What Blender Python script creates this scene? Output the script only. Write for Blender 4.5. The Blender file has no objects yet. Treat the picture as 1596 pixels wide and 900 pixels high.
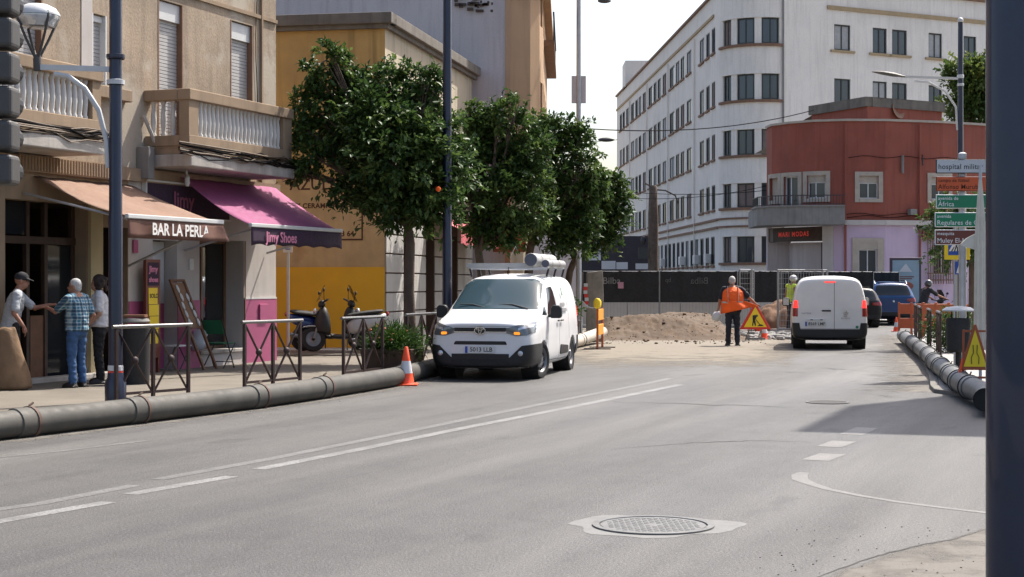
import bpy, bmesh, math, random
import numpy as np
from mathutils import Vector, Matrix, noise
random.seed(7); np.random.seed(7)
SC = bpy.context.scene
COL = SC.collection
R = math.radians
# ------------------------------------------------------------------ camera, sky, sun, exposure
FPX, CX, HY, EYE = 2500.0, 798.0, 440.0, 1.68
cam = bpy.data.cameras.new('camera'); camo = bpy.data.objects.new('camera', cam); COL.objects.link(camo)
camo.location = (0, 0, EYE); camo.rotation_euler = (R(90), 0, 0)
cam.sensor_width = 36.0; cam.lens = 36.0*FPX/1596.0; cam.shift_y = -10.0/1596.0
cam.clip_start = 0.2; cam.clip_end = 3000
SC.camera = camo
SUN_EL, SUN_AZ = R(56), R(43)          # azimuth from +Y towards +X
S = Vector((math.sin(SUN_AZ)*math.cos(SUN_EL), math.cos(SUN_AZ)*math.cos(SUN_EL), math.sin(SUN_EL)))
W = bpy.data.worlds.new('World'); SC.world = W; W.use_nodes = True
nt = W.node_tree; bg = nt.nodes['Background']
sky = nt.nodes.new('ShaderNodeTexSky'); sky.sky_type = 'NISHITA'; sky.sun_disc = False
sky.sun_elevation = SUN_EL; sky.sun_rotation = SUN_AZ
sky.air_density = 1.0; sky.dust_density = 4.0; sky.ozone_density = 1.0; sky.altitude = 10
nt.links.new(sky.outputs[0], bg.inputs[0]); bg.inputs[1].default_value = 0.128
sl = bpy.data.lights.new('sun', 'SUN'); sl.energy = 3.9; sl.angle = R(0.55); sl.color = (1.0, 0.945, 0.86)
so = bpy.data.objects.new('sun', sl); COL.objects.link(so); so.rotation_euler = S.to_track_quat('Z', 'Y').to_euler()
so.location = (0, 0, 60)
SC.view_settings.view_transform = 'Standard'; SC.view_settings.look = 'None'
SC.view_settings.exposure = 1.02; SC.view_settings.gamma = 1.0; SC.view_settings.use_curve_mapping = False
SC.render.engine = 'CYCLES'
SC.cycles.use_denoising = True
SC.cycles.max_bounces = 6; SC.cycles.diffuse_bounces = 3; SC.cycles.glossy_bounces = 3
SC.cycles.transparent_max_bounces = 8; SC.cycles.caustics_reflective = False; SC.cycles.caustics_refractive = False
# ------------------------------------------------------------------ helpers
def at(px, py, Y): return Vector(((px-CX)/FPX*Y, Y, EYE-(py-HY)/FPX*Y))
def gp(px, py, z=0.0):
    Y = (EYE-z)*FPX/(py-HY); return Vector(((px-CX)/FPX*Y, Y, z))
def link(o, parent=None):
    COL.objects.link(o)
    if parent is not None: o.parent = parent
    return o
def tag(o, label=None, cat=None, group=None, kind=None):
    if label: o['label'] = label
    if cat: o['category'] = cat
    if group: o['group'] = group
    if kind: o['kind'] = kind
    return o
def thing(name, label, cat, loc=(0, 0, 0), rz=0.0, group=None, kind=None):
    o = bpy.data.objects.new(name, None); COL.objects.link(o); o.empty_display_size = 0.2
    o.location = loc; o.rotation_euler = (0, 0, rz)
    return tag(o, label, cat, group, kind)
def copy_tree(o, parent=None):
    c = o.copy(); COL.objects.link(c); c.parent = parent
    for ch in list(o.children): copy_tree(ch, c)
    return c
class MB:
    def __init__(s): s.v = []; s.f = []; s.M = Matrix.Identity(4)
    def add(s, vs, fs):
        b = len(s.v)
        s.v += [tuple(s.M @ Vector(p)) for p in vs]; s.f += [tuple(b+i for i in f) for f in fs]
        return s
    def box(s, x0, x1, y0, y1, z0, z1):
        return s.add([(x0,y0,z0),(x1,y0,z0),(x1,y1,z0),(x0,y1,z0),(x0,y0,z1),(x1,y0,z1),(x1,y1,z1),(x0,y1,z1)],
                     [(3,2,1,0),(4,5,6,7),(0,1,5,4),(1,2,6,5),(2,3,7,6),(3,0,4,7)])
    def hexa(s, p): # 8 corners, same order as box
        return s.add(p, [(3,2,1,0),(4,5,6,7),(0,1,5,4),(1,2,6,5),(2,3,7,6),(3,0,4,7)])
    def loft(s, rings, caps=True, close=True):
        n = len(rings[0]); vs = [p for r in rings for p in r]; fs = []
        for i in range(len(rings)-1):
            for j in range(n if close else n-1):
                k = (j+1) % n
                fs.append((i*n+j, i*n+k, (i+1)*n+k, (i+1)*n+j))
        if caps:
            fs.append(tuple(range(n-1, -1, -1))); fs.append(tuple((len(rings)-1)*n+j for j in range(n)))
        return s.add(vs, fs)
    def tube(s, pts, r, n=8, caps=True, flat=1.0):
        pts = [Vector(p) for p in pts]; rings = []
        rr = r if isinstance(r, (list, tuple)) else [r]*len(pts)
        up = None
        for i, p in enumerate(pts):
            d = (pts[min(i+1, len(pts)-1)]-pts[max(i-1, 0)])
            if d.length < 1e-9: d = Vector((0,0,1))
            d.normalize()
            if up is None: up = Vector((0,0,1)) if abs(d.z) < .9 else Vector((1,0,0))
            a = d.cross(up)
            if a.length < 1e-6: a = d.orthogonal()
            a.normalize(); b = a.cross(d).normalized(); up = b
            rings.append([p + (a*math.cos(2*math.pi*k/n) + b*math.sin(2*math.pi*k/n)*flat)*rr[i] for k in range(n)])
        return s.loft(rings, caps)
    def lathe(s, prof, n=16, c=(0,0,0), axis='Z', caps=True):
        rings = []
        for (r, h) in prof:
            ring = []
            for k in range(n):
                a = 2*math.pi*k/n; x, y = r*math.cos(a), r*math.sin(a)
                if axis == 'Z': p = (c[0]+x, c[1]+y, c[2]+h)
                elif axis == 'Y': p = (c[0]+y, c[1]+h, c[2]+x)
                else: p = (c[0]+h, c[1]+x, c[2]+y)
                ring.append(p)
            rings.append(ring)
        return s.loft(rings, caps)
    def ell(s, c, r, nu=12, nv=8):
        prof = []
        rings = []
        for i in range(1, nv):
            t = math.pi*i/nv
            rings.append([(c[0]+r[0]*math.sin(t)*math.cos(2*math.pi*k/nu), c[1]+r[1]*math.sin(t)*math.sin(2*math.pi*k/nu), c[2]-r[2]*math.cos(t)) for k in range(nu)])
        n = nu; vs = [p for q in rings for p in q]+[(c[0],c[1],c[2]-r[2]),(c[0],c[1],c[2]+r[2])]; fs = []
        m = len(rings)
        for i in range(m-1):
            for j in range(n): fs.append((i*n+j, i*n+(j+1)%n, (i+1)*n+(j+1)%n, (i+1)*n+j))
        for j in range(n):
            fs.append((m*n, (j+1)%n, j)); fs.append((m*n+1, (m-1)*n+j, (m-1)*n+(j+1)%n))
        return s.add(vs, fs)
    def prism(s, poly, z0, z1):   # poly: 2D ccw points
        n = len(poly)
        return s.add([(x,y,z0) for x,y in poly]+[(x,y,z1) for x,y in poly],
                     [tuple(range(n-1,-1,-1)), tuple(range(n,2*n))]+[(i,(i+1)%n,n+(i+1)%n,n+i) for i in range(n)])
    def bar(s, a, b, w, h=None, up=(0,0,1)):   # rectangular bar from a to b
        a, b = Vector(a), Vector(b); h = h or w; d = (b-a).normalized(); u = Vector(up)
        if abs(d.dot(u)) > .98: u = Vector((1,0,0))
        x = d.cross(u).normalized()*w/2; y = x.cross(d).normalized()*h/2
        return s.hexa([a-x-y, a+x-y, b+x-y, b-x-y, a-x+y, a+x+y, b+x+y, b-x+y])
    def mesh(s, name, mat=None, smooth=False):
        me = bpy.data.meshes.new(name); me.from_pydata(s.v, [], s.f); me.update()
        bm = bmesh.new(); bm.from_mesh(me); bmesh.ops.recalc_face_normals(bm, faces=bm.faces); bm.to_mesh(me); bm.free()
        if smooth:
            me.polygons.foreach_set('use_smooth', [True]*len(me.polygons))
            try: me.set_sharp_from_angle(angle=R(40 if smooth is True else smooth))
            except Exception: pass
        if mat: me.materials.append(mat)
        return me
    def build(s, name, mat=None, parent=None, smooth=False, bevel=0, seg=2):
        o = bpy.data.objects.new(name, s.mesh(name, mat, smooth)); link(o, parent)
        if bevel:
            m = o.modifiers.new('bevel', 'BEVEL'); m.width = bevel; m.segments = seg; m.limit_method = 'ANGLE'; m.angle_limit = R(35)
        return o
def obj(name, me, parent=None, loc=None, rot=None, scale=None):
    o = bpy.data.objects.new(name, me); link(o, parent)
    if loc is not None: o.location = loc
    if rot is not None: o.rotation_euler = rot
    if scale is not None: o.scale = scale
    return o
def baked(o, keep=False):   # evaluated mesh of a temporary object
    dg = bpy.context.evaluated_depsgraph_get(); dg.update()
    me = bpy.data.meshes.new_from_object(o.evaluated_get(dg))
    if not keep: bpy.data.objects.remove(o, do_unlink=True)
    return me
def text(name, body, size, mat, parent, M, ext=0.002, align='LEFT', spacing=1.0, bold=0.0, sx=1.0):
    cu = bpy.data.curves.new('t', 'FONT'); cu.body = body; cu.size = size; cu.extrude = ext; cu.offset = bold
    cu.align_x = align; cu.align_y = 'CENTER'; cu.space_character = spacing; cu.resolution_u = 3
    t = bpy.data.objects.new('t', cu); COL.objects.link(t)
    me = baked(t); me.name = name
    me.transform(M @ Matrix.Diagonal((sx, 1, 1, 1))); me.materials.clear(); me.materials.append(mat)
    bpy.data.curves.remove(cu)
    o = bpy.data.objects.new(name, me); link(o, parent); return o
def frame_m(origin, xdir, ydir):
    x = Vector(xdir).normalized(); y = Vector(ydir).normalized(); z = x.cross(y).normalized()
    m = Matrix((x, y, z)).transposed().to_4x4(); m.translation = Vector(origin); return m
# ------------------------------------------------------------------ materials
def _new(name):
    m = bpy.data.materials.new(name); m.use_nodes = True
    t = m.node_tree; b = t.nodes['Principled BSDF']; return m, t, b
def _noise(t, vec, scale, detail=4, rough=.55, sc=None):
    n = t.nodes.new('ShaderNodeTexNoise'); n.inputs['Scale'].default_value = scale
    n.inputs['Detail'].default_value = detail; n.inputs['Roughness'].default_value = rough
    if sc:
        mp = t.nodes.new('ShaderNodeMapping'); mp.inputs['Scale'].default_value = sc
        t.links.new(vec, mp.inputs['Vector']); vec = mp.outputs[0]
    t.links.new(vec, n.inputs['Vector']); return n.outputs['Fac']
def _range(t, v, a, b, c=0., d=1.):
    n = t.nodes.new('ShaderNodeMapRange'); n.inputs[1].default_value = a; n.inputs[2].default_value = b
    n.inputs[3].default_value = c; n.inputs[4].default_value = d
    t.links.new(v, n.inputs[0]); return n.outputs[0]
def _mix(t, f, a, b, mode='MIX'):
    n = t.nodes.new('ShaderNodeMix'); n.data_type = 'RGBA'; n.blend_type = mode
    for k, v in ((0, f), (6, a), (7, b)):
        if isinstance(v, (int, float)): n.inputs[k].default_value = v
        elif isinstance(v, (tuple, list)): n.inputs[k].default_value = (*v[:3], 1)
        else: t.links.new(v, n.inputs[k])
    return n.outputs[2]
def _pos(t): return t.nodes.new('ShaderNodeNewGeometry').outputs['Position']
def mat(name, col, rough=.6, var=.12, vs=2.5, bump=0., bs=60., metal=0., streak=0., stain=None, stain_t=(.58,.72), spec=.5, coat=0., emit=0., speck=0.):
    m, t, b = _new(name); p = _pos(t); c = None
    b.inputs['Roughness'].default_value = rough; b.inputs['Metallic'].default_value = metal
    b.inputs['Specular IOR Level'].default_value = spec; b.inputs['Coat Weight'].default_value = coat
    if var:
        f = _range(t, _noise(t, p, vs, 6, .6), .3, .7)
        c = _mix(t, f, tuple(x*(1-var) for x in col), tuple(min(1, x*(1+var)) for x in col))
    if speck:
        f = _range(t, _noise(t, p, bs*1.5, 2), .35, .65)
        c = _mix(t, _range(t, f, 0, 1, 0, 1), _mix(t, 1., c or col, (1-speck,)*3, 'MULTIPLY'), _mix(t, 1., c or col, (1+speck,)*3, 'MULTIPLY'))
    if streak:
        f = _range(t, _noise(t, p, 1.0, 6, .6, (5, 5, .35)), .48, .72, 0, streak)
        c = _mix(t, f, c or col, tuple(x*.35 for x in col))
    if stain:
        f = _range(t, _noise(t, p, vs*.45, 8, .62), *stain_t)
        c = _mix(t, f, c or col, stain)
    if c is None: b.inputs['Base Color'].default_value = (*col, 1)
    else: t.links.new(c, b.inputs['Base Color'])
    if var and rough > .15:
        t.links.new(_range(t, _noise(t, p, vs*4, 4), .3, .7, max(.03, rough*.85), min(1, rough*1.15)), b.inputs['Roughness'])
    if bump:
        bn = t.nodes.new('ShaderNodeBump'); bn.inputs['Strength'].default_value = bump; bn.inputs['Distance'].default_value = .01
        t.links.new(_noise(t, p, bs, 5, .6), bn.inputs['Height']); t.links.new(bn.outputs[0], b.inputs['Normal'])
    if emit:
        b.inputs['Emission Color'].default_value = (*col, 1); b.inputs['Emission Strength'].default_value = emit
    return m
def glass_mat(name, tint=(.6,.65,.65), refl=.12, rough=.02):
    m, t, b = _new(name); out = t.nodes['Material Output']
    tr = t.nodes.new('ShaderNodeBsdfTransparent'); tr.inputs[0].default_value = (*tint, 1)
    gl = t.nodes.new('ShaderNodeBsdfGlossy'); gl.inputs['Roughness'].default_value = rough; gl.inputs[0].default_value = (.9,.95,1,1)
    fr = t.nodes.new('ShaderNodeFresnel'); fr.inputs[0].default_value = 1.5
    ad = t.nodes.new('ShaderNodeMath'); ad.operation = 'ADD'; ad.use_clamp = True; ad.inputs[1].default_value = refl
    t.links.new(fr.outputs[0], ad.inputs[0])
    mx = t.nodes.new('ShaderNodeMixShader'); t.links.new(ad.outputs[0], mx.inputs[0])
    t.links.new(tr.outputs[0], mx.inputs[1]); t.links.new(gl.outputs[0], mx.inputs[2]); t.links.new(mx.outputs[0], out.inputs[0])
    return m
def leaf_mat(name, c1, c2, c3, rough=.35):
    m, t, b = _new(name); g = t.nodes.new('ShaderNodeNewGeometry')
    r = t.nodes.new('ShaderNodeValToRGB'); e = r.color_ramp.elements
    e[0].color = (*c1, 1); e[1].color = (*c3, 1); e[1].position = .95
    x = e.new(.5); x.color = (*c2, 1)
    tn = t.nodes.new('ShaderNodeAttribute'); tn.attribute_name = 'tone'
    mm = t.nodes.new('ShaderNodeMath'); mm.operation = 'MULTIPLY_ADD'; mm.inputs[1].default_value = .45; t.links.new(g.outputs['Random Per Island'], mm.inputs[0])
    m2 = t.nodes.new('ShaderNodeMath'); m2.operation = 'MULTIPLY'; m2.inputs[1].default_value = .6; t.links.new(tn.outputs['Fac'], m2.inputs[0]); t.links.new(m2.outputs[0], mm.inputs[2])
    t.links.new(mm.outputs[0], r.inputs[0]); t.links.new(r.outputs[0], b.inputs['Base Color'])
    b.inputs['Roughness'].default_value = rough; b.inputs['Specular IOR Level'].default_value = .28
    tl = t.nodes.new('ShaderNodeBsdfTranslucent'); t.links.new(r.outputs[0], tl.inputs[0])
    mx = t.nodes.new('ShaderNodeMixShader'); mx.inputs[0].default_value = .34
    t.links.new(b.outputs[0], mx.inputs[1]); t.links.new(tl.outputs[0], mx.inputs[2]); t.links.new(mx.outputs[0], t.nodes['Material Output'].inputs[0])
    return m
def asphalt_mat():
    m, t, b = _new('asphalt'); p = _pos(t)
    rt = t.nodes.new('ShaderNodeVectorRotate'); rt.rotation_type = 'Z_AXIS'; rt.inputs['Angle'].default_value = R(22)
    t.links.new(p, rt.inputs['Vector']); q = rt.outputs[0]
    big = _range(t, _noise(t, p, .30, 7, .65), .36, .64)
    c = _mix(t, big, (.043,.042,.041), (.080,.0775,.075))
    lane = _range(t, _noise(t, q, 1.0, 5, .6, (.75, .035, 1)), .42, .58, 0, .85)      # tyre-darkened tracks along the street
    c = _mix(t, lane, c, (.045,.044,.0435))
    pale = _range(t, _noise(t, q, 1.0, 5, .6, (.6, .05, 2)), .48, .66, 0, .85)         # polished, dusty tracks
    c = _mix(t, pale, c, (.122,.116,.108))
    mid = _range(t, _noise(t, p, 2.2, 8, .7), .45, .75, 0, .5)
    c = _mix(t, mid, c, (.098,.094,.089))
    f = _noise(t, p, 48, 4, .85)
    c = _mix(t, _range(t, f, .36, .47, .85, 0), c, (.020,.0195,.019))
    c = _mix(t, _range(t, f, .54, .66, 0, .8), c, (.21,.203,.195))
    oil = _range(t, _noise(t, q, 1.0, 4, .55, (1.6, .7, 1)), .63, .72, 0, .6)
    c = _mix(t, oil, c, (.030,.0295,.029))
    t.links.new(c, b.inputs['Base Color'])
    t.links.new(_range(t, _noise(t, q, 1.0, 4, .6, (.8, .06, 1)), .35, .65, .50, .66), b.inputs['Roughness']); b.inputs['Specular IOR Level'].default_value = .5
    bn = t.nodes.new('ShaderNodeBump'); bn.inputs['Strength'].default_value = .9; bn.inputs['Distance'].default_value = .015
    t.links.new(_noise(t, p, 55, 4, .7), bn.inputs['Height']); t.links.new(bn.outputs[0], b.inputs['Normal'])
    return m
def dust_mat(name, col, thr=(.35,.6), scale=1.2):   # loose dust lying on asphalt, thinning out towards its edge
    m, t, b = _new(name); p = _pos(t)
    at_ = t.nodes.new('ShaderNodeAttribute'); at_.attribute_name = 'cover'
    n1 = _range(t, _noise(t, p, scale, 8, .68), .25, .75, -.55, .55)
    ad = t.nodes.new('ShaderNodeMath'); ad.operation = 'ADD'; t.links.new(at_.outputs['Fac'], ad.inputs[0]); t.links.new(n1, ad.inputs[1])
    f = _range(t, ad.outputs[0], *thr)
    f2 = _noise(t, p, 90, 3, .7)
    c = _mix(t, _range(t, f2, .34, .46, .5, 0), col, tuple(x*.3 for x in col))
    c = _mix(t, _range(t, f2, .58, .70, 0, .5), c, tuple(min(1,x*1.5) for x in col))
    t.links.new(c, b.inputs['Base Color']); b.inputs['Roughness'].default_value = .9
    bn = t.nodes.new('ShaderNodeBump'); bn.inputs['Strength'].default_value = .5; bn.inputs['Distance'].default_value = .012
    t.links.new(_noise(t, p, 60, 4, .7), bn.inputs['Height']); t.links.new(bn.outputs[0], b.inputs['Normal'])
    tr = t.nodes.new('ShaderNodeBsdfTransparent'); mx = t.nodes.new('ShaderNodeMixShader'); t.links.new(f, mx.inputs[0])
    t.links.new(tr.outputs[0], mx.inputs[1]); t.links.new(b.outputs[0], mx.inputs[2]); t.links.new(mx.outputs[0], t.nodes['Material Output'].inputs[0])
    return m
def paint_mat(name, col, wear):    # worn road paint: shows asphalt through
    m, t, b = _new(name); p = _pos(t)
    f = _range(t, _noise(t, p, 45, 4, .75), wear-.08, wear+.08)
    g = _range(t, _noise(t, p, 2.6, 6, .7), .40, .65, .0, .75)
    c = _mix(t, f, (.08,.078,.076), col); c = _mix(t, g, c, (.09,.088,.085))
    t.links.new(c, b.inputs['Base Color']); b.inputs['Roughness'].default_value = .55
    return m
M = {}
M['asphalt'] = asphalt_mat()
M['dust'] = dust_mat('dusty_asphalt', (.185,.160,.126), (.25,1.0))
M['stones'] = mat('grey_gravel', (.11,.10,.088), .9, .3, 20)
M['dust2'] = dust_mat('sandy_gutter', (.150,.136,.118), (.35,1.15), 2.5)
M['line'] = paint_mat('worn_white_paint', (.27,.267,.26), .46)
M['line_f'] = paint_mat('faded_white_paint', (.215,.212,.205), .50)
M['line_y'] = paint_mat('worn_cream_paint', (.185,.173,.157), .44)
M['crack_and_shadow'] = mat('road_crack_and_shadow', (.06,.057,.054), .95, .3, 20)
M['paving'] = mat('pavement_tiles', (.150,.130,.104), .85, .16, 1.3, .3, 40, stain=(.105,.09,.072), stain_t=(.5,.8), speck=.10)
M['paving_r'] = mat('pavement_light', (.30,.295,.282), .85, .12, 1.1, .3, 40, stain=(.22,.21,.195), speck=.06)
M['kerb'] = mat('kerb_stone', (.17,.16,.145), .85, .15, 3, .3, 50)
M['ground'] = mat('ground', (.20,.18,.155), .95, .2, .3)
M['earth'] = mat('loose_earth', (.078,.048,.027), .97, .3, 1.6, .9, 14, stain=(.105,.072,.045), stain_t=(.42,.72), speck=.22)
M['conc'] = mat('concrete', (.22,.212,.20), .9, .16, 2.0, .35, 30, streak=.4)
M['castiron'] = mat('cast_iron', (.15,.15,.147), .6, .2, 8, .3, 60, metal=.5)
M['mh_conc'] = mat('smooth_cement', (.165,.163,.158), .85, .12, 6, .2, 40)
M['dark'] = mat('dark_void', (.02,.018,.016), .9, .0)
M['beige'] = mat('beige_render', (.33,.255,.183), .92, .24, 1.1, .5, 22, streak=.42, stain=(.40,.345,.275), stain_t=(.55,.63), speck=.14)
M['beige2'] = mat('beige_trim', (.285,.205,.135), .9, .2, 1.6, .3, 40, streak=.35, stain=(.18,.13,.085), stain_t=(.6,.8))
M['whiteplaster'] = mat('whitewashed_render', (.48,.44,.41), .85, .08, 2, .2, 40, streak=.15)
M['baluster'] = mat('white_baluster', (.55,.54,.52), .7, .1, 5, .1, 40, streak=.3)
M['slabedge'] = mat('weathered_slab', (.40,.37,.335), .9, .18, 2.5, .4, 30, streak=.45, stain=(.25,.22,.19))
M['pink'] = mat('magenta_paint', (.36,.075,.17), .6, .1, 2, .1, 30)
M['cream'] = mat('cream_pillar', (.45,.37,.21), .7, .08, 3)
M['shutter'] = mat('roller_shutter', (.44,.43,.42), .55, .06, 4)
M['frame_w'] = mat('white_frame', (.58,.58,.57), .45, .05, 5)
M['frame_br'] = mat('brown_frame', (.20,.11,.065), .6, .15, 5)
M['wood'] = mat('brown_wood', (.15,.062,.028), .6, .25, 6, .15, 60)
M['wood_dk'] = mat('dark_wood', (.045,.024,.014), .6, .25, 6)
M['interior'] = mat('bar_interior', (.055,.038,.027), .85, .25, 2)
M['ochre'] = mat('ochre_render', (.44,.275,.098), .9, .18, .8, .3, 25, streak=.6, stain=(.30,.18,.07), stain_t=(.50,.78))
M['ochre_lo'] = mat('yellow_paint', (.74,.39,.024), .8, .08, 1.5, .15, 30)
M['ochre_mid'] = mat('tan_render', (.50,.345,.175), .92, .18, 1.5, .3, 25, streak=.2, stain=(.30,.17,.07), stain_t=(.58,.75))
M['creamwall'] = mat('cream_render', (.43,.365,.27), .92, .12, .9, .3, 25, streak=.5, stain=(.42,.33,.22), stain_t=(.56,.8))
M['ashlar'] = mat('whitewashed_ashlar', (.42,.405,.38), .9, .12, 2, .3, 30, streak=.35, stain=(.38,.34,.29))
M['joint'] = mat('dark_joint', (.09,.055,.04), .9, .1)
M['coping'] = mat('grey_coping', (.15,.132,.112), .95, .2, 3, .5, 20, streak=.5)
M['mauve'] = mat('grey_mauve_render', (.50,.455,.455), .92, .07, .5, .25, 25, streak=.30, speck=.05)
M['oldochre'] = mat('peach_render', (.44,.285,.17), .9, .1, .9, .2, 25, streak=.25)
M['brick'] = mat('dark_brick', (.07,.05,.04), .95, .3, 10)
M['whitewall'] = mat('white_render', (.79,.725,.65), .9, .05, .5, .2, 12, streak=.22, stain=(.60,.55,.49), stain_t=(.55,.85), speck=.05)
M['sillbrown'] = mat('brown_sill', (.21,.115,.07), .8, .2, 3, .2, 30)
M['bandyel'] = mat('tan_band', (.38,.275,.155), .8, .12, 3)
M['winframe'] = mat('dark_green_frame', (.03,.035,.032), .5, .1)
M['pane'] = mat('window_glass', (.045,.052,.058), .06, .0, spec=.8)
M['curtain'] = mat('pale_curtain', (.38,.37,.36), .9, .12, 6)
M['blind'] = mat('brown_blind', (.19,.14,.12), .8, .15, 4)
M['red'] = mat('red_render', (.27,.076,.050), .9, .12, .7, .25, 25, streak=.35, stain=(.19,.052,.036), stain_t=(.52,.75))
M['lilac'] = mat('lilac_render', (.50,.385,.49), .85, .06, 1.2, .15, 25, streak=.12)
M['stonetrim'] = mat('stone_surround', (.40,.345,.285), .9, .12, 3, .2, 40)
M['ironblack'] = mat('black_iron', (.02,.02,.022), .5, .1)
M['navy'] = mat('navy_pole_paint', (.006,.011,.036), .38, .12, 4, .05, 60, coat=.3)
M['greypole'] = mat('galvanised_steel', (.42,.42,.43), .45, .1, 6, metal=.6)
M['palepaint'] = mat('pale_grey_paint', (.52,.53,.54), .45, .06, 6)
M['rail'] = mat('brown_rail_paint', (.050,.033,.031), .55, .15, 8, .08, 80, spec=.25)
M['railtop'] = mat('steel_top_rail', (.23,.225,.22), .32, .08, 8, metal=.75)
M['pipe'] = mat('grey_pvc_pipe', (.080,.076,.068), .68, .25, 2.5, .15, 30, spec=.3, streak=.25, stain=(.11,.10,.085), stain_t=(.5,.72), speck=.05)
M['pipe_r'] = mat('light_grey_pipe', (.13,.133,.133), .5, .12, 2.5, .1, 30, stain=(.085,.083,.077), stain_t=(.5,.72))
M['rubber'] = mat('black_rubber', (.018,.017,.017), .75, .2, 10)
M['rust'] = mat('rust_brown', (.10,.06,.045), .8, .25, 10)
M['aw_brown'] = mat('brown_canvas', (.205,.122,.085), .85, .08, 3, .08, 60)
M['aw_brown_v'] = mat('dark_brown_canvas', (.13,.06,.042), .85, .1, 6, .1, 60)
M['aw_pink'] = mat('pink_canvas', (.27,.065,.155), .8, .08, 3, .08, 60)
M['aw_purple'] = mat('purple_black_canvas', (.035,.015,.04), .8, .1, 6)
M['aw_red'] = mat('red_canvas', (.48,.10,.12), .8, .12, 4)
M['white_txt'] = mat('white_lettering', (.78,.76,.73), .7, .05)
M['pink_txt'] = mat('pink_lettering', (.62,.22,.34), .7, .05)
M['brown_txt'] = mat('brown_lettering', (.075,.030,.016), .85, .15, 9)
M['black_txt'] = mat('black_lettering', (.015,.015,.016), .6, 0)
M['cable'] = mat('brown_cable', (.13,.095,.065), .7, .25, 8)
M['cable_d'] = mat('dark_cable', (.012,.011,.011), .95, .15, 8, spec=.05)
M['vanwhite'] = mat('white_van_paint', (.74,.74,.745), .38, .05, 2, coat=.25, stain=(.62,.60,.57), stain_t=(.6,.85))
M['blackplastic'] = mat('black_plastic', (.013,.013,.014), .55, .12, 8, .1, 200)
M['carglass'] = mat('car_glass', (.014,.018,.022), .05, 0, spec=.35)
M['windscreen'] = mat('windscreen_glass', (.035,.062,.078), .10, 0, spec=.22)
M['chrome'] = mat('chrome', (.62,.62,.63), .14, 0, metal=1.)
M['lamp'] = mat('headlamp', (.10,.11,.12), .08, 0, spec=.9, coat=.6)
M['lampwhite'] = mat('lamp_lens', (.55,.57,.6), .12, 0, metal=.5)
M['amber'] = mat('amber_lamp', (1.0,.30,.02), .3, 0, emit=.55)
M['taillit'] = mat('lit_brake_lamp', (.9,.03,.025), .25, 0, emit=.9)
M['tail'] = mat('red_lamp', (.30,.012,.012), .15, 0, coat=.5)
M['plate'] = mat('plate_white', (.62,.62,.60), .5, .04)
M['plateblue'] = mat('plate_blue', (.02,.07,.38), .5, .05)
M['tyre'] = mat('tyre', (.018,.017,.017), .85, .2, 8, .2, 60)
M['rim'] = mat('grey_wheel', (.20,.20,.21), .45, .15, 8, metal=.6)
M['seam'] = mat('panel_gap', (.08,.08,.085), .8, 0)
M['darkcar'] = mat('dark_car_paint', (.014,.012,.013), .35, .1, 3, spec=.3, coat=.25)
M['bluecar'] = mat('blue_car_paint', (.007,.05,.16), .35, .08, 3, spec=.35, coat=.3)
M['skin'] = mat('skin', (.42,.225,.15), .55, .1, 12)
M['skin_d'] = mat('tanned_skin', (.32,.15,.095), .55, .1, 12)
M['orange'] = mat('hivis_orange', (.95,.13,.015), .75, .08, 6, .1, 30)
M['reflect'] = mat('grey_reflective_tape', (.46,.42,.37), .5, .1, 8)
M['conered'] = mat('cone_orange_red', (.85,.085,.02), .5, .08, 5)
M['conewhite'] = mat('cone_reflective_white', (.62,.62,.63), .5, .06, 5)
M['sign_y'] = mat('sign_yellow', (.85,.60,.02), .45, .04)
M['sign_r'] = mat('sign_red', (.62,.035,.02), .45, .06)
M['sign_w'] = mat('sign_white', (.56,.57,.58), .4, .04)
M['sign_g'] = mat('sign_green', (.008,.20,.09), .4, .06)
M['sign_o'] = mat('sign_orange', (.62,.10,.022), .4, .06)
M['sign_br'] = mat('sign_brown', (.15,.035,.022), .4, .06)
M['sign_b'] = mat('sign_blue', (.012,.07,.36), .4, .06)
M['leaf'] = leaf_mat('citrus_leaves', (.020,.046,.014), (.048,.095,.024), (.125,.185,.046), .45)
M['leaf2'] = leaf_mat('far_leaves', (.045,.085,.020), (.085,.135,.030), (.17,.20,.045), .5)
M['grassy'] = leaf_mat('shrub_leaves', (.022,.050,.010), (.060,.125,.02), (.11,.19,.035), .5)
M['bark'] = mat('grey_brown_bark', (.105,.075,.055), .95, .3, 6, .8, 30)
M['cloth'] = mat('black_fence_cloth', (.017,.017,.018), .9, .15, 3, .2, 40)
M['wire'] = mat('galvanised_wire', (.26,.26,.26), .5, .1, 6, metal=.4)
M['barrier'] = mat('yellow_barrier', (.70,.30,.02), .5, .1, 6)
M['barrier_o'] = mat('orange_barrier', (.36,.085,.03), .55, .12, 6)
M['pylon'] = mat('weathered_timber', (.27,.245,.21), .95, .25, 4, .6, 25, streak=.5)
M['sack'] = mat('brown_paper_sack', (.19,.115,.062), .85, .22, 6, 1.0, 9, streak=.3)
M['tlgrey'] = mat('signal_grey', (.055,.052,.05), .55, .1, 5)
# ------------------------------------------------------------------ ground, road, pavements
def sheet(name, pts, z, m, parent=None, kind=None):
    b = MB(); b.add([(p[0], p[1], z) for p in pts], [tuple(range(len(pts)))])
    o = b.build(name, m, parent)
    if kind: tag(o, kind=kind)
    return o
g = MB(); g.add([(-1500,-300,-.03),(1500,-300,-.03),(1500,2500,-.03),(-1500,2500,-.03)], [(0,1,2,3)])
tag(g.build('ground', M['ground']), kind='structure')
road = sheet('road', [(-60,-20),(70,-20),(70,150),(-60,150)], 0, M['asphalt'], kind='structure')
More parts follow.
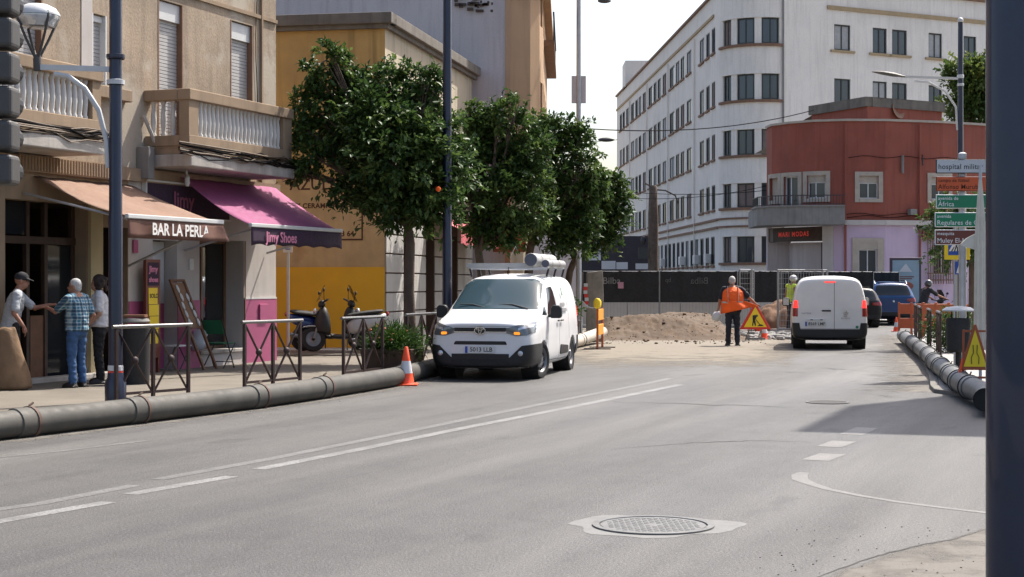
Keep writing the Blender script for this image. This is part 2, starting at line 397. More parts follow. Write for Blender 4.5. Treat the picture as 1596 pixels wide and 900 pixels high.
# left kerb line (pipe lies in front of it)
PIPE_L = [(-9.3,9.2),(-7.3,13.2),(-6.0,15.9),(-5.49,17.0),(-5.01,17.95),(-4.49,19.0),(-3.42,21.3),(-2.76,23.1),(-1.92,25.8),(-1.62,27.6),(-1.30,29.5),(-.88,31.6),(-.1,34.6),(1.15,39.0),(1.9,43.0),(2.45,47.0)]
def offset_line(pts, d):
    out = []
    for i in range(len(pts)):
        a = Vector(pts[max(0,i-1)]); b = Vector(pts[min(len(pts)-1,i+1)]); t = (b-a).normalized()
        out.append((pts[i][0]-t.y*d, pts[i][1]+t.x*d))
    return out
def resample(pts, step):
    P = [Vector(p) for p in pts]; out = [P[0].copy()]; acc = 0; 
    for a, b in zip(P[:-1], P[1:]):
        L = (b-a).length; d = step-acc
        while d <= L: out.append(a+(b-a)*(d/L)); d += step
        acc = L-(d-step)
    return out
def kerb(name, pts, ht, w=.14, inward=1):
    k = tag(bpy.data.objects.new(name, None), kind='structure'); COL.objects.link(k)
    rp = resample(pts, 1.0)
    for a, b in zip(rp[:-1], rp[1:]):
        d = b-a; L = d.length; q = MB(); q.box(.004, L-.004, 0, w*inward, -.03, ht) if inward > 0 else q.box(.004, L-.004, w*inward, 0, -.03, ht)
        o = q.build('kerb_stone', M['kerb'], k, bevel=.012); o.location = (a.x, a.y, 0); o.rotation_euler = (0,0,math.atan2(d.y,d.x))
    return k
KL = offset_line(PIPE_L, .22) + [(2.3,52.5),(2.3,60),(2.3,75)]
KL_in = offset_line(KL, .14)
kerb('left_kerb', KL, .125)
sheet('left_pavement', KL_in + [(-10,80),(-60,80),(-60,5),(-12,5)], .12, M['paving'], kind='structure')
PR = .06
KR = [(6.95,22.5),(6.70,23.0),(6.37,24.4),(7.28,28.0),(8.30,32.3),(9.76,38.9),(11.7,48.3),(12.6,51.0),(14.5,53.0),(18,53.8),(40,54)]
kerb('right_kerb', [(14,21.6)]+KR, PR+.005, inward=-1)
sheet('right_pavement', offset_line([(14,21.6)]+KR, -.14)+[(40,21)], PR, M['paving_r'], kind='structure')
sheet('far_pavement', [(11.0,67.2),(14.5,66.6),(25,66.6),(45,68),(45,110),(13,110)], .10, M['paving_r'], kind='structure')
# dusty zone in front of the earthworks, sandy gutters, patched corner
def fade_mesh(rows, cov, m, z=.0011):
    b = MB(); b.loft([[(p[0],p[1],z) for p in r] for r in rows], caps=False, close=False); me = b.mesh('dust_patch', m)
    a = me.attributes.new('cover','FLOAT','POINT'); n = len(rows[0]); a.data.foreach_set('value', [cov[i//n] for i in range(n*len(rows))])
    return obj('dust_patch', me, road)
def fade_blob(pxs, m, core=.55):
    P = [gp(*p).xy for p in pxs]; c = sum(P, Vector((0,0)))/len(P); P.append(P[0])
    fade_mesh([P, [c+(p-c)*core for p in P], [c+(p-c)*.02 for p in P]], [0,1,1.2], m)
def fade_grid(pxs, ys, fx, fy, m):
    b = MB(); rows = [[tuple(gp(x, y).xy) for x in pxs] for y in ys]
    b.loft([[(p[0],p[1],.0012) for p in r] for r in rows], caps=False, close=False); me = b.mesh('dust_patch', m)
    a = me.attributes.new('cover','FLOAT','POINT'); a.data.foreach_set('value', [u*v for v in fy for u in fx]); return obj('dust_patch', me, road)
fade_grid([850,900,960,1040,1120,1180,1230,1262], [580,569,558,548,538,520,505], [.2,.8,1,1,1,.9,.6,0], [0,.5,.9,1.1,1.2,1.2,1.2], M['dust'])
fade_blob([(1262,905),(1350,868),(1420,850),(1480,838),(1530,822),(1700,786),(1800,860),(1700,1000),(1250,1000)], M['dust2'], .8)
gr_ = [(6.37,24.4),(6.8,26.2),(7.28,28.0),(8.30,32.3),(9.76,38.9),(11.7,48.3),(12.6,51)]
fade_mesh([offset_line(gr_, d) for d in (-.02,.25,.7,1.5)], [1.3,1.0,.55,0], M['dust2'], .0014)
fade_mesh([offset_line(PIPE_L[2:13], d) for d in (-.0,-.16,-.30,-.5)], [1.3,1.0,.6,0], M['dust2'], .0016)
def strip(name, pxs, w, m, z=.0024, parent=None, taper=False):   # painted strip through image points on the road
    P = [gp(*p).xy for p in pxs]; n = len(P); L, Rr = [], []
    for i in range(n):
        t = (P[min(n-1,i+1)]-P[max(0,i-1)]).normalized(); ww = w[min(i,len(w)-1)] if isinstance(w, list) else w
        if taper: ww = w*(.25+.75*min(i, n-1-i)/(n/2))
        L.append(P[i]+Vector((-t.y,t.x))*ww/2); Rr.append(P[i]-Vector((-t.y,t.x))*ww/2)
    return sheet(name, [tuple(p) for p in L]+[tuple(p) for p in Rr[::-1]], z, m, parent)
for a in ([(-60,824),(0,813),(90,797),(170,783)], [(202,771),(285,756),(362,743)], [(402,732),(560,701),(720,668),(880,637),(1060,600)]):
    strip('lane_line', a, .15, M['line'], parent=road)
for a in ([(-60,803),(0,794),(60,786),(210,757)], [(245,748),(420,716),(620,676),(860,627),(1000,600),(1045,590)]):
    strip('lane_line', a, .14, M['line_f'], parent=road)
strip('lane_line', [(-40,716),(0,713),(100,703),(230,687)], .09, M['line_f'], .0022, road)
for a in ([(1270,718),(1298,708)], [(1292,697),(1316,688)], [(1326,678),(1352,667)]):
    strip('give_way_dash', a, .26, M['line_y'], parent=road)
# curved kerb marking of the side street
cur = [(1254,737),(1246,741),(1247,748),(1262,754),(1290,763),(1340,773),(1400,783),(1470,792),(1540,800),(1600,806)]
strip('corner_marking', cur, [.10,.14,.14,.11,.085]+[.075]*10, M['line_y'], parent=road)

rk = random.Random(3)
def crack_and_shadow(pts, w):
    out = []
    for (x0,y0),(x1,y1) in zip(pts[:-1], pts[1:]):
        for k in range(8):
            t = k/8; out.append((x0+(x1-x0)*t+rk.uniform(-2,2), y0+(y1-y0)*t+rk.uniform(-.7,.7)))
    out.append(pts[-1]); strip('road_crack_and_shadow', out, w, M['crack_and_shadow'], .0032, road, True)
crack_and_shadow([(1270,902),(1350,872),(1420,853),(1480,842),(1535,826)], .022)
crack_and_shadow([(955,627),(1100,631),(1240,635)], .055)  # thin cast shadow across the road, painted as a dark strip
crack_and_shadow([(955,700),(1080,691),(1180,687),(1270,690)], .03)
crack_and_shadow([(1200,580),(1262,582)], .06); crack_and_shadow([(1275,574),(1340,578)], .06)
crack_and_shadow([(1320,612),(1450,624)], .02)
# litter and loose stones in the gutters
st = MB(); rs = random.Random(11)
for i in range(900):
    if i < 450: c = gp(rs.uniform(1180,1620), rs.uniform(820,960)) if i < 170 else gp(rs.uniform(1380,1450), rs.uniform(550,620))
    elif i < 750:
        j = rs.randint(3, 11); a, b = Vector(PIPE_L[j]), Vector(PIPE_L[j+1]); q = a+(b-a)*rs.random(); c = Vector((q.x+abs(rs.gauss(.16,.1))+.12, q.y, 0))
    else: c = gp(rs.uniform(880,1200), rs.uniform(530,580))
    r = rs.uniform(.002,.006)
    st.ell((c.x,c.y,r*.5), (r*rs.uniform(.8,1.5), r, r*.7), 5, 3)
tag(st.build('loose_stones', M['stones']), 'small loose stones scattered along the gutters and road edges', 'stones', kind='stuff')
# ------------------------------------------------------------------ manhole
c = gp(1018,820); mh = thing('manhole_cover', 'round iron manhole cover set in a grey cement patch in the road', 'manhole', (c.x, c.y, 0))
b = MB(); n = 40; pts = []
for k in range(n):
    a = 2*math.pi*k/n; r = .57+.05*math.sin(a*3+1)+.035*math.sin(a*7)+rk.uniform(-.015,.015)
    pts.append((r*math.cos(a)*1.02, r*math.sin(a)*.86))
b.add([(x,y,.0018) for x,y in pts], [tuple(range(len(pts)))]); b.build('cement_patch', M['mh_conc'], mh)
b = MB(); b.lathe([(.42,.004),(.42,.013),(.375,.013),(.372,.004)], 40, caps=False); b.build('frame', M['castiron'], mh, smooth=True)
b = MB(); b.lathe([(.362,.0),(.362,.009),(.0001,.009)], 40); cv = b.build('cover', M['castiron'], mh)
b = MB()
for i in range(-8,9):
    for j in range(-8,9):
        x, y = i*.042, j*.042
        if x*x+y*y < .335**2 and (x*x+y*y > .05**2):
            b.M = Matrix.Translation((x,y,0)) @ Matrix.Rotation(R(45 if (i+j)%2 else -45),4,'Z')
            b.box(-.018,.018,-.006,.006,.008,.0108)
o = b.build('tread_pattern', M['castiron'], cv); tag(o, kind='stuff')
for i, (px, py, rr) in enumerate([(1290,628,.30)]):
    c = gp(px, py); q = thing('drain_cover', ['dark round drain cover at the edge of the long road shadow','round drain cover in the sandy side street mouth'][i], 'drain cover', (c.x,c.y,0))
    b = MB(); b.lathe([(rr,.004),(rr,.012),(rr*.9,.012),(rr*.89,.006)], 32, caps=False); b.build('frame', M['castiron'], q)
    b = MB(); b.lathe([(rr*.87,0),(rr*.87,.009),(.0001,.009)], 32); b.build('cover', M['crack_and_shadow' if i == 0 else 'castiron'], q)
# ------------------------------------------------------------------ facades
class Facade:
    def __init__(s, pts, smooth=False):
        s.P = [Vector(p) for p in pts]; s.S = [0.]
        for a, b in zip(s.P[:-1], s.P[1:]): s.S.append(s.S[-1]+(b-a).length)
        s.L = s.S[-1]; s.smooth = smooth
        seg = [(b-a).normalized() for a, b in zip(s.P[:-1], s.P[1:])]
        s.N = [Vector((d.y,-d.x)) for d in seg]; s.D = seg
        s.VN = [s.N[0]]+[(a+b).normalized() for a, b in zip(s.N[:-1], s.N[1:])]+[s.N[-1]]
    def idx(s, t):
        i = 0
        while i < len(s.S)-2 and t > s.S[i+1]+1e-6: i += 1
        return i
    def pt(s, t, z, o=0.):
        i = s.idx(t); f = (t-s.S[i])/(s.S[i+1]-s.S[i]); p = s.P[i]+(s.P[i+1]-s.P[i])*f
        n = (s.VN[i]*(1-f)+s.VN[i+1]*f).normalized() if s.smooth and 0 <= f <= 1 else s.N[i]
        return Vector((p.x+n.x*o, p.y+n.y*o, z))
    def px(s, x, o=0.):  # facade coordinate whose image column is x, at outward offset o
        lo, hi = -8., s.L+8
        k = (x-CX)/FPX; g = lambda t: (lambda p: p.x-k*p.y)(s.pt(t,0,o))
        a = g(lo)
        for _ in range(60):
            mid = (lo+hi)/2
            if (g(mid) > 0) == (a > 0): lo = mid
            else: hi = mid
        return (lo+hi)/2
    def zat(s, t, y, o=0.): return EYE+(HY-y)*s.pt(t,0,o).y/FPX
    def wall(s, z0, z1, op=(), depth=.22, s0=0., s1=None, o=0., mb=None):
        s1 = s.L if s1 is None else s1; b = mb or MB()
        ss = sorted(set([round(x,4) for x in [s0,s1]+[v for v in s.S if s0 < v < s1]+[v for q in op for v in q[:2] if s0 < v < s1]]))
        zs = sorted(set([round(x,4) for x in [z0,z1]+[v for q in op for v in q[2:4] if z0 < v < z1]]))
        for i in range(len(ss)-1):
            for j in range(len(zs)-1):
                cs, cz = (ss[i]+ss[i+1])/2, (zs[j]+zs[j+1])/2
                if any(q[0] < cs < q[1] and q[2] < cz < q[3] for q in op): continue
                b.add([s.pt(ss[i]+1e-5,zs[j],o), s.pt(ss[i+1],zs[j],o), s.pt(ss[i+1],zs[j+1],o), s.pt(ss[i]+1e-5,zs[j+1],o)], [(0,1,2,3)])
        for q in op:
            a0, a1, c0, c1 = q[:4]; dd = q[4] if len(q) > 4 else depth
            A = lambda t, z: (s.pt(t,z,o), s.pt(t,z,o-dd))
            for (t0,q0),(t1,q1) in (((a0,c0),(a1,c0)),((a1,c0),(a1,c1)),((a1,c1),(a0,c1)),((a0,c1),(a0,c0))):
                f0, k0 = A(t0,q0); f1, k1 = A(t1,q1); b.add([f0,f1,k1,k0], [(0,1,2,3)])
        return b
    def box(s, b, s0, s1, z0, z1, o0, o1):
        cuts = [s0]+[v for v in s.S if s0+1e-3 < v < s1-1e-3]+[s1]
        rings = [[s.pt(t,z0,o0), s.pt(t,z0,o1), s.pt(t,z1,o1), s.pt(t,z1,o0)] for t in cuts]
        return b.loft(rings)
    def fm(s, t, z, o=0.):
        i = s.idx(t); d = s.D[i]; return frame_m(s.pt(t,z,o), (d.x,d.y,0), (0,0,1))
def window(parent, F, s0, s1, z0, z1, dep, frame='winframe', pane='pane', mull=1, bar=.07, cross=None):
    b = MB(); o0, o1 = -dep-.02, -dep+.05
    F.box(b, s0, s1, z1-bar, z1, o0, o1); F.box(b, s0, s1, z0, z0+bar, o0, o1)
    F.box(b, s0, s0+bar, z0+bar, z1-bar, o0, o1); F.box(b, s1-bar, s1, z0+bar, z1-bar, o0, o1)
    for k in range(mull):
        t = s0+(s1-s0)*(k+1)/(mull+1); F.box(b, t-bar*.45, t+bar*.45, z0+bar, z1-bar, o0, o1-.01)
    if cross: F.box(b, s0+bar, s1-bar, cross-bar*.4, cross+bar*.4, o0, o1-.012)
    w = b.build('window', M[frame], parent)
    b = MB(); F.box(b, s0+.01, s1-.01, z0+.01, z1-.01, -dep-.01, -dep+.005); b.build('pane', M[pane], w)
    return w
def shutter(parent, F, s0, s1, z0, z1, dep, m='shutter', pitch=.062):
    b = MB(); n = max(2, int((z1-z0)/pitch)); ring = []
    for k in range(n):
        z = z0+(z1-z0)*k/n; h = (z1-z0)/n
        ring += [(z, -dep-.012), (z+h*.12, -dep), (z+h*.86, -dep), (z+h*.99, -dep-.012)]
    for t0, t1 in [(s0, s1)]:
        b.loft([[F.pt(t0,z,o) for z,o in ring], [F.pt(t1,z,o) for z,o in ring]], caps=False, close=False)
    return b.build('shutter', M[m], parent)
# ------------------------------------------------------------------ left building: bar and shoe shop with balconies
uL = Vector((.358,.934)).normalized(); A = Vector((-4.71,32.0)); LL = 15.0
FL = Facade([tuple(A-uL*LL), tuple(A)])
xs = lambda px, o=0.: FL.px(px, o)
LB = thing('corner_shop_building', 'weathered beige two storey building with white balustrade balconies over a bar and a shoe shop', 'building')
wins = []
up_open = [(xs(20),xs(66),3.95,6.65), (xs(143),xs(166),4.95,6.1), (xs(246),xs(285),3.95,6.65), (xs(359),xs(394),3.95,6.65)]
b = FL.wall(3.45, 9.2, up_open, .16); b.build('upper_wall', M['beige'], LB)
bar0, bar1, d20, d21, dr0, dr1, w0, w1 = xs(8), xs(135), xs(159), xs(199), xs(238), xs(276), xs(311), xs(380)
b = FL.wall(.12, 3.45, [(bar0,bar1,.0,2.95,.35),(d20,d21,.0,2.6,.35)], s1=xs(200)); b.build('bar_front_wall', M['beige2'], LB)
b = FL.wall(.12, 3.45, [(dr0,dr1,.0,2.42,.35),(w0,w1,.35,2.47,.45)], s0=xs(200)); b.build('shop_front_wall', M['whiteplaster'], LB)
# side (gable) wall, roof slab and back
nL = Vector((uL.y,-uL.x)); B2 = A-nL*9.0
b = MB(); b.add([(A.x,A.y,.0),(B2.x,B2.y,0),(B2.x,B2.y,9.2),(A.x,A.y,9.2)], [(0,1,2,3)]); b.build('gable_wall', M['beige'], LB)
q0 = A-uL*LL; q1 = B2-uL*LL
b = MB(); b.add([(A.x,A.y,9.19),(B2.x,B2.y,9.19),(q1.x,q1.y,9.19),(q0.x,q0.y,9.19)], [(0,1,2,3)]); b.add([(q0.x,q0.y,0),(q1.x,q1.y,0),(q1.x,q1.y,9.2),(q0.x,q0.y,9.2)],[(0,1,2,3)]); b.build('roof', M['coping'], LB)
b = MB(); FL.box(b, 0, LL+.05, 9.2, 9.45, -.3, .25); b.build('cornice', M['beige2'], LB)
b = MB(); FL.box(b, 0, LL, 3.40, 3.62, .003, .10); FL.box(b, 0, LL, 6.83, 6.9, .003, .04); b.build('string_course', M['beige2'], LB)
b = MB(); FL.box(b, xs(405), xs(407), 3.6, 9.2, .003, .05); b.build('downpipe', M['beige2'], LB)
b = MB(); b.tube([FL.pt(xs(394)+.12+.05*math.sin(k), 4+k*.5, .02) for k in range(9)], .008, 5); b.build('wall_cable', M['cable_d'], LB)
# interiors
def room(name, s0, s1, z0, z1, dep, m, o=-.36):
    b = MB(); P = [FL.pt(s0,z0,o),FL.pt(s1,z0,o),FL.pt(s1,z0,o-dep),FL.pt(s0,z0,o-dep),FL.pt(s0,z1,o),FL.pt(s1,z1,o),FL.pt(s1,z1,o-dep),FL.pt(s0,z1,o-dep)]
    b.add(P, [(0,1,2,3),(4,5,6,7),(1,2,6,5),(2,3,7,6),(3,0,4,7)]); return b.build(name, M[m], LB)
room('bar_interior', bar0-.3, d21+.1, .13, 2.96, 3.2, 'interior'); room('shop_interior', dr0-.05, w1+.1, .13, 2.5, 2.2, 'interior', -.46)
# bar front joinery
b = MB()
for px in (12, 62, 90, 132): FL.box(b, xs(px)-.04, xs(px)+.04, .12, 2.95, -.30, -.22)
FL.box(b, bar0, bar1, 2.28, 2.40, -.30, -.21); FL.box(b, bar0, xs(62), .12, .18, -.30,-.2)
b.build('bar_door_frame', M['wood_dk'], LB, bevel=.006)
for a, c_ in ((xs(67), xs(89)), ):
    b = MB(); FL.box(b, a, c_, .16, 1.15, -.28, -.24); b.build('door_panel', M['wood'], LB)
b = MB(); FL.box(b, xs(92), xs(131), .16, 2.27, -.29, -.25); FL.box(b, bar0, xs(60), 2.42, 2.93, -.29, -.25); b.build('bar_glazing', M['carglass'], LB)
b = MB(); FL.box(b, xs(137), xs(156), .12, 2.98, .003, .06); b.build('cream_pillar', M['cream'], LB)
b = MB(); FL.box(b, bar0-.02, xs(200), .12, .20, .004, .25); b.build('door_step', M['slabedge'], LB, bevel=.01)
# shop: wainscot, door, glass, sign board, sockets
for a, c_ in ((xs(200),dr0), (dr1,w0), (w1,LL+.012)):
    b = MB(); FL.box(b, a+.002, c_-.002, .12, 1.35, .003, .016); b.build('pink_wainscot', M['pink'], LB)
b = MB(); b.add([FL.pt(LL,z,o)+Vector((uL.x,uL.y,0))*.012 for o, z in ((.016,.12),(-4,.12),(-4,1.35),(.016,1.35))], [(0,1,2,3)]); b.build('pink_wainscot', M['pink'], LB)
b = MB(); FL.box(b, w1, LL, 1.35, 1.38, .003, .022); b.build('dado_strip', M['frame_w'], LB)
dm = (dr0+dr1)/2
b = MB(); FL.box(b, dr0+.02, dr1-.02, .13, 2.40, -.30, -.26); dd = b.build('shop_door', M['frame_w'], LB)
b = MB(); FL.box(b, dr0+.10, dm-.04, 1.35, 2.25, -.262, -.252); b.build('pane', M['carglass'], dd)
b = MB(); FL.box(b, dr0+.10, dm-.04, .35, 1.2, -.262, -.252); b.build('pane', M['carglass'], dd)
b = MB(); FL.box(b, dm, dr1-.03, .14, 1.3, -.262, -.252); b.build('kick_panel', M['pink'], dd)
b = MB(); FL.box(b, w0, w1, .35, .42, -.42, .04); b.build('window_sill', M['slabedge'], LB, bevel=.01)
b = MB()
for t in (w0+.03, (w0*.55+w1*.45), w1-.03): FL.box(b, t-.025, t+.025, .42, 2.46, -.44, -.39)
FL.box(b, w0, w1, 2.41, 2.47, -.44, -.39); FL.box(b, w0, w1, .42, .47, -.44, -.39); wf = b.build('shop_window', M['frame_br'], LB)
b = MB(); FL.box(b, w0+.02, w1-.02, .45, 2.44, -.42, -.415); b.build('pane', glass_mat('shop_glass', (.7,.74,.74), .10), wf)
b = MB(); FL.box(b, w1-.002+.003, w1+.03, .12, 2.47, .017, .03); b.build('corner_trim', M['frame_br'], LB)
b = MB(); FL.box(b, xs(222), xs(352), 2.85, 3.42, .01, .08); sb = b.build('shop_sign_board', M['aw_purple'], LB); b = MB()
FL.box(b, xs(222)-.03, xs(352)+.03, 2.82, 2.85, .01, .10); FL.box(b, xs(222)-.03, xs(352)+.03, 3.42, 3.45, .104, .12); FL.box(b, xs(222)-.03, xs(222), 2.85,3.42,.01,.10); b.build('trim', M['frame_w'], sb)
text('lettering', 'Jimy', .40, mat('shaded_pink_lettering', (.30,.09,.15), .8, .1), sb, FL.fm(xs(264), 3.13, .085), bold=.006)  # awning shade is put into this darker lettering colour
b = MB(); FL.box(b, xs(402), xs(415), .93, 1.25, .017, .05); b.build('meter_box', M['pink'], LB, bevel=.008)
for (p, zz, w_, h_, mm) in ((206,2.18,.14,.22,'pink'),(208,2.45,.10,.16,'pink'),(294,1.9,.13,.2,'frame_w')):
    b = MB(); FL.box(b, xs(p), xs(p)+w_, zz, zz+h_, .004, .03); b.build('wall_plate', M[mm], LB, bevel=.004)
# shoe displays in the window
for k in range(5):
    b = MB(); t = w0+.35+.42*k; FL.box(b, t, t+.30, .5+.22*(k%3), .62+.22*(k%3), -.95, -.6); b.build('display_box', M[['conered','frame_w','barrier_o','sack','frame_w'][k]], LB, bevel=.01)
b = MB(); FL.box(b, w0+.5, w0+1.3, 1.35, 1.75, -1.0, -.97); b.build('display_poster', M['orange'], LB)
# first-floor openings
for i, (a, c_, z0, z1) in enumerate(up_open):
    bx_ = .33 if i != 1 else .12
    b = MB(); FL.box(b, a+.03, c_-.03, z1-bx_, z1-.02, -.12, -.05); b.build('shutter_box', M['frame_w'], LB)
    shutter(LB, FL, a+.03, c_-.03, z0+.02, z1-bx_, .11)
    b = MB(); FL.box(b, a, a+.035, z0, z1, -.15, .006); FL.box(b, c_-.035, c_, z0, z1, -.15, .006); b.build('window_frame', M['frame_br' if i != 1 else 'frame_w'], LB)
b = MB(); FL.box(b, up_open[1][0]-.1, up_open[1][1]+.55, 4.72, 4.92, .003, .14); b.build('window_sill', M['beige2'], LB, bevel=.012)
b = MB(); FL.box(b, xs(128)-.03, up_open[1][0], 4.8, 7.5, .003, .012); b.build('pale_plaster_patch', M['whiteplaster'], LB)
# balconies
bal = MB(); bal.lathe([(.045,0),(.05,.03),(.034,.06),(.04,.12),(.052,.25),(.048,.36),(.034,.50),(.034,.54),(.05,.57),(.05,.60)], 10)
bal_me = bal.mesh('baluster', M['baluster'], True)
def balcony(s0, s1, o1, ends, side_b):
    z0, z1, r0, r1 = 4.20, 4.80, 4.80, 4.99
    b = MB(); FL.box(b, s0-.02, s1+.02, 3.66, 3.87, .003, o1+.05); sl_ = b.build('balcony_slab', M['slabedge'], LB, bevel=.02)
    b = MB(); FL.box(b, s0+.03, s1-.03, 3.87, 3.98, .003, o1-.02); b.build('slab_moulding', M['beige2'], LB)
    b = MB(); FL.box(b, s0, s1, 4.02, z0, o1-.2, o1); FL.box(b, s0, s0+.2, 4.02, z0, .003, o1-.2); FL.box(b, s1-.2, s1, 4.02, z0, .003, o1-.2)
    FL.box(b, s0+.02, s1-.02, 3.98, 4.02, .003, o1-.03); b.build('balcony_plinth', M['beige2'], LB, bevel=.01)
    b = MB(); FL.box(b, s0-.03, s1+.03, r0, r1, o1-.22, o1+.03); FL.box(b, s0-.03, s0+.22, r0, r1, .003, o1-.22); FL.box(b, s1-.22, s1+.03, r0, r1, .003, o1-.22); b.build('balcony_rail', M['beige2'], LB, bevel=.015)
    for (a, c_) in ends:
        b = MB(); FL.box(b, a, c_, z0, r0, o1-.2, o1-.005); b.build('balcony_pier', M['beige2'], LB)
    segs = [(ends[0][1], ends[1][0])]
    n = int((segs[0][1]-segs[0][0])/.135)
    for k in range(n):
        t = segs[0][0]+(segs[0][1]-segs[0][0])*(k+.5)/n; obj('baluster', bal_me, LB, FL.pt(t, z0, o1-.1))
    for k in range(side_b):
        obj('baluster', bal_me, LB, FL.pt(s0+.1, z0, .12+.2*k)); obj('baluster', bal_me, LB, FL.pt(s1-.1, z0, .12+.2*k))
    # hanging cable bundle
    rc = random.Random(int(s0*100)); 
    for k in range(13):
        P = []; ph = rc.uniform(0,6); lv = 3.88+.16*rc.random(); am = rc.uniform(.02,.06); oo = rc.uniform(.03,.10)
        for j in range(15):
            f = j/14; P.append(FL.pt(s0-.35+(s1-s0+.6)*f, lv-am*math.sin(f*3.1*rc.choice((1,1,2))+ph)-(.10*rc.random()*(k%3==0)), o1+oo*(.6+.4*math.sin(f*5+ph))))
        b = MB(); b.tube(P, rc.uniform(.009,.02), 6); b.build('cable', M['cable' if k%2 else 'cable_d'], LB, smooth=True)
sR0, sR1 = xs(295,.9), xs(455,.9)
balcony(sR0, sR1, .9, [(sR0, sR0+.30), (sR1-.32, sR1)], 3)
sl1 = xs(158,.9)
balcony(sl1-4.6, sl1, .9, [(sl1-4.6, sl1-4.3), (sl1-.22, sl1)], 3)
# fluted frieze under the left balcony
b = MB(); t = xs(20); 
FL.box(b, xs(20), xs(170), 3.38, 3.64, .102, .12); b.build('frieze', M['beige2'], LB)
b = MB()
while t < xs(168):
    b.tube([FL.pt(t,3.40,.12), FL.pt(t,3.62,.12)], .03, 8); t += .075
o = b.build('frieze_fluting', M['beige2'], LB, smooth=True); tag(o, kind='stuff')
# bracket lamp, old insulator board on the wall
b = MB(); FL.box(b, xs(212), xs(222), 3.45, 4.0, .01, .25); b.build('junction_box', M['conc'], LB, bevel=.01)
b = MB(); b.tube([FL.pt(xs(219),4.55,.06), FL.pt(xs(232),3.75,.3)], .035, 6); b.build('old_bracket', M['slabedge'], LB)
b = MB(); b.tube([FL.pt(xs(262),3.8,.35), FL.pt(xs(263),3.55,.38)], .02, 6); b.lathe([(.03,0),(.05,.05),(.045,.16),(.02,.2)], 10, tuple(FL.pt(xs(263),3.37,.38))); b.build('hanging_lamp', M['palepaint'], LB)
# ------------------------------------------------------------------ awnings
def awning(name, label, s0, s1, zb, o1, zf, drop, mtop, mval, barm, txt, tm, tsize, tpos, arms=True, wav=.02, curl=0., armpts=None):
    T = thing(name, label, 'awning')
    b = MB(); n = 10; rows = []
    for j in range(n+1):
        f = j/n; rows.append([FL.pt(s0+(s1-s0)*k/14, zb+(zf-zb)*f-(.06+.03*math.sin(k*.9))*math.sin(f*math.pi)+.010*math.sin(k*2.1+j*.7), .02+(o1-.02)*f) for k in range(15)])
    b.loft(rows, caps=False, close=False); cv = b.build('canopy', M[mtop], T, smooth=True)
    sm = cv.modifiers.new('thick','SOLIDIFY'); sm.thickness = .006
    b = MB(); FL.box(b, s0-.02, s1+.02, zf-.035, zf+.035, o1, o1+.07); b.build('front_bar', M[barm], T, bevel=.012)
    b = MB(); rows = []; nk = 40
    for j in range(5):
        f = j/4; row = []
        for k in range(nk+1):
            u = k/nk; lw = (.035*abs(math.sin(u*math.pi*6)) if not curl else curl*(u**2)*.0)
            row.append(FL.pt(s0+(s1-s0)*u, zf-.03-(drop-lw)*f, o1+.045+wav*math.sin(u*26)*f+(.12*f*u**4 if curl else 0)))
        rows.append(row)
    b.loft(rows, caps=False, close=False); v = b.build('valance', M[mval], T, smooth=True)
    sm = v.modifiers.new('thick','SOLIDIFY'); sm.thickness = .004
    if arms:
        for (ta,za,tb) in (armpts or [(s0+.25,zb-1.35,s0+.25),(s1-.25,zb-1.35,s1-.25)]):
            b = MB(); b.tube([FL.pt(ta, za, .03), FL.pt(tb, zf-.05, o1)], .022, 6); b.build('arm', M['greypole'], T)
    text('lettering', txt, tsize, M[tm], v, FL.fm(tpos, zf-.03-drop*.52, o1+.045+wav+.02), bold=.006)
    return T
awning('brown_awning', 'brown canvas bar awning with white lettering on its dark valance', xs(195,1.7), xs(343,1.7), 3.32, 1.7, 2.68, .30, 'aw_brown', 'aw_brown_v', 'frame_w', 'BAR LA PERLA', 'white_txt', .26, xs(236,1.77), wav=.02, curl=.1, armpts=[(xs(195,1.7)-.25,3.05,xs(195,1.7)+.15),(xs(343,1.7)-.2,1.95,xs(343,1.7)-.15)])
awning('pink_awning', 'pink canvas shop awning with a black valance reading Jimy Shoes', xs(388,1.5), xs(529,1.5), 3.60, 1.5, 2.68, .33, 'aw_pink', 'aw_purple', 'frame_w', 'Jimy Shoes', 'pink_txt', .26, xs(415,1.57), wav=.006)
# ------------------------------------------------------------------ ochre building with the painted tile sign
C0 = Vector((-2.85,36.0)); uS = Vector((.189,.982)).normalized(); lf = Vector((-uS.y,uS.x))
FO = Facade([tuple(C0+lf*7.5), tuple(C0)]); FS = Facade([tuple(C0), tuple(C0+uS*9.1)])
OB = thing('ochre_building', 'ochre rendered single corner building with painted tile shop lettering and whitewashed side', 'building')
zt = 7.47
b = FO.wall(zl1 := 2.02, zt); b.build('ochre_wall', M['ochre'], OB)
b = FO.wall(.12, 2.02, o=.008); b.build('yellow_dado', M['ochre_lo'], OB)
b = MB(); pn = []; ss0, ss1 = FO.px(436), FO.L-.002
FO.box(b, ss0-2, ss1, 2.02, 4.02, .003, .012); b.build('tan_panel', M['ochre_mid'], OB)
z_ = lambda y: FO.zat(FO.L-1, y)
b = MB(); x1 = FO.px(566)
FO.box(b, x1-.035, x1, z_(373), z_(270), .014, .02); FO.box(b, ss0-1, x1, z_(375), z_(372.5), .014, .021); b.build('painted_border', M['brown_txt'], OB)
text('painted_lettering', 'AZULEJOS', .36, M['brown_txt'], OB, FO.fm(FO.px(452), z_(288), .013), ext=.004, bold=.004, spacing=1.05)
text('painted_lettering', 'Y CERAMICAS', .155, M['brown_txt'], OB, FO.fm(FO.px(462), z_(321), .013), ext=.004, bold=.005, spacing=1.1)
text('painted_lettering', '51 83 64', .17, M['brown_txt'], OB, FO.fm(FO.px(512), z_(365), .013), ext=.004, bold=.004)
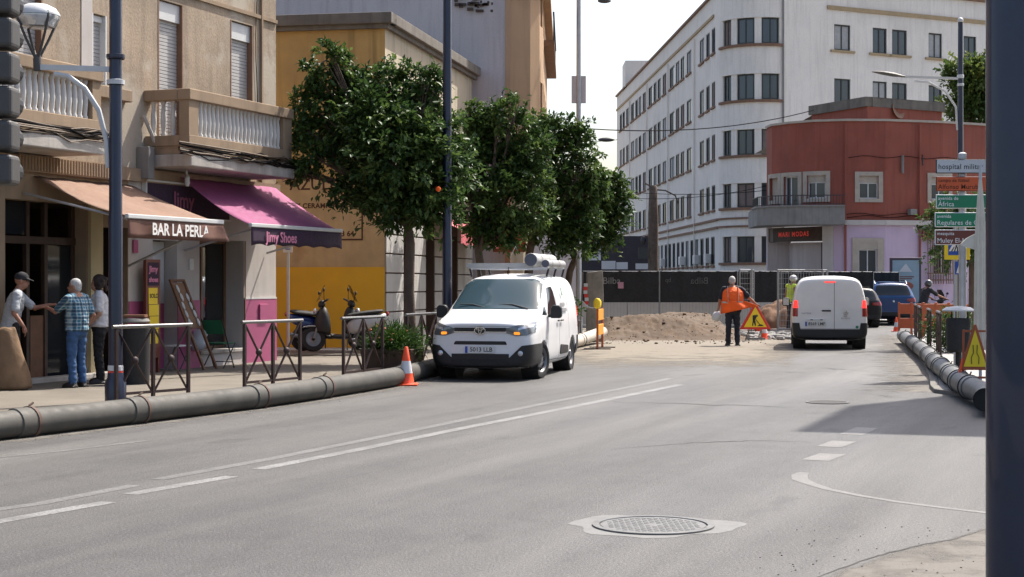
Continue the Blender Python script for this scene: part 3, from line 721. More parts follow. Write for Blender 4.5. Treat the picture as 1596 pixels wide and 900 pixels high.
side_open = [(FS.px(627),FS.px(640),.12,2.9,.3),(FS.px(662),FS.px(676),.12,2.9,.3),(FS.px(697),FS.px(712),.12,2.9,.3),(FS.px(693),FS.px(701),5.0,6.3,.2)]
b = FS.wall(3.45, zt, [side_open[3]]); b.build('side_wall_upper', M['creamwall'], OB)
b = FS.wall(.12, 3.45, side_open[:3]); b.build('side_wall_base', M['joint'], OB)
# ashlar courses as separate blocks between the openings
edges = [0]+[v for q in side_open[:3] for v in q[:2]]+[FS.L]
for k in range(0, len(edges), 2):
    a, c_ = edges[k], edges[k+1]; z = .14
    while z < 3.3:
        b = MB(); FS.box(b, a+.012 if k else a+.002, c_-.012, z, z+.405, .003, .035); b.build('stone_course', M['ashlar'], OB, bevel=.008); z += .44
b = MB(); FS.box(b, 0, FS.L, 3.42, 3.52, .003, .07); b.build('string_course', M['creamwall'], OB)
for q in side_open[:3]:
    b = MB(); FS.box(b, q[0], q[1], .12, 2.9, -.29, -.24); dd = b.build('door', M['wood_dk'], OB)
    b = MB(); FS.box(b, q[0]+.15, q[1]-.15, 2.2, 2.75, -.242, -.232); b.build('pane', M['carglass'], dd)
window(OB, FS, *side_open[3][:4], .15, frame='frame_br')
for F_, s0_, s1_ in ((FO, -.2, FO.L), (FS, 0, FS.L+.3)):
    b = MB(); F_.box(b, s0_, s1_ + (.2 if F_ is FO else 0), zt, zt+.25, -.3, .2); b.build('coping', M['coping'], OB, bevel=.02)
    b = MB(); F_.box(b, s0_, s1_ + (.1 if F_ is FO else 0), zt-.10, zt-.002, .003, .1); b.build('eaves_moulding', M['coping'], OB)
p4 = [C0, C0+uS*9.1, C0+uS*9.1+lf*7.5, C0+lf*7.5]
b = MB(); b.add([(p.x,p.y,zt+.1) for p in p4], [(0,1,2,3)]); b.build('roof', M['coping'], OB)
# raised step where the scooters stand
b = MB(); b.M = Matrix.Identity(4); FO.box(b, FO.px(432), FO.L-.2, .1, .20, .01, 1.1); b.build('parking_step', M['slabedge'], OB, bevel=.02)
# red awning on the side wall
RA = thing('red_awning', 'small faded red awning on the whitewashed side wall', 'awning')
a0, a1 = FS.px(663), FS.px(728,.0)
b = MB(); b.loft([[FS.pt(t,3.35,.04) for t in (a0,a1)], [FS.pt(t,2.98,.9) for t in (a0,a1)]], caps=False, close=False)
o = b.build('canopy', M['aw_red'], RA); o.modifiers.new('t','SOLIDIFY').thickness = .01
b = MB(); b.loft([[FS.pt(a0+(a1-a0)*k/24, z+(.03*math.sin(k*1.6) if z < 2.9 else 0), .9+.01*math.sin(k*2)) for k in range(25)] for z in (2.97, 2.62)], caps=False, close=False)
o = b.build('valance', M['aw_red'], RA); o.modifiers.new('t','SOLIDIFY').thickness = .008
b = MB(); FS.box(b, a0-.01, a1+.01, 2.96, 3.0, .86, .92); b.build('front_bar', M['frame_w'], RA)
# ------------------------------------------------------------------ tall mauve building with the bow bay
MBd = thing('tall_mauve_building', 'tall grey mauve building end wall with a peach bow front and balconies', 'building')
C1 = C0+uS*9.35+Vector((1.05,.0)); uT = Vector((.035,.999)).normalized()
FM = Facade([tuple(C1+Vector((-12,2.0))), (C1.x,C1.y)])
b = FM.wall(0, 17); b.build('end_wall', M['mauve'], MBd)
b = MB(); r3 = random.Random(5)
for (px, py, n) in ((735,3,16),(752,12,18)):
    c_ = FM.pt(FM.px(px), FM.zat(FM.px(px), py))
    for k in range(n):
        p = c_+Vector((r3.uniform(-.45,.45),-.02,r3.uniform(-.14,.14))); b.box(p.x-r3.uniform(.02,.1),p.x+r3.uniform(.02,.12),p.y-.03,p.y+.2,p.z-.035,p.z+.035)
o = b.build('bare_brick_patch', M['brick'], MBd); tag(o, kind='stuff')
b = MB(); FM.box(b, FM.L-.16, FM.L, 0, 17, .004, .03); b.build('edge_strip', M['oldochre'], MBd)
FT = Facade([(C1.x,C1.y), (C1.x+.55,C1.y+.12), (C1.x+.82,C1.y+.5), (C1.x+.93,C1.y+1.2), (C1.x+.93+uT.x*9, C1.y+1.2+uT.y*9)])
op = [(FT.S[3]+.4+2.2*k, FT.S[3]+1.5+2.2*k, z, z+2.1, .15) for k in range(4) for z in (5.4, 8.9, 12.4)] + [(FT.S[2]+.15, FT.S[3]-.1, z, z+1.9, .12) for z in (5.5, 9.0)]
b = FT.wall(4.9, 17, op); b.build('bow_front', M['oldochre'], MBd)
b = FT.wall(0, 4.9, [(FT.S[3]+.3, FT.S[3]+2.5, 0.12, 3.0, .4), (FT.S[3]+3.3, FT.S[3]+6, .12, 3.0, .4)], o=-.9); b.build('shop_front', M['creamwall'], MBd)
for q in op: window(MBd, FT, *q[:4], .1, frame='frame_br')
b = MB(); FT.box(b, 0, FT.L, 4.78, 4.98, -.9, .14); FT.box(b, 0, FT.L, 9.9, 10.15, .003, .22); b.build('string_course', M['oldochre'], MBd)
b = MB(); FT.box(b, 0, FT.L, 4.5, 4.78, -.9, .06); b.build('bow_soffit', M['oldochre'], MBd)
for z in (5.2, 8.7, 12.2):
    b = MB(); FT.box(b, FT.S[3]+1.2, FT.L, z, z+.16, .003, .32); b.build('balcony_slab', M['sillbrown'], MBd)
    b = MB(); FT.box(b, FT.S[3]+1.2, FT.L, z+.95, z+1.0, .27, .32)
    for k in range(30): t = FT.S[3]+1.25+k*.27; FT.box(b, t, t+.02, z+.16, z+.95, .28, .30) if t < FT.L else None
    o = b.build('balcony_railing', M['ironblack'], MBd); tag(o, kind='stuff')
b = MB(); FT.box(b, FT.S[3]+.3, FT.S[3]+6, .12, 3.0, -1.35, -1.3); b.build('shop_glazing', M['carglass'], MBd)
b = MB(); cc = at(788,365,44.4); b.box(cc.x-.35,cc.x+.55,cc.y,cc.y+.08,cc.z-.5,cc.z+.62); sg = b.build('hanging_sign', M['barrier_o'], MBd)
text('lettering', 'ada', .5, M['sign_r'], sg, frame_m((cc.x-.28,cc.y-.01,cc.z-.2),(1,0,0),(0,0,1)))
b = MB(); b.add([(FM.pt(0,16.9).x,FM.pt(0,16.9).y,16.9),(C1.x,C1.y,16.9),(C1.x+2.6,C1.y+10,16.9),(C1.x-10,C1.y+12,16.9)],[(0,1,2,3)]); b.build('roof', M['coping'], MBd)
# ------------------------------------------------------------------ white four-storey building with the rounded corner
arc = [(15.5+2.5*math.cos(R(180+118*k/18)), 101+2.5*math.sin(R(180+118*k/18))) for k in range(19)]
rdir = Vector((.89,.454)).normalized(); e = Vector(arc[-1])
FWL = Facade([(10.4,159.0), (13.0,101.0)]); FWA = Facade(arc, True); FWR = Facade([tuple(e), tuple(e+rdir*34)])
WB = thing('white_corner_building', 'large white multi storey building with a rounded corner and rows of dark windows', 'building')
rows = [16.35, 12.91, 9.52, 6.29]; wl = FWL.L
left_op, rw = [], random.Random(9)
def lop(t0, t1, z0, z1): left_op.append((wl-t1, wl-t0, z0, z1))
for zi in rows:
    for (t0,t1) in ((1.2,2.5),(3.3,4.7),(5.5,7.3)): lop(t0,t1,zi,zi+1.6)
    for gI in range(4):
        g0 = 11.2+12.4*gI
        for (a,c_) in ((-.3,1.8),(2.9,4.7),(5.3,7.1),(7.8,10.3)):
            if g0+c_ < wl-.4: lop(g0+a, g0+c_, zi, zi+1.6)
t = 1.4
while t < wl-2: lop(t, t+1.4, 2.75, 4.6); t += 2.15
b = FWL.wall(0, 20, left_op, .14); b.build('street_wall', M['whitewall'], WB)
for q in left_op: window(WB, FWL, *q, .08, pane='pane' if rw.random() > .3 else ('curtain' if rw.random() > .4 else 'blind'), mull=1, bar=.08)
for q in left_op:
    b = MB(); FWL.box(b, q[0]-.08, q[1]+.08, q[2]-.13, q[2]-.002, .003, .12); b.build('window_sill', M['sillbrown'], WB)
arc_s = [(.9,1.74),(2.16,3.32),(3.75,4.91)]; arc_z = [(16.35,17.95),(12.91,14.5),(9.52,11.1),(6.29,7.78),(2.89,4.5)]
op = [(a,c_,z0,z1,.2) for (a,c_) in arc_s for (z0,z1) in arc_z]
b = FWA.wall(0, 20, op); o = b.build('rounded_wall', M['whitewall'], WB)
for i, q in enumerate(op): window(WB, FWA, *q[:4], .15, pane='pane' if i%4 else 'blind', mull=1, bar=.09)
for (z0,z1) in arc_z:
    b = MB(); FWA.box(b, .55, 5.1, z0-.16, z0-.003, .003, .14); b.build('sill_band', M['sillbrown'], WB)
    b = MB(); FWA.box(b, .75, 5.02, z1+.003, z1+.06, .003, .06); b.build('lintel_band', M['whitewall'], WB)
rc_ = [(3.97,5.24),(7.03,8.17),(8.6,9.82),(11.63,12.76),(14.6,15.7),(17.6,18.8),(20.2,21.4),(24,25.2),(27,28.2)]
op = [(a,c_,z0,z0+1.62,.2) for (a,c_) in rc_ for z0 in (16.25,12.85,9.5,6.2,2.8)]
b = FWR.wall(0, 20.2, op); b.build('front_wall', M['whitewall'], WB)
for i, q in enumerate(op): window(WB, FWR, *q[:4], .12, pane=['curtain','pane','pane'][i%3], mull=1, bar=.09)
for q in op:
    b = MB(); FWR.box(b, q[0]-.3, q[1]+.3, q[2]-.14, q[2]-.002, .003, .13); b.build('window_sill', M['bandyel'], WB)
b = MB(); FWR.box(b, 3.4, 34, 18.75, 19.0, .003, .09); b.build('tan_band', M['bandyel'], WB)
b = MB(); FWL.box(b, 0, wl-1.5, 18.6, 18.78, .003, .10); b.build('tan_band', M['bandyel'], WB)
for F_, h in ((FWL,20.0),(FWA,20.001),(FWR,20.2)):
    b = MB(); F_.box(b, 0, F_.L, h, h+.16, -.4, .16); b.build('coping', M['sillbrown'], WB)
b = MB()
for z in (5.55, 5.05): FWL.box(b, 0, wl, z, z+.14, .003, .12); FWA.box(b, .0, 5.1, z+.02, z+.13, .003, .1)
b.build('brown_band', M['sillbrown'], WB)
for t in (9.2, 21.9, 34.4, 46.7): 
    b = MB(); b.tube([FWL.pt(wl-t,.1,.09), FWL.pt(wl-t,18.4,.09)], .055, 6); b.build('downpipe', M['whitewall'], WB)
b = MB(); b.tube([FWA.pt(5.12,.1,.1), FWA.pt(5.12,19.9,.1)], .06, 6); b.build('downpipe', M['conc'], WB)
b = MB(); b.add([(10.4,159,19.98),(13,101,19.98)]+[(x,y,19.98) for x,y in arc[1:]]+[tuple(FWR.pt(34,19.98)), (60,150,19.98)], [tuple(range(22))]); b.build('roof', M['coping'], WB)
b = MB(); b.box(10.6,13,150,154,20,22.4); b.build('roof_box', M['whitewall'], WB)
b = MB(); b.box(13.4,16.5,104,110,20,23.5); b.build('roof_box', M['whitewall'], WB)
for t in (3.0, 7.5, 14, 24): 
    b = MB(); FWL.box(b, wl-t-.4, wl-t+.4, 2.9, 3.5, .02, .4); b.build('air_conditioner', M['whitewall'], WB, bevel=.03)
# ------------------------------------------------------------------ red building with the lilac ground floor
pl = [(1203,84),(1195,75.5),(1203,74.3),(1230,73.2),(1270,72.3),(1320,71.9),(1380,72.0),(1470,72.9),(1545,74.3),(1620,76.5),(1700,79)]
FR = Facade([(at(x,440,Y).x, Y) for x, Y in pl])
RB = thing('red_corner_building', 'dull red curved two storey corner building with lilac ground floor and a long concrete balcony', 'building')
rp = lambda x: FR.px(x) if x > 1196 else FR.S[1]
def px_r(x):   # image column on the visible (curved) part only
    k = (x-CX)/FPX; best = None
    for i in range(1, len(FR.P)-1):
        a, b_ = FR.P[i], FR.P[i+1]; da, db = a.x-k*a.y, b_.x-k*b_.y
        if da <= 0 <= db: return FR.S[i]+(FR.S[i+1]-FR.S[i])*(-da/(db-da+1e-9))
    return FR.L
zr = lambda y: EYE+(HY-y)*72/FPX
op1 = [(px_r(1200),px_r(1213),5.45,6.5,.2),(px_r(1222),px_r(1244),4.99,6.5,.25),(px_r(1258),px_r(1287),5.45,6.5,.2),(px_r(1339),px_r(1369),5.42,6.45,.2),(px_r(1451),px_r(1478),5.42,6.45,.2)]
b = FR.wall(4.42, 8.9, op1, o=.0); b.build('red_upper_wall', M['red'], RB)
dA, dB = px_r(1197), px_r(1282)
op0 = [(dA, dB, 0, 4.2, 1.1), (px_r(1338),px_r(1367),2.0,3.15,.25), (px_r(1455),px_r(1480),2.0,3.5,.2)]
b = FR.wall(0, 4.42, op0[:1], o=.02, s1=dB); b.build('grey_lower_wall', M['mauve'], RB)
b = FR.wall(0, 4.42, op0[1:], o=.02, s0=dB); b.build('lilac_lower_wall', M['lilac'], RB)
b = MB(); FR.box(b, px_r(1300), FR.L, 4.24, 4.46, .022, .16); b.build('white_cornice', M['whiteplaster'], RB)
b = MB(); FR.box(b, dB-.003, px_r(1299), .0, 4.2, .024, .06); b.build('white_pier', M['whiteplaster'], RB)
b = MB(); FR.box(b, FR.S[1]+.01, FR.L, 8.9, 9.0, -.25, .08); b.build('coping', M['stonetrim'], RB)
for i, q in enumerate(op1):
    b = MB(); w_ = .20; zb = q[2]-.16 if i != 1 else 4.99; F_ = FR
    F_.box(b, q[0]-w_, q[0], zb, q[3]+.18, .003, .05); F_.box(b, q[1], q[1]+w_, zb, q[3]+.18, .003, .05); F_.box(b, q[0], q[1], q[3], q[3]+.18, .003, .05)
    if i != 1: F_.box(b, q[0], q[1], q[2]-.16, q[2], .003, .07)
    b.build('window_surround', M['stonetrim'], RB)
    if i == 0: shutter(RB, FR, q[0], q[1], q[2], q[3], .12, 'stonetrim', .08)
    else:
        window(RB, FR, q[0], q[1], q[2], q[3]-(.3 if i != 1 else 0), .15, frame='frame_w', mull=1, bar=.055)
        if i != 1:
            b = MB(); FR.box(b, q[0], q[1], q[3]-.3, q[3], -.16, -.06); b.build('shutter_box', M['stonetrim'], RB)
q = op0[1]
b = MB(); FR.box(b, q[0]-.3, q[0], 1.6, 3.65, .024, .07); FR.box(b, q[1], q[1]+.3, 1.6, 3.65, .024, .07); FR.box(b, q[0], q[1], 3.45, 3.65, .024, .07); b.build('window_surround', M['stonetrim'], RB)
window(RB, FR, *q[:4], .1, frame='frame_w', mull=1, bar=.05)
b = MB(); FR.box(b, q[0], q[1], 3.15, 3.45, .022, .05); b.build('shutter_box', M['stonetrim'], RB)
window(RB, FR, *op0[2][:4], .1, frame='frame_w', mull=1, bar=.05)
b = MB(); ga, gb = px_r(1443), px_r(1483)
k = 0
while ga+k*.13 < gb: b.tube([FR.pt(ga+k*.13, 1.6, .22), FR.pt(ga+k*.13, 3.85, .16)], .022, 5); k += 1
for z in (2.05, 3.6, 1.75): FR.box(b, ga-.05, gb+.05, z, z+.05, .17, .2)
o = b.build('window_grille', M['frame_br'], RB); tag(o, kind='stuff')
b = MB(); FR.box(b, px_r(1434), px_r(1475), 3.60, 4.10, .16, .24); ps = b.build('shop_sign', M['sign_br'], RB)
text('lettering', 'M', .55, M['sign_r'], ps, FR.fm(px_r(1441), 3.86, .25))
# recessed shop entrance with lit sign
b = MB(); FR.box(b, dA+.02, px_r(1262), .02, 3.5, -1.05, -1.0); b.build('grey_shutter', M['mauve'], RB)
b = MB(); FR.box(b, px_r(1262), dB-.02, .02, 3.5, -1.04, -.99); b.build('dark_door', M['wood_dk'], RB)
b = MB(); FR.box(b, px_r(1197)+.02, dB-.03, 3.53, 4.18, -.2, -.05); ms = b.build('shop_sign', M['wood_dk'], RB)
text('lettering', 'MARI MODAS', .30, mat('lit_red_letters', (.75,.05,.03), .5, 0, emit=.06), ms, FR.fm(px_r(1212), 3.85, -.045), spacing=1.25, bold=.008)
# long concrete balcony
BAL = Facade([(at(x,440,Y).x, Y) for x, Y in ((1172,74.0),(1180,72.2),(1200,71.2),(1250,70.5),(1317,70.4))])
b = MB(); back = [FR.pt(px_r(1317),0,.004).xy, FR.pt(px_r(1250),0,.004).xy, FR.pt(px_r(1205),0,.004).xy, (BAL.P[0].x+.2, 76.5)]
poly = [tuple(p) for p in BAL.P]+[tuple(p) for p in back]
b.prism(poly, 4.22, 5.0); b.build('balcony_slab', M['conc'], RB)
b = MB(); BAL.box(b, 0, BAL.L, 5.0, 5.07, -.15, .06); b.build('balcony_edge', M['conc'], RB)
b = MB(); BAL.box(b, 0, BAL.L, 5.48, 5.52, -.06, -.02); BAL.box(b, 0, BAL.L, 5.10, 5.13, -.05, -.03); b.build('balcony_handrail', M['ironblack'], RB)
b = MB(); t = 0
while t < BAL.L: BAL.box(b, t, t+.02, 5.07, 5.48, -.05, -.03); t += .13
o = b.build('balcony_bars', M['ironblack'], RB); tag(o, kind='stuff')
for px, y0, y1 in ((1405,242,270),(1436,240,257)):
    b = MB(); s_ = px_r(px); b.tube([FR.pt(s_, zr(y1), .1), FR.pt(s_, zr(y0), .1)], .06 if px == 1405 else .03, 6); b.build('wall_bracket', M['conc' if px == 1405 else 'ironblack'], RB)
b = MB(); FR.box(b, px_r(1414), px_r(1424), zr(335), zr(326), .003, .3); b.build('junction_box', M['conc'], RB, bevel=.02)
for px in (1318, 1432):
    b = MB(); b.tube([FR.pt(px_r(px),.1,.10), FR.pt(px_r(px),8.8,.10)], .05, 7); b.build('downpipe', M['red'], RB, smooth=True)
for k, (x0_,x1_,zz) in enumerate(((1300,1540,4.62),(1298,1540,4.72),(1322,1540,7.3))):
    b = MB(); b.tube([FR.pt(px_r(x0_+(x1_-x0_)*j/20), zz-.05*math.sin(j*1.1+k), .045) for j in range(21)], .014, 5); b.build('wall_cable', M['cable_d'], RB)
# roof hut
h0, h1, h2 = at(1265,440,79), at(1352,440,75), at(1468,440,77.5)
FH = Facade([h0.xy, h1.xy, h2.xy]); 
b = FH.wall(8.7, 9.9); b.add([(h0.x,h0.y,8.7),(h0.x+3,h0.y+4,8.7),(h0.x+3,h0.y+4,9.9),(h0.x,h0.y,9.9)],[(0,1,2,3)]); b.build('roof_hut_wall', M['red'], RB)
b = MB(); FH.box(b, -.1, FH.L+.1, 9.9, 10.35, -.3, .12); b.build('roof_hut_coping', M['coping'], RB)
b = MB(); b.add([(h0.x,h0.y,9.88),(h1.x,h1.y,9.88),(h2.x,h2.y,9.88),(h2.x,h2.y+5,9.88),(h0.x,h0.y+5,9.88)],[(0,1,2,3,4)]); b.build('roof_hut_top', M['coping'], RB)
rr = [FR.pt(t,8.88) for t in FR.S]; b = MB(); b.add(rr+[Vector((rr[-1].x,90,8.88)), Vector((rr[0].x,90,8.88))], [tuple(range(len(rr)+2))]); b.build('roof', M['coping'], RB)
dsh = at(1399,172,76); b = MB(); b.M = Matrix.Translation(dsh) @ Matrix.Rotation(R(70),4,'X') @ Matrix.Rotation(R(40),4,'Y')
b.lathe([(.02,-.06),(.25,-.04),(.45,.05),(.44,.06),(.2,-.02)], 18); b.M = Matrix.Identity(4); b.tube([dsh, dsh+Vector((.1,.2,-.8))], .03, 6); b.build('satellite_dish', M['sillbrown'], RB, smooth=True)
# ------------------------------------------------------------------ black and white hoarding at the end of the street
HB = thing('checkered_hoarding', 'tall dark hoarding with white square panels beyond the trees', 'hoarding')
hx0, hx1 = at(880,440,86).x, at(1012,440,86).x
b = MB(); b.box(hx0, hx1, 86, 86.2, 0, 4.15); b.build('dark_boards', mat('dark_hoarding', (.035,.03,.037), .7, .1), HB)
for k, (x0,x1,y0,y1) in enumerate(((912,937,378,406),(937,960,407,420),(960,979,409,420),(990,1012,411,420),(884,905,406,421))):
    p, q_ = at(x0,y0,85.97), at(x1,y1,85.97); b = MB(); b.box(p.x+.02,q_.x-.02,85.96,85.995,q_.z,p.z); b.build('white_panel', M['sign_w'], HB)
# tall building outside the frame on the right whose shadow reaches the road
KB = thing('right_corner_building', 'tall pale corner building standing right of the camera view', 'building')
FK = Facade([(21,34.6),(12.0,29.7),(10.62,26.0),(24,21.7)]); kh = 16.0
opk = [(FK.S[1]+1.2,FK.S[1]+2.6,z,z+1.6,.2) for z in (1.0,4.2,7.4,10.6,13.2)]+[(FK.S[2]+1.5+3*k,FK.S[2]+2.8+3*k,z,z+1.6,.2) for k in range(4) for z in (1.0,4.2,7.4,10.6,13.2)]
b = FK.wall(0, kh, opk); b.build('wall', M['creamwall'], KB)
for q in opk: window(KB, FK, *q[:4], .15, frame='frame_br')
b = MB(); b.prism([(24,21.7),(30,38),(21,34.6),(12.0,29.7),(10.62,26.0)], kh, kh+.2); b.build('roof', M['coping'], KB)
# ------------------------------------------------------------------ vehicles (local x forward, y left, z up, origin under the front axle)
def car_body(stations, level=2):
    """stations: (x, [(y,z)...]) half sections from underside centre to roof centre -> smooth closed mesh"""
    rings = []
    for x, h in stations:
        rings.append([(x, y, z) for y, z in h]+[(x, -y, z) for y, z in h[-2:0:-1]])
    b = MB(); b.loft(rings, caps=False); n = len(rings[0])
    # capped ends as fans of quads across
    for ri, rg in ((0, rings[0]), (len(rings)-1, rings[-1])):
        h = len(stations[0][1]); base = len(b.v); b.v += [tuple(p) for p in rg]
        for i in range(h-1):
            a0, a1 = i, i+1; c0, c1 = (n-i) % n, n-i-1
            f = (a0, a1, c1, c0) if i > 0 else (a0, a1, c1)
            if i == h-2: f = (a0, a1, c0)
            b.f.append(tuple(base+k for k in f))
    me = b.mesh('cage'); bm = bmesh.new(); bm.from_mesh(me); bmesh.ops.remove_doubles(bm, verts=bm.verts, dist=1e-4); bmesh.ops.recalc_face_normals(bm, faces=bm.faces); bm.to_mesh(me); bm.free()
    o = bpy.data.objects.new('cage', me); COL.objects.link(o)
    m = o.modifiers.new('s', 'SUBSURF'); m.levels = level; m.render_levels = level
    return baked(o)
def cut_arches(me, axles, r, yw):
    o = bpy.data.objects.new('body', me); COL.objects.link(o); tmp = []
    for x in axles:
        b = MB(); b.lathe([(r,-2*yw),(r,-yw*.62)], 32, (x,0,.31), 'Y'); b.lathe([(r,yw*.62),(r,2*yw)], 32, (x,0,.31), 'Y')
        c = b.build('cut'); tmp.append(c); m = o.modifiers.new('b', 'BOOLEAN'); m.operation = 'DIFFERENCE'; m.object = c; m.solver = 'EXACT'
    out = baked(o)
    for c in tmp: bpy.data.objects.remove(c, do_unlink=True)
    return out
def smooth_like(cut, full):
    '''carry the uncut body's smooth normals over to the mesh with wheel arches cut out'''
    from mathutils.bvhtree import BVHTree
    V = [v.co.copy() for v in full.vertices]; N = [v.normal.copy() for v in full.vertices]; Pg = [tuple(p.vertices) for p in full.polygons]
    bv = BVHTree.FromPolygons(V, Pg); out = []
    cut.polygons.foreach_set('use_smooth', [True]*len(cut.polygons))
    for v in cut.vertices:
        loc, n, i, d = bv.find_nearest(v.co)
        if i is None or d > 2e-3: out.append(v.normal.copy()); continue
        acc = Vector((0,0,0))
        for k in Pg[i]: acc += N[k]/((V[k]-v.co).length+1e-4)
        out.append(acc.normalized())
    cut.normals_split_custom_set_from_vertices(out)
def panel(name, me, view, poly, m, parent, off=.003, thick=.012, sel=None, smooth=True):
    """convex region of the body surface lifted out by off. view 'side': poly in (x,z); 'front': poly in (y,z); 'top': (x,y)"""
    bm = bmesh.new(); bm.from_mesh(me)
    cx = sum(p[0] for p in poly)/len(poly); cy = sum(p[1] for p in poly)/len(poly)
    mk = {'side': lambda a, b: Vector((a,0,b)), 'front': lambda a, b: Vector((0,a,b)), 'top': lambda a, b: Vector((a,b,0))}[view]
    for i in range(len(poly)):
        p, q = poly[i], poly[(i+1)%len(poly)]; d = Vector((q[0]-p[0], q[1]-p[1])); nn = Vector((d.y,-d.x))
        if nn.dot(Vector((cx-p[0], cy-p[1]))) > 0: nn = -nn
        geom = bm.verts[:]+bm.edges[:]+bm.faces[:]
        bmesh.ops.bisect_plane(bm, geom=geom, plane_co=mk(*p), plane_no=mk(*nn).normalized(), clear_outer=True, dist=1e-6)
    if sel: bmesh.ops.delete(bm, geom=[f for f in bm.faces if not sel(f.calc_center_median(), f.normal)], context='FACES')
    bm.normal_update()
    if not bm.faces: bm.free(); return None
    nrm = [v.normal.copy() for v in bm.verts]
    for v, k in zip(bm.verts, nrm): v.co += k*off
    be = [e for e in bm.edges if e.is_boundary]
    r = bmesh.ops.extrude_edge_only(bm, edges=be); nv = [g for g in r['geom'] if isinstance(g, bmesh.types.BMVert)]
    bm.normal_update()
    src = {}
    for e in be:
        for v in e.verts: src[v.co.to_tuple(5)] = v.normal.copy()
    for v in nv: v.co -= (src.get(v.co.to_tuple(5)) or v.normal)*(thick+off*.2)
    out = bpy.data.meshes.new(name); bm.to_mesh(out); bm.free(); out.materials.clear(); out.materials.append(m)
    if smooth:
        out.polygons.foreach_set('use_smooth', [True]*len(out.polygons)); out.set_sharp_from_angle(angle=R(40))
    o = bpy.data.objects.new(name, out); link(o, parent); return o
def rounded(poly, c):
    out = []
    for i in range(len(poly)):
        p0, p, p1 = Vector(poly[i-1]), Vector(poly[i]), Vector(poly[(i+1)%len(poly)])
        a = (p0-p).normalized()*c; b = (p1-p).normalized()*c
        out += [tuple(p+a), tuple(p+(a+b)*.28), tuple(p+b)]
    return out
def wheel_meshes(r, w, rim='rim', spokes=5, steel=True):
    t = MB(); t.lathe([(r*.66,-w*.42),(r*.72,-w*.5),(r*.94,-w*.48),(r*.995,-w*.34),(r,0),(r*.995,w*.34),(r*.94,w*.48),(r*.72,w*.5),(r*.66,w*.42)], 32, axis='Y', caps=False)
    ty = t.mesh('tyre', M['tyre'], 50)
    t = MB(); t.lathe([(r*.665,w*.46),(r*.62,w*.40),(r*.56,w*.22),(r*.40,w*.30),(r*.30,w*.36),(r*.2,w*.30),(r*.17,w*.42),(.001,w*.43)], 32, axis='Y', caps=False)
    t.lathe([(r*.665,-w*.40),(r*.4,-w*.3),(.001,-w*.3)], 24, axis='Y', caps=False)
    rm = t.mesh('rim', M[rim], 50)
    t = MB()
    for k in range(10):
        a = 2*math.pi*k/10; t.M = Matrix.Rotation(a,4,'Y') @ Matrix.Translation((r*.47,w*.265,0)); t.lathe([(.028,-.012),(.028,.012)], 8, axis='Y')
    hl = t.mesh('rim_holes', M['rubber'])
    return ty, rm, hl
def add_wheels(T, r, w, xs_, yw, steer=0., rim='rim'):
    ty, rm, hl = wheel_meshes(r, w, rim)
    for x in xs_:
        for sgn in (1,-1):
            e = obj('wheel', ty, T, (x, sgn*yw, r), (0,0,(steer if x > -1 else 0)+(0 if sgn > 0 else math.pi)))
            obj('rim', rm, e); h = obj('rim_holes', hl, e); tag(h, kind='stuff')
def plate(T, Mx, txt, w=.52, h=.112):
    b = MB(); b.M = Mx; b.box(-w/2,w/2,-h/2,h/2,-.01,.006); p = b.build('number_plate', M['plate'], T)
    b = MB(); b.M = Mx; b.box(-w/2,-w/2+.045,-h/2,h/2,.0062,.0075); b.build('blue_band', M['plateblue'], p)
    text('characters', txt, h*.92, M['black_txt'], p, Mx @ Matrix.Translation((.022,0,.0065)), ext=.001, align='CENTER', sx=1.0, bold=.0015)
    return p
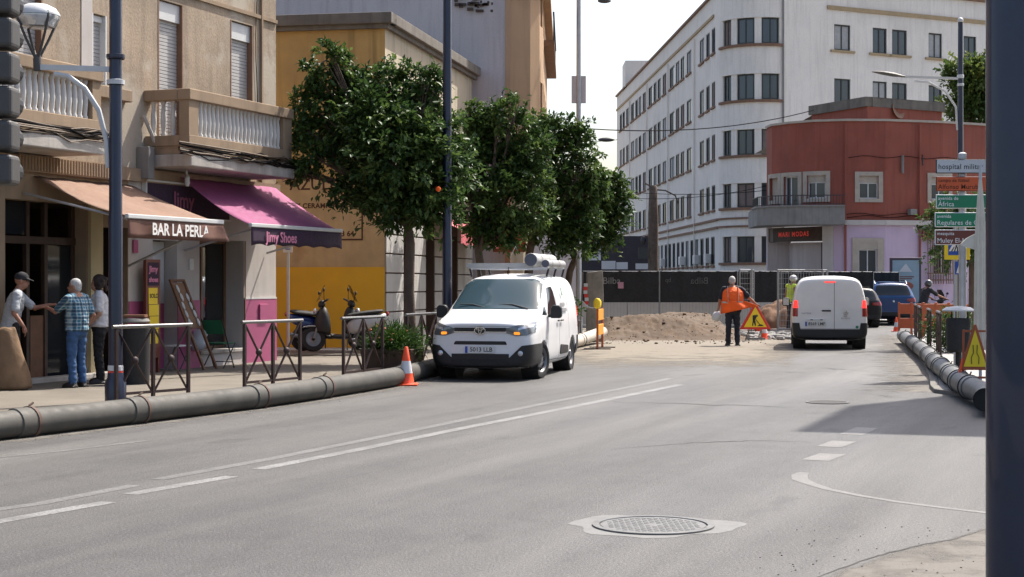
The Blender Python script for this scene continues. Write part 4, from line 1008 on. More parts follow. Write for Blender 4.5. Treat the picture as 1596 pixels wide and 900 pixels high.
VAN = [
 (.905,[(0,.27),(.50,.27),(.66,.30),(.71,.45),(.71,.66),(.69,.82),(.62,.925),(.36,.96),(0,.965)]),
 (.875,[(0,.235),(.58,.235),(.75,.27),(.805,.45),(.805,.66),(.785,.84),(.69,.96),(.40,.995),(0,1.0)]),
 (.76,[(0,.21),(.68,.21),(.85,.26),(.89,.46),(.89,.68),(.87,.89),(.76,1.01),(.44,1.045),(0,1.055)]),
 (.55,[(0,.19),(.72,.19),(.885,.25),(.915,.48),(.915,.72),(.90,.93),(.79,1.055),(.45,1.085),(0,1.095)]),
 (.15,[(0,.18),(.74,.18),(.905,.24),(.925,.50),(.922,.78),(.91,1.0),(.815,1.125),(.46,1.155),(0,1.17)]),
 (-.08,[(0,.18),(.74,.18),(.905,.24),(.925,.50),(.922,.80),(.912,1.03),(.83,1.165),(.48,1.205),(0,1.22)]),
 (-.18,[(0,.18),(.74,.18),(.905,.24),(.925,.50),(.922,.80),(.912,1.05),(.835,1.20),(.49,1.25),(0,1.27)]),
 (-.50,[(0,.18),(.74,.18),(.905,.24),(.925,.50),(.922,.80),(.912,1.07),(.82,1.40),(.50,1.47),(0,1.49)]),
 (-.86,[(0,.18),(.74,.18),(.905,.24),(.925,.50),(.922,.80),(.915,1.08),(.79,1.60),(.52,1.705),(0,1.735)]),
 (-1.0,[(0,.18),(.74,.18),(.905,.24),(.925,.50),(.922,.80),(.915,1.08),(.785,1.655),(.54,1.765),(0,1.795)]),
 (-1.25,[(0,.18),(.74,.18),(.905,.24),(.925,.50),(.922,.80),(.915,1.08),(.785,1.70),(.56,1.80),(0,1.83)]),
 (-2.0,[(0,.18),(.74,.18),(.905,.24),(.925,.50),(.922,.80),(.915,1.08),(.79,1.73),(.58,1.825),(0,1.855)]),
 (-2.9,[(0,.20),(.74,.20),(.905,.26),(.925,.50),(.922,.80),(.915,1.08),(.79,1.73),(.58,1.82),(0,1.85)]),
 (-3.36,[(0,.23),(.74,.23),(.90,.29),(.92,.50),(.917,.80),(.91,1.08),(.79,1.71),(.58,1.80),(0,1.825)]),
 (-3.46,[(0,.26),(.72,.26),(.88,.31),(.905,.50),(.905,.80),(.895,1.08),(.775,1.68),(.57,1.77),(0,1.79)]),
 (-3.50,[(0,.30),(.62,.30),(.78,.36),(.82,.50),(.83,.80),(.82,1.08),(.715,1.62),(.52,1.70),(0,1.72)]),
]
van_full = car_body(VAN); van_cut = cut_arches(van_full.copy(), (0,-2.785), .365, .93)
smooth_like(van_cut, van_full)
van_cut.materials.clear(); van_cut.materials.append(M['vanwhite'])
sideL = lambda c, n: c.y > .3 and n.y > .15; sideR = lambda c, n: c.y < -.3 and n.y < -.15
fr = lambda c, n: c.x > -1.2 and n.x > .12; rear = lambda c, n: c.x < -3.0 and n.x < -.2
def make_van(name, label, loc, heading, steer, plate_txt, front):
    T = thing(name, label, 'van', loc, heading)
    obj('body', van_cut, T)
    V = van_full; P = lambda *a, **k: panel(*a, **k)
    add_wheels(T, .325, .205, (0,-2.785), .80, steer)
    for sgn, sf in ((1,sideL),(-1,sideR)):   # wheel-arch liner, glass, seams, sills, handles
        for x in (0,-2.785):
            b = MB(); b.lathe([(.375,.0),(.375,.30)], 28, (x, .59*sgn if sgn > 0 else -.89, .31), 'Y', caps=False)
            b.add([(x+.375*math.cos(2*math.pi*k/28), .592*sgn, .31+.375*math.sin(2*math.pi*k/28)) for k in range(28)], [tuple(range(28))]); b.build('arch_liner', M['rubber'], T)
        P('side_window', V, 'side', rounded([(-.48,1.10),(-1.38,1.10),(-1.36,1.60),(-.98,1.58)], .045), M['carglass'], T, .003, sel=sf)
        P('quarter_window', V, 'side', rounded([(-.12,1.10),(-.41,1.10),(-.45,1.27)], .02), M['carglass'], T, .003, sel=sf)
        for (x0,z0,x1,z1) in ((-.40,.30,-.40,1.06),(-1.46,.30,-1.44,1.68),(-2.42,.62,-2.40,1.68),(-.40,.29,-1.46,.29),(-1.46,.28,-2.3,.28)):
            dx, dz = x1-x0, z1-z0; L = math.hypot(dx,dz); nx, nz = -dz/L*.006, dx/L*.006
            s_ = P('panel_gap', V, 'side', [(x0+nx,z0+nz),(x1+nx,z1+nz),(x1-nx,z1-nz),(x0-nx,z0-nz)], M['seam'], T, .0008, .001, sel=sf)
        P('rub_strip', V, 'side', rounded([(-1.55,.36),(-2.30,.36),(-2.28,.50),(-1.55,.54)], .03), M['blackplastic'], T, .014, sel=sf)
        P('window_recess', V, 'side', rounded([(-1.56,1.14),(-2.34,1.14),(-2.32,1.60),(-1.56,1.60)], .06), M['vanwhite'], T, .004, sel=sf)
        for hx in (-1.30, -1.62):
            b = MB(); b.tube([(hx-.09, sgn*.945, .98),(hx+.09, sgn*.945, .98)], .014, 8); b.build('door_handle', M['blackplastic'], T, smooth=True)
        b = MB(); b.M = Matrix.Translation((-.52, sgn*1.045, 1.14)); b.loft([[(.06*f,yy*sgn,zz) for yy,zz in ((-.10,-.10),(.07,-.10),(.10,-.06),(.10,.08),(.06,.13),(-.06,.13),(-.10,.08))] for f in (1,.2,-1)]); mm = b.build('door_mirror', M['blackplastic'], T, smooth=True, bevel=.02)
        b = MB(); b.tube([(-.52,sgn*.90,1.08),(-.52,sgn*.99,1.10)], .03, 8); b.build('mirror_arm', M['blackplastic'], mm)
        b = MB(); b.M = Matrix.Translation((-.592, sgn*1.045, 1.155)); b.box(-.003,.002,-.075,.075,-.09,.09); b.build('mirror_glass', M['chrome'], mm)
    P('windscreen', V, 'front', rounded([(-.80,1.20),(.80,1.20),(.69,1.735),(-.69,1.735)], .04), M['windscreen'], T, .003, sel=lambda c, n: -1.15 < c.x < 0.1 and n.x > .25)
    # rear
    P('rear_bumper', V, 'front', [(-.95,.2),(.95,.2),(.95,.50),(-.95,.50)], M['blackplastic'], T, .012, sel=lambda c, n: c.x < -3.15 and abs(n.z) < .95)
    for sgn in (1,-1):
        P('bumper_corner', V, 'front', [(sgn*.72,.48),(sgn*.95,.48),(sgn*.95,.66),(sgn*.75,.66)], M['blackplastic'], T, .012, sel=lambda c, n: c.x < -3.25)
        P('tail_lamp', V, 'front', [(sgn*.79,.82),(sgn*.96,.82),(sgn*.96,1.03),(sgn*.79,1.03)], M['tail'], T, .010, sel=lambda c, n: c.x < -3.36)
        P('brake_lamp', V, 'front', [(sgn*.78,1.035),(sgn*.96,1.035),(sgn*.96,1.22),(sgn*.80,1.22)], M['taillit'], T, .010, sel=lambda c, n: c.x < -3.36)
    P('high_brake_lamp', V, 'front', [(-.13,1.665),(.13,1.665),(.13,1.695),(-.13,1.695)], M['taillit'], T, .008, sel=rear)
    P('door_gap', V, 'front', [(-.112,.50),(-.100,.50),(-.100,1.70),(-.112,1.70)], M['seam'], T, .001, .001, sel=rear)
    P('door_gap', V, 'front', [(-.80,.505),(.80,.505),(.80,.517),(-.80,.517)], M['seam'], T, .001, .001, sel=rear)
    for (a,c_) in ((-.74,-.16),(-.05,.74)):
        sk = .06; P('door_panel', V, 'front', rounded([(a,.98),(c_,.98),(c_-(sk if c_ > 0 else 0),1.58),(a+(sk if a < -.5 else 0),1.58)], .09), M['vanwhite'], T, .006, sel=rear)
    xr = -3.505
    b = MB(); b.tube([(xr-.012,-.02,.965),(xr-.012,.2,.965)], .018, 8); b.build('door_handle', M['blackplastic'], T)
    b = MB(); b.box(xr-.02,xr+.02,.14,.56,.735,.765); b.build('plate_lamp_bar', M['vanwhite'], T, bevel=.01)
    b = MB(); b.box(xr-.023,xr,.42,.48,.73,.75); b.box(xr-.023,xr,.18,.24,.73,.75); b.build('plate_lamp', M['blackplastic'], T)
    if front == 'B':
        plate(T, frame_m((xr-.008,.35,.635),(0,-1,0),(0,0,1)), plate_txt)
        b = MB(); Mx = frame_m((xr-.003,-.38,.88),(0,-1,0),(0,0,1)); b.M = Mx     # rearing lion badge
        for pts in ([(-.03,-.07),(-.005,-.07),(.0,-.02),(-.02,.0)],[(.015,-.07),(.04,-.07),(.03,-.02),(.0,-.01)],[(-.02,-.02),(.03,-.02),(.03,.04),(-.01,.05)],[(-.05,.03),(-.04,.055),(.0,.045),(-.005,.02)],[(-.01,.04),(.04,.03),(.045,.08),(.0,.09)],[(-.055,-.02),(-.045,.0),(-.01,.01),(-.01,-.01)],[(.04,-.02),(.065,.02),(.06,.06),(.035,.02)]):
            b.add([(x,y,z) for z in (0,.008) for x,y in pts], [(0,1,2,3),(4,5,6,7),(0,1,5,4),(1,2,6,5),(2,3,7,6),(3,0,4,7)])
        o = b.build('lion_badge', M['chrome'], T)
        text('maker_lettering', 'PEUGEOT', .045, M['chrome'], T, frame_m((xr-.004,-.27,.775),(0,-1,0),(0,0,1)), spacing=1.2)
        text('model_lettering', 'PARTNER', .05, M['chrome'], T, frame_m((xr-.004,.70,.90),(0,-1,0),(0,0,1)), spacing=1.2)
        b = MB(); b.lathe([(.035,0),(.035,.004)], 16, (xr-.001,-.66,.56), 'X'); b.build('sticker', M['sign_g'], T)
        return T
    # front face
    lowf = lambda c, n: c.x > .2 and n.z > -.9
    P('front_bumper', V, 'front', [(-.95,.15),(.95,.15),(.95,.40),(-.95,.40)], M['blackplastic'], T, .016, sel=lowf)
    P('bumper_panel', V, 'front', [(-.50,.39),(.50,.39),(.50,.46),(-.50,.46)], M['blackplastic'], T, .014, sel=lowf)
    for sgn in (1,-1):
        P('bumper_corner', V, 'front', [(sgn*.50,.39),(sgn*.95,.39),(sgn*.95,.63),(sgn*.72,.60)], M['blackplastic'], T, .015, sel=lowf)
        P('headlamp', V, 'front', [(sgn*.45,.815),(sgn*.62,.765),(sgn*.80,.775),(sgn*.92,.84),(sgn*.92,1.0),(sgn*.84,1.0),(sgn*.45,.895)], M['lamp'], T, .008, sel=fr)
        P('headlamp_unit', V, 'front', [(sgn*.66,.86),(sgn*.86,.91),(sgn*.87,.955),(sgn*.66,.90)], M['lampwhite'], T, .011, sel=fr)
        P('indicator', V, 'front', rounded([(sgn*.585,.79),(sgn*.69,.783),(sgn*.69,.832),(sgn*.585,.835)], .02), M['amber'], T, .012, sel=fr)
        b = MB(); b.lathe([(.04,0),(.045,.02),(.03,.03)], 14, (.893, sgn*.70, .47), 'X'); b.build('fog_lamp', M['lampwhite'], T, smooth=True)
    P('upper_grille', V, 'front', [(-.46,.835),(.46,.835),(.46,.905),(-.46,.905)], M['blackplastic'], T, .006, sel=fr)
    P('chrome_strip', V, 'front', [(-.46,.822),(.46,.822),(.46,.838),(-.46,.838)], M['chrome'], T, .012, sel=fr)
    P('lower_grille', V, 'front', rounded([(-.47,.615),(.47,.615),(.44,.675),(-.44,.675)], .015), M['blackplastic'], T, .004, sel=fr)
    P('air_intake', V, 'front', rounded([(-.55,.26),(.55,.26),(.48,.37),(-.48,.37)], .02), M['rubber'], T, .020, sel=lowf)
    P('bonnet_gap', V, 'front', [(-.62,.925),(.62,.925),(.62,.932),(-.62,.932)], M['seam'], T, .001, .001, sel=fr)
    plate(T, frame_m((.925,0,.53),(0,1,0),(0,0,1)), plate_txt)
    b = MB(); Mx = frame_m((.918,0,.855),(0,1,0),(0,0,1)); b.M = Mx   # oval badge
    def oval(rx, ry, w, cy=0):
        n = 26; b.loft([[(rx*math.cos(2*math.pi*k/n),cy+ry*math.sin(2*math.pi*k/n),0) for k in range(n)],[(rx*math.cos(2*math.pi*k/n),cy+ry*math.sin(2*math.pi*k/n),.014) for k in range(n)],[((rx-w)*math.cos(2*math.pi*k/n),cy+(ry-w)*math.sin(2*math.pi*k/n),.014) for k in range(n)],[((rx-w)*math.cos(2*math.pi*k/n),cy+(ry-w)*math.sin(2*math.pi*k/n),0) for k in range(n)]], caps=False)
    oval(.10,.068,.013); oval(.030,.058,.011,.004); oval(.068,.026,.011,.028); b.build('oval_badge', M['chrome'], T, smooth=True)
    b = MB(); b.M = Mx; b.ell((0,0,-.004),(.095,.064,.006)); b.build('badge_backing', M['blackplastic'], T)
    b = MB(); b.tube([(-.62,0,1.25),(.05,0,1.12)], .001, 4)
    for sgn, y0 in ((1,.62),(1,-.1)):
        b = MB(); b.tube([(-.10,y0,1.215),(-.2,y0-.3,1.285),(-.22,y0-.55,1.29)], .010, 5); b.build('wiper', M['blackplastic'], T)
    b = MB(); b.box(-.93,-.86,-.06,.06,1.655,1.70); b.M = Matrix.Identity(4); b.build('camera_housing', M['blackplastic'], T, bevel=.01)
    b = MB(); b.tube([(-1.25,0,1.83),(-1.27,0,1.88)], .02, 8); b.tube([(-1.26,0,1.87),(-1.45,0,2.15),(-1.9,0,2.35),(-2.3,-.05,2.28)], .006, 5); b.build('aerial', M['blackplastic'], T)
    # side print
    rp_ = random.Random(2)
    for zz, yy, n in ((1.27,.889,9),(1.17,.910,11)):       # print too small to read: rows of letter-sized marks
        b = MB(); b.M = frame_m((-1.70,yy,zz),(-1,0,0),(0,-.16,1)); x = 0
        for k in range(n):
            w_ = rp_.uniform(.025,.045); b.box(x,x+w_,-.03,.03,0,.004); x += w_+.012
        tag(b.build('side_print', M['greypole'], T), kind='stuff')
    b = MB(); b.M = frame_m((-1.92,.862,1.49),(-1,0,0),(0,-.16,1)); b.box(-.02,.02,-.02,.09,0,.006); b.box(.0,.07,-.06,-.02,.0,.006); b.build('side_logo', M['sign_g'], T)
    return T
hd = math.atan2(-.976,-.217)
VA = make_van('delivery_van', 'white delivery van facing the camera with roof rack, tubes and amber lights on', (-.345,28.18,0), hd, R(-14), '5013 LLB', 'A')
# roof rack of the near van
M['rack_grey'] = mat('rack_grey', (.38,.38,.375), .45, .1, 5)
RK = bpy.data.objects.new('roof_rack', None); link(RK, VA)
for x in (-1.35,-2.05,-2.85):
    b = MB(); b.bar((x,-.74,1.93),(x,.74,1.93), .05, .035); b.build('cross_bar', M['palepaint'], RK)
    for sgn in (1,-1):
        b = MB(); b.bar((x,sgn*.70,1.78),(x,sgn*.74,1.93), .05, .03); b.build('rack_foot', M['blackplastic'], RK)
b = MB(); b.bar((-1.33,-.80,1.985),(-1.33,.42,1.985), .03, .09); b.build('front_deflector', M['rack_grey'], RK)
M['tube_grey'] = mat('grey_tube', (.36,.36,.355), .5, .15, 4, .1, 40, streak=.2)
M['tube_end'] = mat('blue_grey_cap', (.085,.09,.12), .6, .1)
LD = thing('aluminium_ladder', 'aluminium ladder lying along the van roof rack', 'ladder', VA.location, hd)
for y in (-.70,-.32):
    b = MB(); b.box(-3.3,-1.36,y-.02,y+.02,1.95,2.02); b.build('stile', M['palepaint'], LD)
for k in range(7):
    b = MB(); x = -1.5-.28*k; b.tube([(x,-.68,1.985),(x,-.34,1.985)], .016, 6); b.build('rung', M['palepaint'], LD)
for nm, y, z, r, x0, x1, lab in (('roof_tube', .42, 2.085, .125, -1.28, -3.2, 'large pale carrying tube on the van roof rack'), ('roof_tube', .66, 2.02, .075, -1.45, -3.1, 'thin pale carrying tube at the edge of the van roof rack')):
    T = thing(nm, lab, 'tube', VA.location, hd, 'carrying tubes on the van roof')
    b = MB(); b.lathe([(r*.97,x1),(r,x1+.02),(r,x0-.02),(r*.97,x0)], 20, (0,y,z), 'X'); b.build('tube_body', M['tube_grey'], T, smooth=True)
    b = MB(); b.lathe([(r*.9,x0),(r*.9,x0+.012),(.001,x0+.012)], 20, (0,y,z), 'X'); b.build('end_cap', M['tube_end'], T)
    for xx in (-1.8,-2.5):
        b = MB(); b.lathe([(r+.004,xx),(r+.004,xx+.04)], 20, (0,y,z), 'X', caps=False); b.build('strap', M['conc'], T)
VB = make_van('delivery_van', 'plain white van seen from behind with red brake lights lit', (0,0,0), 0, 0, '8569 LMF', 'B')
hb = R(90-9); rc0 = Vector((7.93,40.0)); dv = Vector((math.cos(hb),math.sin(hb)))
VB.location = (rc0.x+dv.x*3.5, rc0.y+dv.y*3.5, 0); VB.rotation_euler = (0,0,hb)
# --- two cars further on
def scale_car(st, sy, sz): return [(x,[(y*sy, z*sz) for y,z in h]) for x,h in st]
CAR = [
 (.86,[(0,.28),(.40,.28),(.56,.31),(.60,.45),(.60,.58),(.57,.68),(.48,.74),(.30,.76),(0,.77)]),
 (.80,[(0,.22),(.60,.22),(.74,.27),(.80,.45),(.80,.62),(.76,.76),(.65,.83),(.36,.86),(0,.87)]),
 (.45,[(0,.20),(.70,.20),(.84,.26),(.88,.48),(.88,.70),(.85,.86),(.74,.94),(.42,.97),(0,.98)]),
 (-.25,[(0,.19),(.72,.19),(.86,.26),(.90,.50),(.90,.76),(.87,.95),(.76,1.03),(.46,1.06),(0,1.07)]),
 (-.55,[(0,.19),(.72,.19),(.86,.26),(.90,.50),(.90,.78),(.875,.98),(.76,1.12),(.47,1.17),(0,1.19)]),
 (-1.15,[(0,.19),(.72,.19),(.86,.26),(.90,.50),(.90,.80),(.88,1.0),(.70,1.44),(.48,1.52),(0,1.545)]),
 (-1.45,[(0,.19),(.72,.19),(.86,.26),(.90,.50),(.90,.80),(.88,1.0),(.68,1.49),(.47,1.565),(0,1.59)]),
 (-2.4,[(0,.20),(.72,.20),(.86,.27),(.90,.52),(.90,.82),(.88,1.02),(.69,1.49),(.48,1.565),(0,1.59)]),
 (-3.02,[(0,.24),(.72,.24),(.86,.30),(.90,.54),(.90,.84),(.87,1.03),(.69,1.46),(.48,1.535),(0,1.56)]),
 (-3.14,[(0,.26),(.71,.26),(.85,.31),(.89,.55),(.89,.84),(.86,1.03),(.69,1.40),(.48,1.47),(0,1.49)]),
 (-3.34,[(0,.28),(.70,.28),(.83,.33),(.875,.56),(.87,.84),(.83,1.02),(.70,1.13),(.48,1.15),(0,1.16)]),
 (-3.42,[(0,.30),(.66,.30),(.80,.36),(.845,.58),(.84,.82),(.79,.97),(.68,1.05),(.46,1.07),(0,1.08)]),
 (-3.46,[(0,.36),(.58,.36),(.70,.41),(.74,.58),(.73,.78),(.66,.90),(.56,.95),(.40,.97),(0,.98)]),
]
def make_car(name, label, rearpt, heading, paint, sy=1., sz=1., rails=False, ptxt=None):
    full = car_body(scale_car(CAR, sy, sz)); cut = cut_arches(full.copy(), (0,-2.65), .36, .9)
    smooth_like(cut, full); cut.materials.clear(); cut.materials.append(M[paint])
    d = Vector((math.cos(heading),math.sin(heading)))
    T = thing(name, label, 'car', (rearpt[0]+d.x*3.46, rearpt[1]+d.y*3.46, 0), heading)
    obj('body', cut, T); add_wheels(T, .325, .21, (0,-2.65), .78*sy)
    for sgn, sf in ((1,sideL),(-1,sideR)):
        for x in (0,-2.65):
            b = MB(); b.lathe([(.37,0),(.37,.28)], 24, (x, .56 if sgn > 0 else -.84, .31), 'Y', caps=False); b.add([(x+.37*math.cos(2*math.pi*k/24), .562*sgn, .31+.37*math.sin(2*math.pi*k/24)) for k in range(24)], [tuple(range(24))]); b.build('arch_liner', M['rubber'], T)
        for pl_ in ([(-.72,1.04),(-1.52,1.04),(-1.50,1.46),(-1.20,1.43)], [(-1.60,1.04),(-2.36,1.05),(-2.30,1.46),(-1.58,1.47)], [(-2.44,1.06),(-2.95,1.10),(-2.80,1.40),(-2.40,1.45)]):
            panel('side_window', full, 'side', rounded([(x,z*sz) for x,z in pl_], .03), M['carglass'], T, .003, sel=lambda c, n, s=sgn: c.y*s > .3 and n.y*s > .12)
        for xx in (-.62,-1.56,-2.42): panel('panel_gap', full, 'side', [(xx,.32*sz),(xx+.01,.32*sz),(xx+.01,.99*sz),(xx,.99*sz)], M['seam'], T, .001, .001, sel=sf)
        panel('tail_lamp', full, 'front', [(sgn*.50*sy,.86*sz),(sgn*.92*sy,.84*sz),(sgn*.92*sy,1.0*sz),(sgn*.52*sy,.96*sz)], M['tail'], T, .012, sel=lambda c, n: c.x < -3.05)
        b = MB(); b.M = Matrix.Translation((-.78,sgn*.98*sy,1.08*sz)); b.ell((0,0,0),(.07,.11,.08)); b.build('door_mirror', M[paint], T, smooth=True)
        b = MB(); b.tube([(-1.45,sgn*.95*sy,.88*sz),(-1.30,sgn*.95*sy,.88*sz)], .014, 6); b.build('door_handle', M['chrome'], T)
        if rails:
            b = MB(); b.tube([(-1.3,sgn*.60*sy,1.50*sz),(-1.45,sgn*.60*sy,1.62*sz),(-2.8,sgn*.60*sy,1.60*sz),(-2.95,sgn*.60*sy,1.48*sz)], .025, 8); b.build('roof_rail', M['chrome'], T, smooth=True)
    panel('rear_window', full, 'front', rounded([(-.68*sy,1.08*sz),(.68*sy,1.08*sz),(.58*sy,1.44*sz),(-.58*sy,1.44*sz)], .05), M['carglass'], T, .003, sel=lambda c, n: c.x < -2.7 and n.x < -.2)
    panel('windscreen', full, 'front', rounded([(-.70*sy,1.12*sz),(.70*sy,1.12*sz),(.58*sy,1.48*sz),(-.58*sy,1.48*sz)], .05), M['carglass'], T, .003, sel=lambda c, n: -1.4 < c.x < 0 and n.x > .2)
    panel('rear_bumper', full, 'front', [(-.9,.25*sz),(.9,.25*sz),(.9,.48*sz),(-.9,.48*sz)], M['blackplastic'], T, .012, sel=lambda c, n: c.x < -3.1 and n.z > -.9)
    b = MB(); b.box(-3.0,-2.78,-.5,.5,1.53*sz,1.56*sz); b.build('rear_spoiler', M[paint], T, bevel=.01)
    if ptxt: plate(T, frame_m((-3.475,0,.70*sz),(0,-1,0),(0,0,1)), ptxt)
    b = MB(); b.ell((-3.45,0,.86*sz),(.02,.05,.05)); b.build('badge', M['chrome'], T, smooth=True)
    return T
make_car('parked_car', 'dark hatchback just ahead of the plain white van', (12.75,59.0), R(90-2), 'darkcar', 1.0, .96, ptxt='')
make_car('parked_car', 'bright blue people carrier beyond the dark hatchback', (14.75,62.0), R(90-1), 'bluecar', 1.02, 1.08, rails=True)
# ------------------------------------------------------------------ people (local: facing +y, right hand +x, feet at z 0)
def fuse(b, vox, mat_, smooth_it=6, fac=.5, folds=0.):
    o = b.build('tmp')
    r = o.modifiers.new('r','REMESH'); r.mode = 'VOXEL'; r.voxel_size = vox; r.use_smooth_shade = True
    s_ = o.modifiers.new('s','SMOOTH'); s_.iterations = smooth_it; s_.factor = fac
    me = baked(o); me.materials.clear(); me.materials.append(mat_)
    if folds:
        nr = [v.normal.copy() for v in me.vertices]; cc_ = [v.co.copy() for v in me.vertices]
        for v, q, k_ in zip(me.vertices, cc_, nr):
            v.co = q+k_*(folds*(noise.noise((q.x*9,q.y*9,q.z*16))+.6*noise.noise((q.x*20+3,q.y*20,q.z*34))))
    me.polygons.foreach_set('use_smooth', [True]*len(me.polygons)); return me
def limb(b, pts, rr):
    b.tube(pts, rr, 12)
    for p, r in zip(pts, rr): b.ell(p, (r,r,r), 10, 8)
def ring(c, rx, ry, n=18, tilt=0.):
    return [(c[0]+rx*math.cos(2*math.pi*k/n), c[1]+ry*math.sin(2*math.pi*k/n), c[2]+tilt*ry*math.sin(2*math.pi*k/n)) for k in range(n)]
def hand(b, w, d, side, curl=.5):
    """hand at wrist w pointing along d; five separate fingers"""
    w = Vector(w); d = Vector(d).normalized(); up = Vector((0,0,1)) if abs(d.z) < .8 else Vector((0,1,0))
    a = d.cross(up).normalized(); n = a.cross(d).normalized()
    palm = w+d*.05; b.tube([w, w+d*.035, w+d*.09], [.026,.038,.036], 10, flat=.55)
    for k, L in enumerate((.062,.075,.07,.055)):
        o = a*(.030-.02*k); p0 = w+d*.085+o; p1 = p0+d*L*.5-n*L*.15*curl; p2 = p1+d*L*.45*(1-.4*curl)-n*L*.5*curl
        b.tube([p0,p1,p2], [.0095,.009,.0075], 7); b.ell(p2,(.008,.008,.008),6,5)
    t0 = w+d*.025+a*side*.03; t1 = t0+d*.03+a*side*.03; t2 = t1+d*.03+a*side*.005-n*.012
    b.tube([t0,t1,t2],[.012,.011,.008],7); b.ell(t2,(.009,.009,.009),6,5)
def person(name, label, loc, rz, J, skin, shirt, trousers, shoe, hair, sleeves='short', belly=0., hairstyle='short', shirt_out=True, wide=1., group=None):
    T = thing(name, label, 'person', loc, rz, group)
    g_ = lambda k: Vector(J[k]); P, N, H_ = g_('pelvis'), g_('neck'), g_('head')
    b = MB()
    sw = .17*wide; tw = (.165+.0*belly)*wide
    lerp = lambda t: P+(N-P)*t
    torso = [ring(P+Vector((0,0,-.10)), tw*.92, .105), ring(lerp(.05), tw*1.02, .115+belly*.4), ring(lerp(.28), tw*.95, .115+belly), ring(lerp(.55), tw*1.0, .12+belly*.6), ring(lerp(.78), tw*1.08, .115), ring(lerp(.93), tw*.85, .085), ring(N+Vector((0,0,.02)), .065, .065)]
    b.loft(torso)
    b.tube([N, H_+Vector((0,-.01,-.06))], [.062,.056], 12)
    # head: skull, jaw, nose, ears
    hd_ = Vector(J.get('look', (0,1,0))).normalized(); sd = hd_.cross(Vector((0,0,1))).normalized(); upv = sd.cross(hd_).normalized()
    HM = Matrix((sd, hd_, upv)).transposed().to_4x4(); HM.translation = H_
    b.M = HM; b.ell((0,-.012,.025),(.076,.098,.100),16,12); b.ell((0,.025,-.055),(.058,.068,.068),14,10); b.ell((0,.096,-.018),(.014,.022,.024),8,6); b.ell((0,.088,-.065),(.026,.014,.012),8,6)
    for s_ in (1,-1): b.ell((s_*.078,-.005,-.008),(.012,.022,.034),8,6)
    b.M = Matrix.Identity(4)
    for sd_ in ('r','l'):
        s_ = 1 if sd_ == 'r' else -1; sh, el, wr = g_('sh_'+sd_), g_('el_'+sd_), g_('wr_'+sd_)
        limb(b, [N+(sh-N)*.4, sh, el, wr], [.06,.056,.042,.028]); hand(b, wr, wr-el if ('hd_'+sd_) not in J else Vector(J['hd_'+sd_]), -s_ if J.get('flip_'+sd_) else s_, J.get('curl', .5))
        hp, kn, an = g_('hip_'+sd_), g_('kn_'+sd_), g_('an_'+sd_)
        limb(b, [hp, hp+(kn-hp)*.5, kn, kn+(an-kn)*.35, an], [.088,.075,.056,.054,.036])
        f = Vector(J.get('foot_'+sd_, (0,1,0))).normalized(); b.tube([an+Vector((0,0,-.03))-f*.03, an+f*.14+Vector((0,0,-.05))], [.035,.03], 8)
    obj('body', fuse(b, .0085, skin, 4), T)
    # shirt
    b = MB(); e = .016; hem = -.06 if shirt_out else .03
    rg = [ring(P+Vector((0,0,hem)), tw*1.0+e+.012, .118+belly*.6+e+.008), ring(lerp(.10), tw*1.0+e, .118+belly*.9+e), ring(lerp(.30), tw*.99+e, .12+belly+e), ring(lerp(.55), tw*1.02+e, .122+belly*.6+e), ring(lerp(.78), tw*1.10+e, .118+e), ring(lerp(.93), tw*.88+e, .09+e), ring(N+Vector((0,0,-.005)), .072, .072)]
    b.loft(rg)
    for sd_ in ('r','l'):
        sh, el, wr = g_('sh_'+sd_), g_('el_'+sd_), g_('wr_'+sd_)
        if sleeves == 'short': limb(b, [N+(sh-N)*.5, sh, sh+(el-sh)*.78], [.07,.074,.066])
        elif sleeves == 'long': limb(b, [N+(sh-N)*.5, sh, el, el+(wr-el)*.9], [.07,.072,.056,.044])
        else: limb(b, [N+(sh-N)*.5, sh], [.07,.070])
    obj('shirt', fuse(b, .012, shirt, 4, folds=.011), T)
    # trousers
    b = MB(); b.loft([ring(P+Vector((0,0,.06)), tw+.008, .118+belly*.7), ring(P+Vector((0,0,-.04)), tw*1.04+.008, .125+belly*.4), ring(P+Vector((0,-.01,-.13)), tw*.98, .115), ring(P+Vector((0,0,-.19)), tw*.6, .08)])
    for sd_ in ('r','l'):
        hp, kn, an = g_('hip_'+sd_), g_('kn_'+sd_), g_('an_'+sd_)
        limb(b, [hp, hp+(kn-hp)*.5, kn, kn+(an-kn)*.5, an+Vector((0,0,.02))], [.10,.09,.073,.068,.066])
    obj('trousers', fuse(b, .013, trousers, 4, folds=.012), T)
    for sd_ in ('r','l'):
        an = g_('an_'+sd_); f = Vector(J.get('foot_'+sd_, (0,1,0))).normalized(); b = MB(); z0 = an.z-.085
        b.tube([an+Vector((0,0,-.01))-f*.05, an+Vector((0,0,-.035))+f*.02, an+Vector((0,0,-.05))+f*.12, an+Vector((0,0,-.06))+f*.17], [.048,.052,.045,.03], 12)
        c_ = an+f*.05; b.box(c_.x-.045-abs(f.x)*.08,c_.x+.045+abs(f.x)*.08,c_.y-.045-abs(f.y)*.08,c_.y+.045+abs(f.y)*.08, z0, z0+.03)
        obj('shoe', fuse(b, .012, shoe, 5), T)
    b = MB(); b.M = HM
    if hairstyle == 'short': b.ell((0,-.022,.036),(.082,.100,.102),16,12); b.ell((0,-.06,-.02),(.07,.055,.07),12,8)
    elif hairstyle == 'cap':
        b.ell((0,-.012,.055),(.088,.108,.085),16,12); b.tube([(0,.06,.045),(0,.15,.03),(0,.175,.022)],[.07,.06,.03],14,flat=.16)
    elif hairstyle == 'helmet': b.ell((0,-.005,.05),(.115,.14,.115),16,12); b.lathe([(.13,.0),(.15,.01),(.13,.02)],20,(0,0,.015))
    elif hairstyle == 'moto': b.ell((0,0,.01),(.125,.145,.14),16,12)
    else:
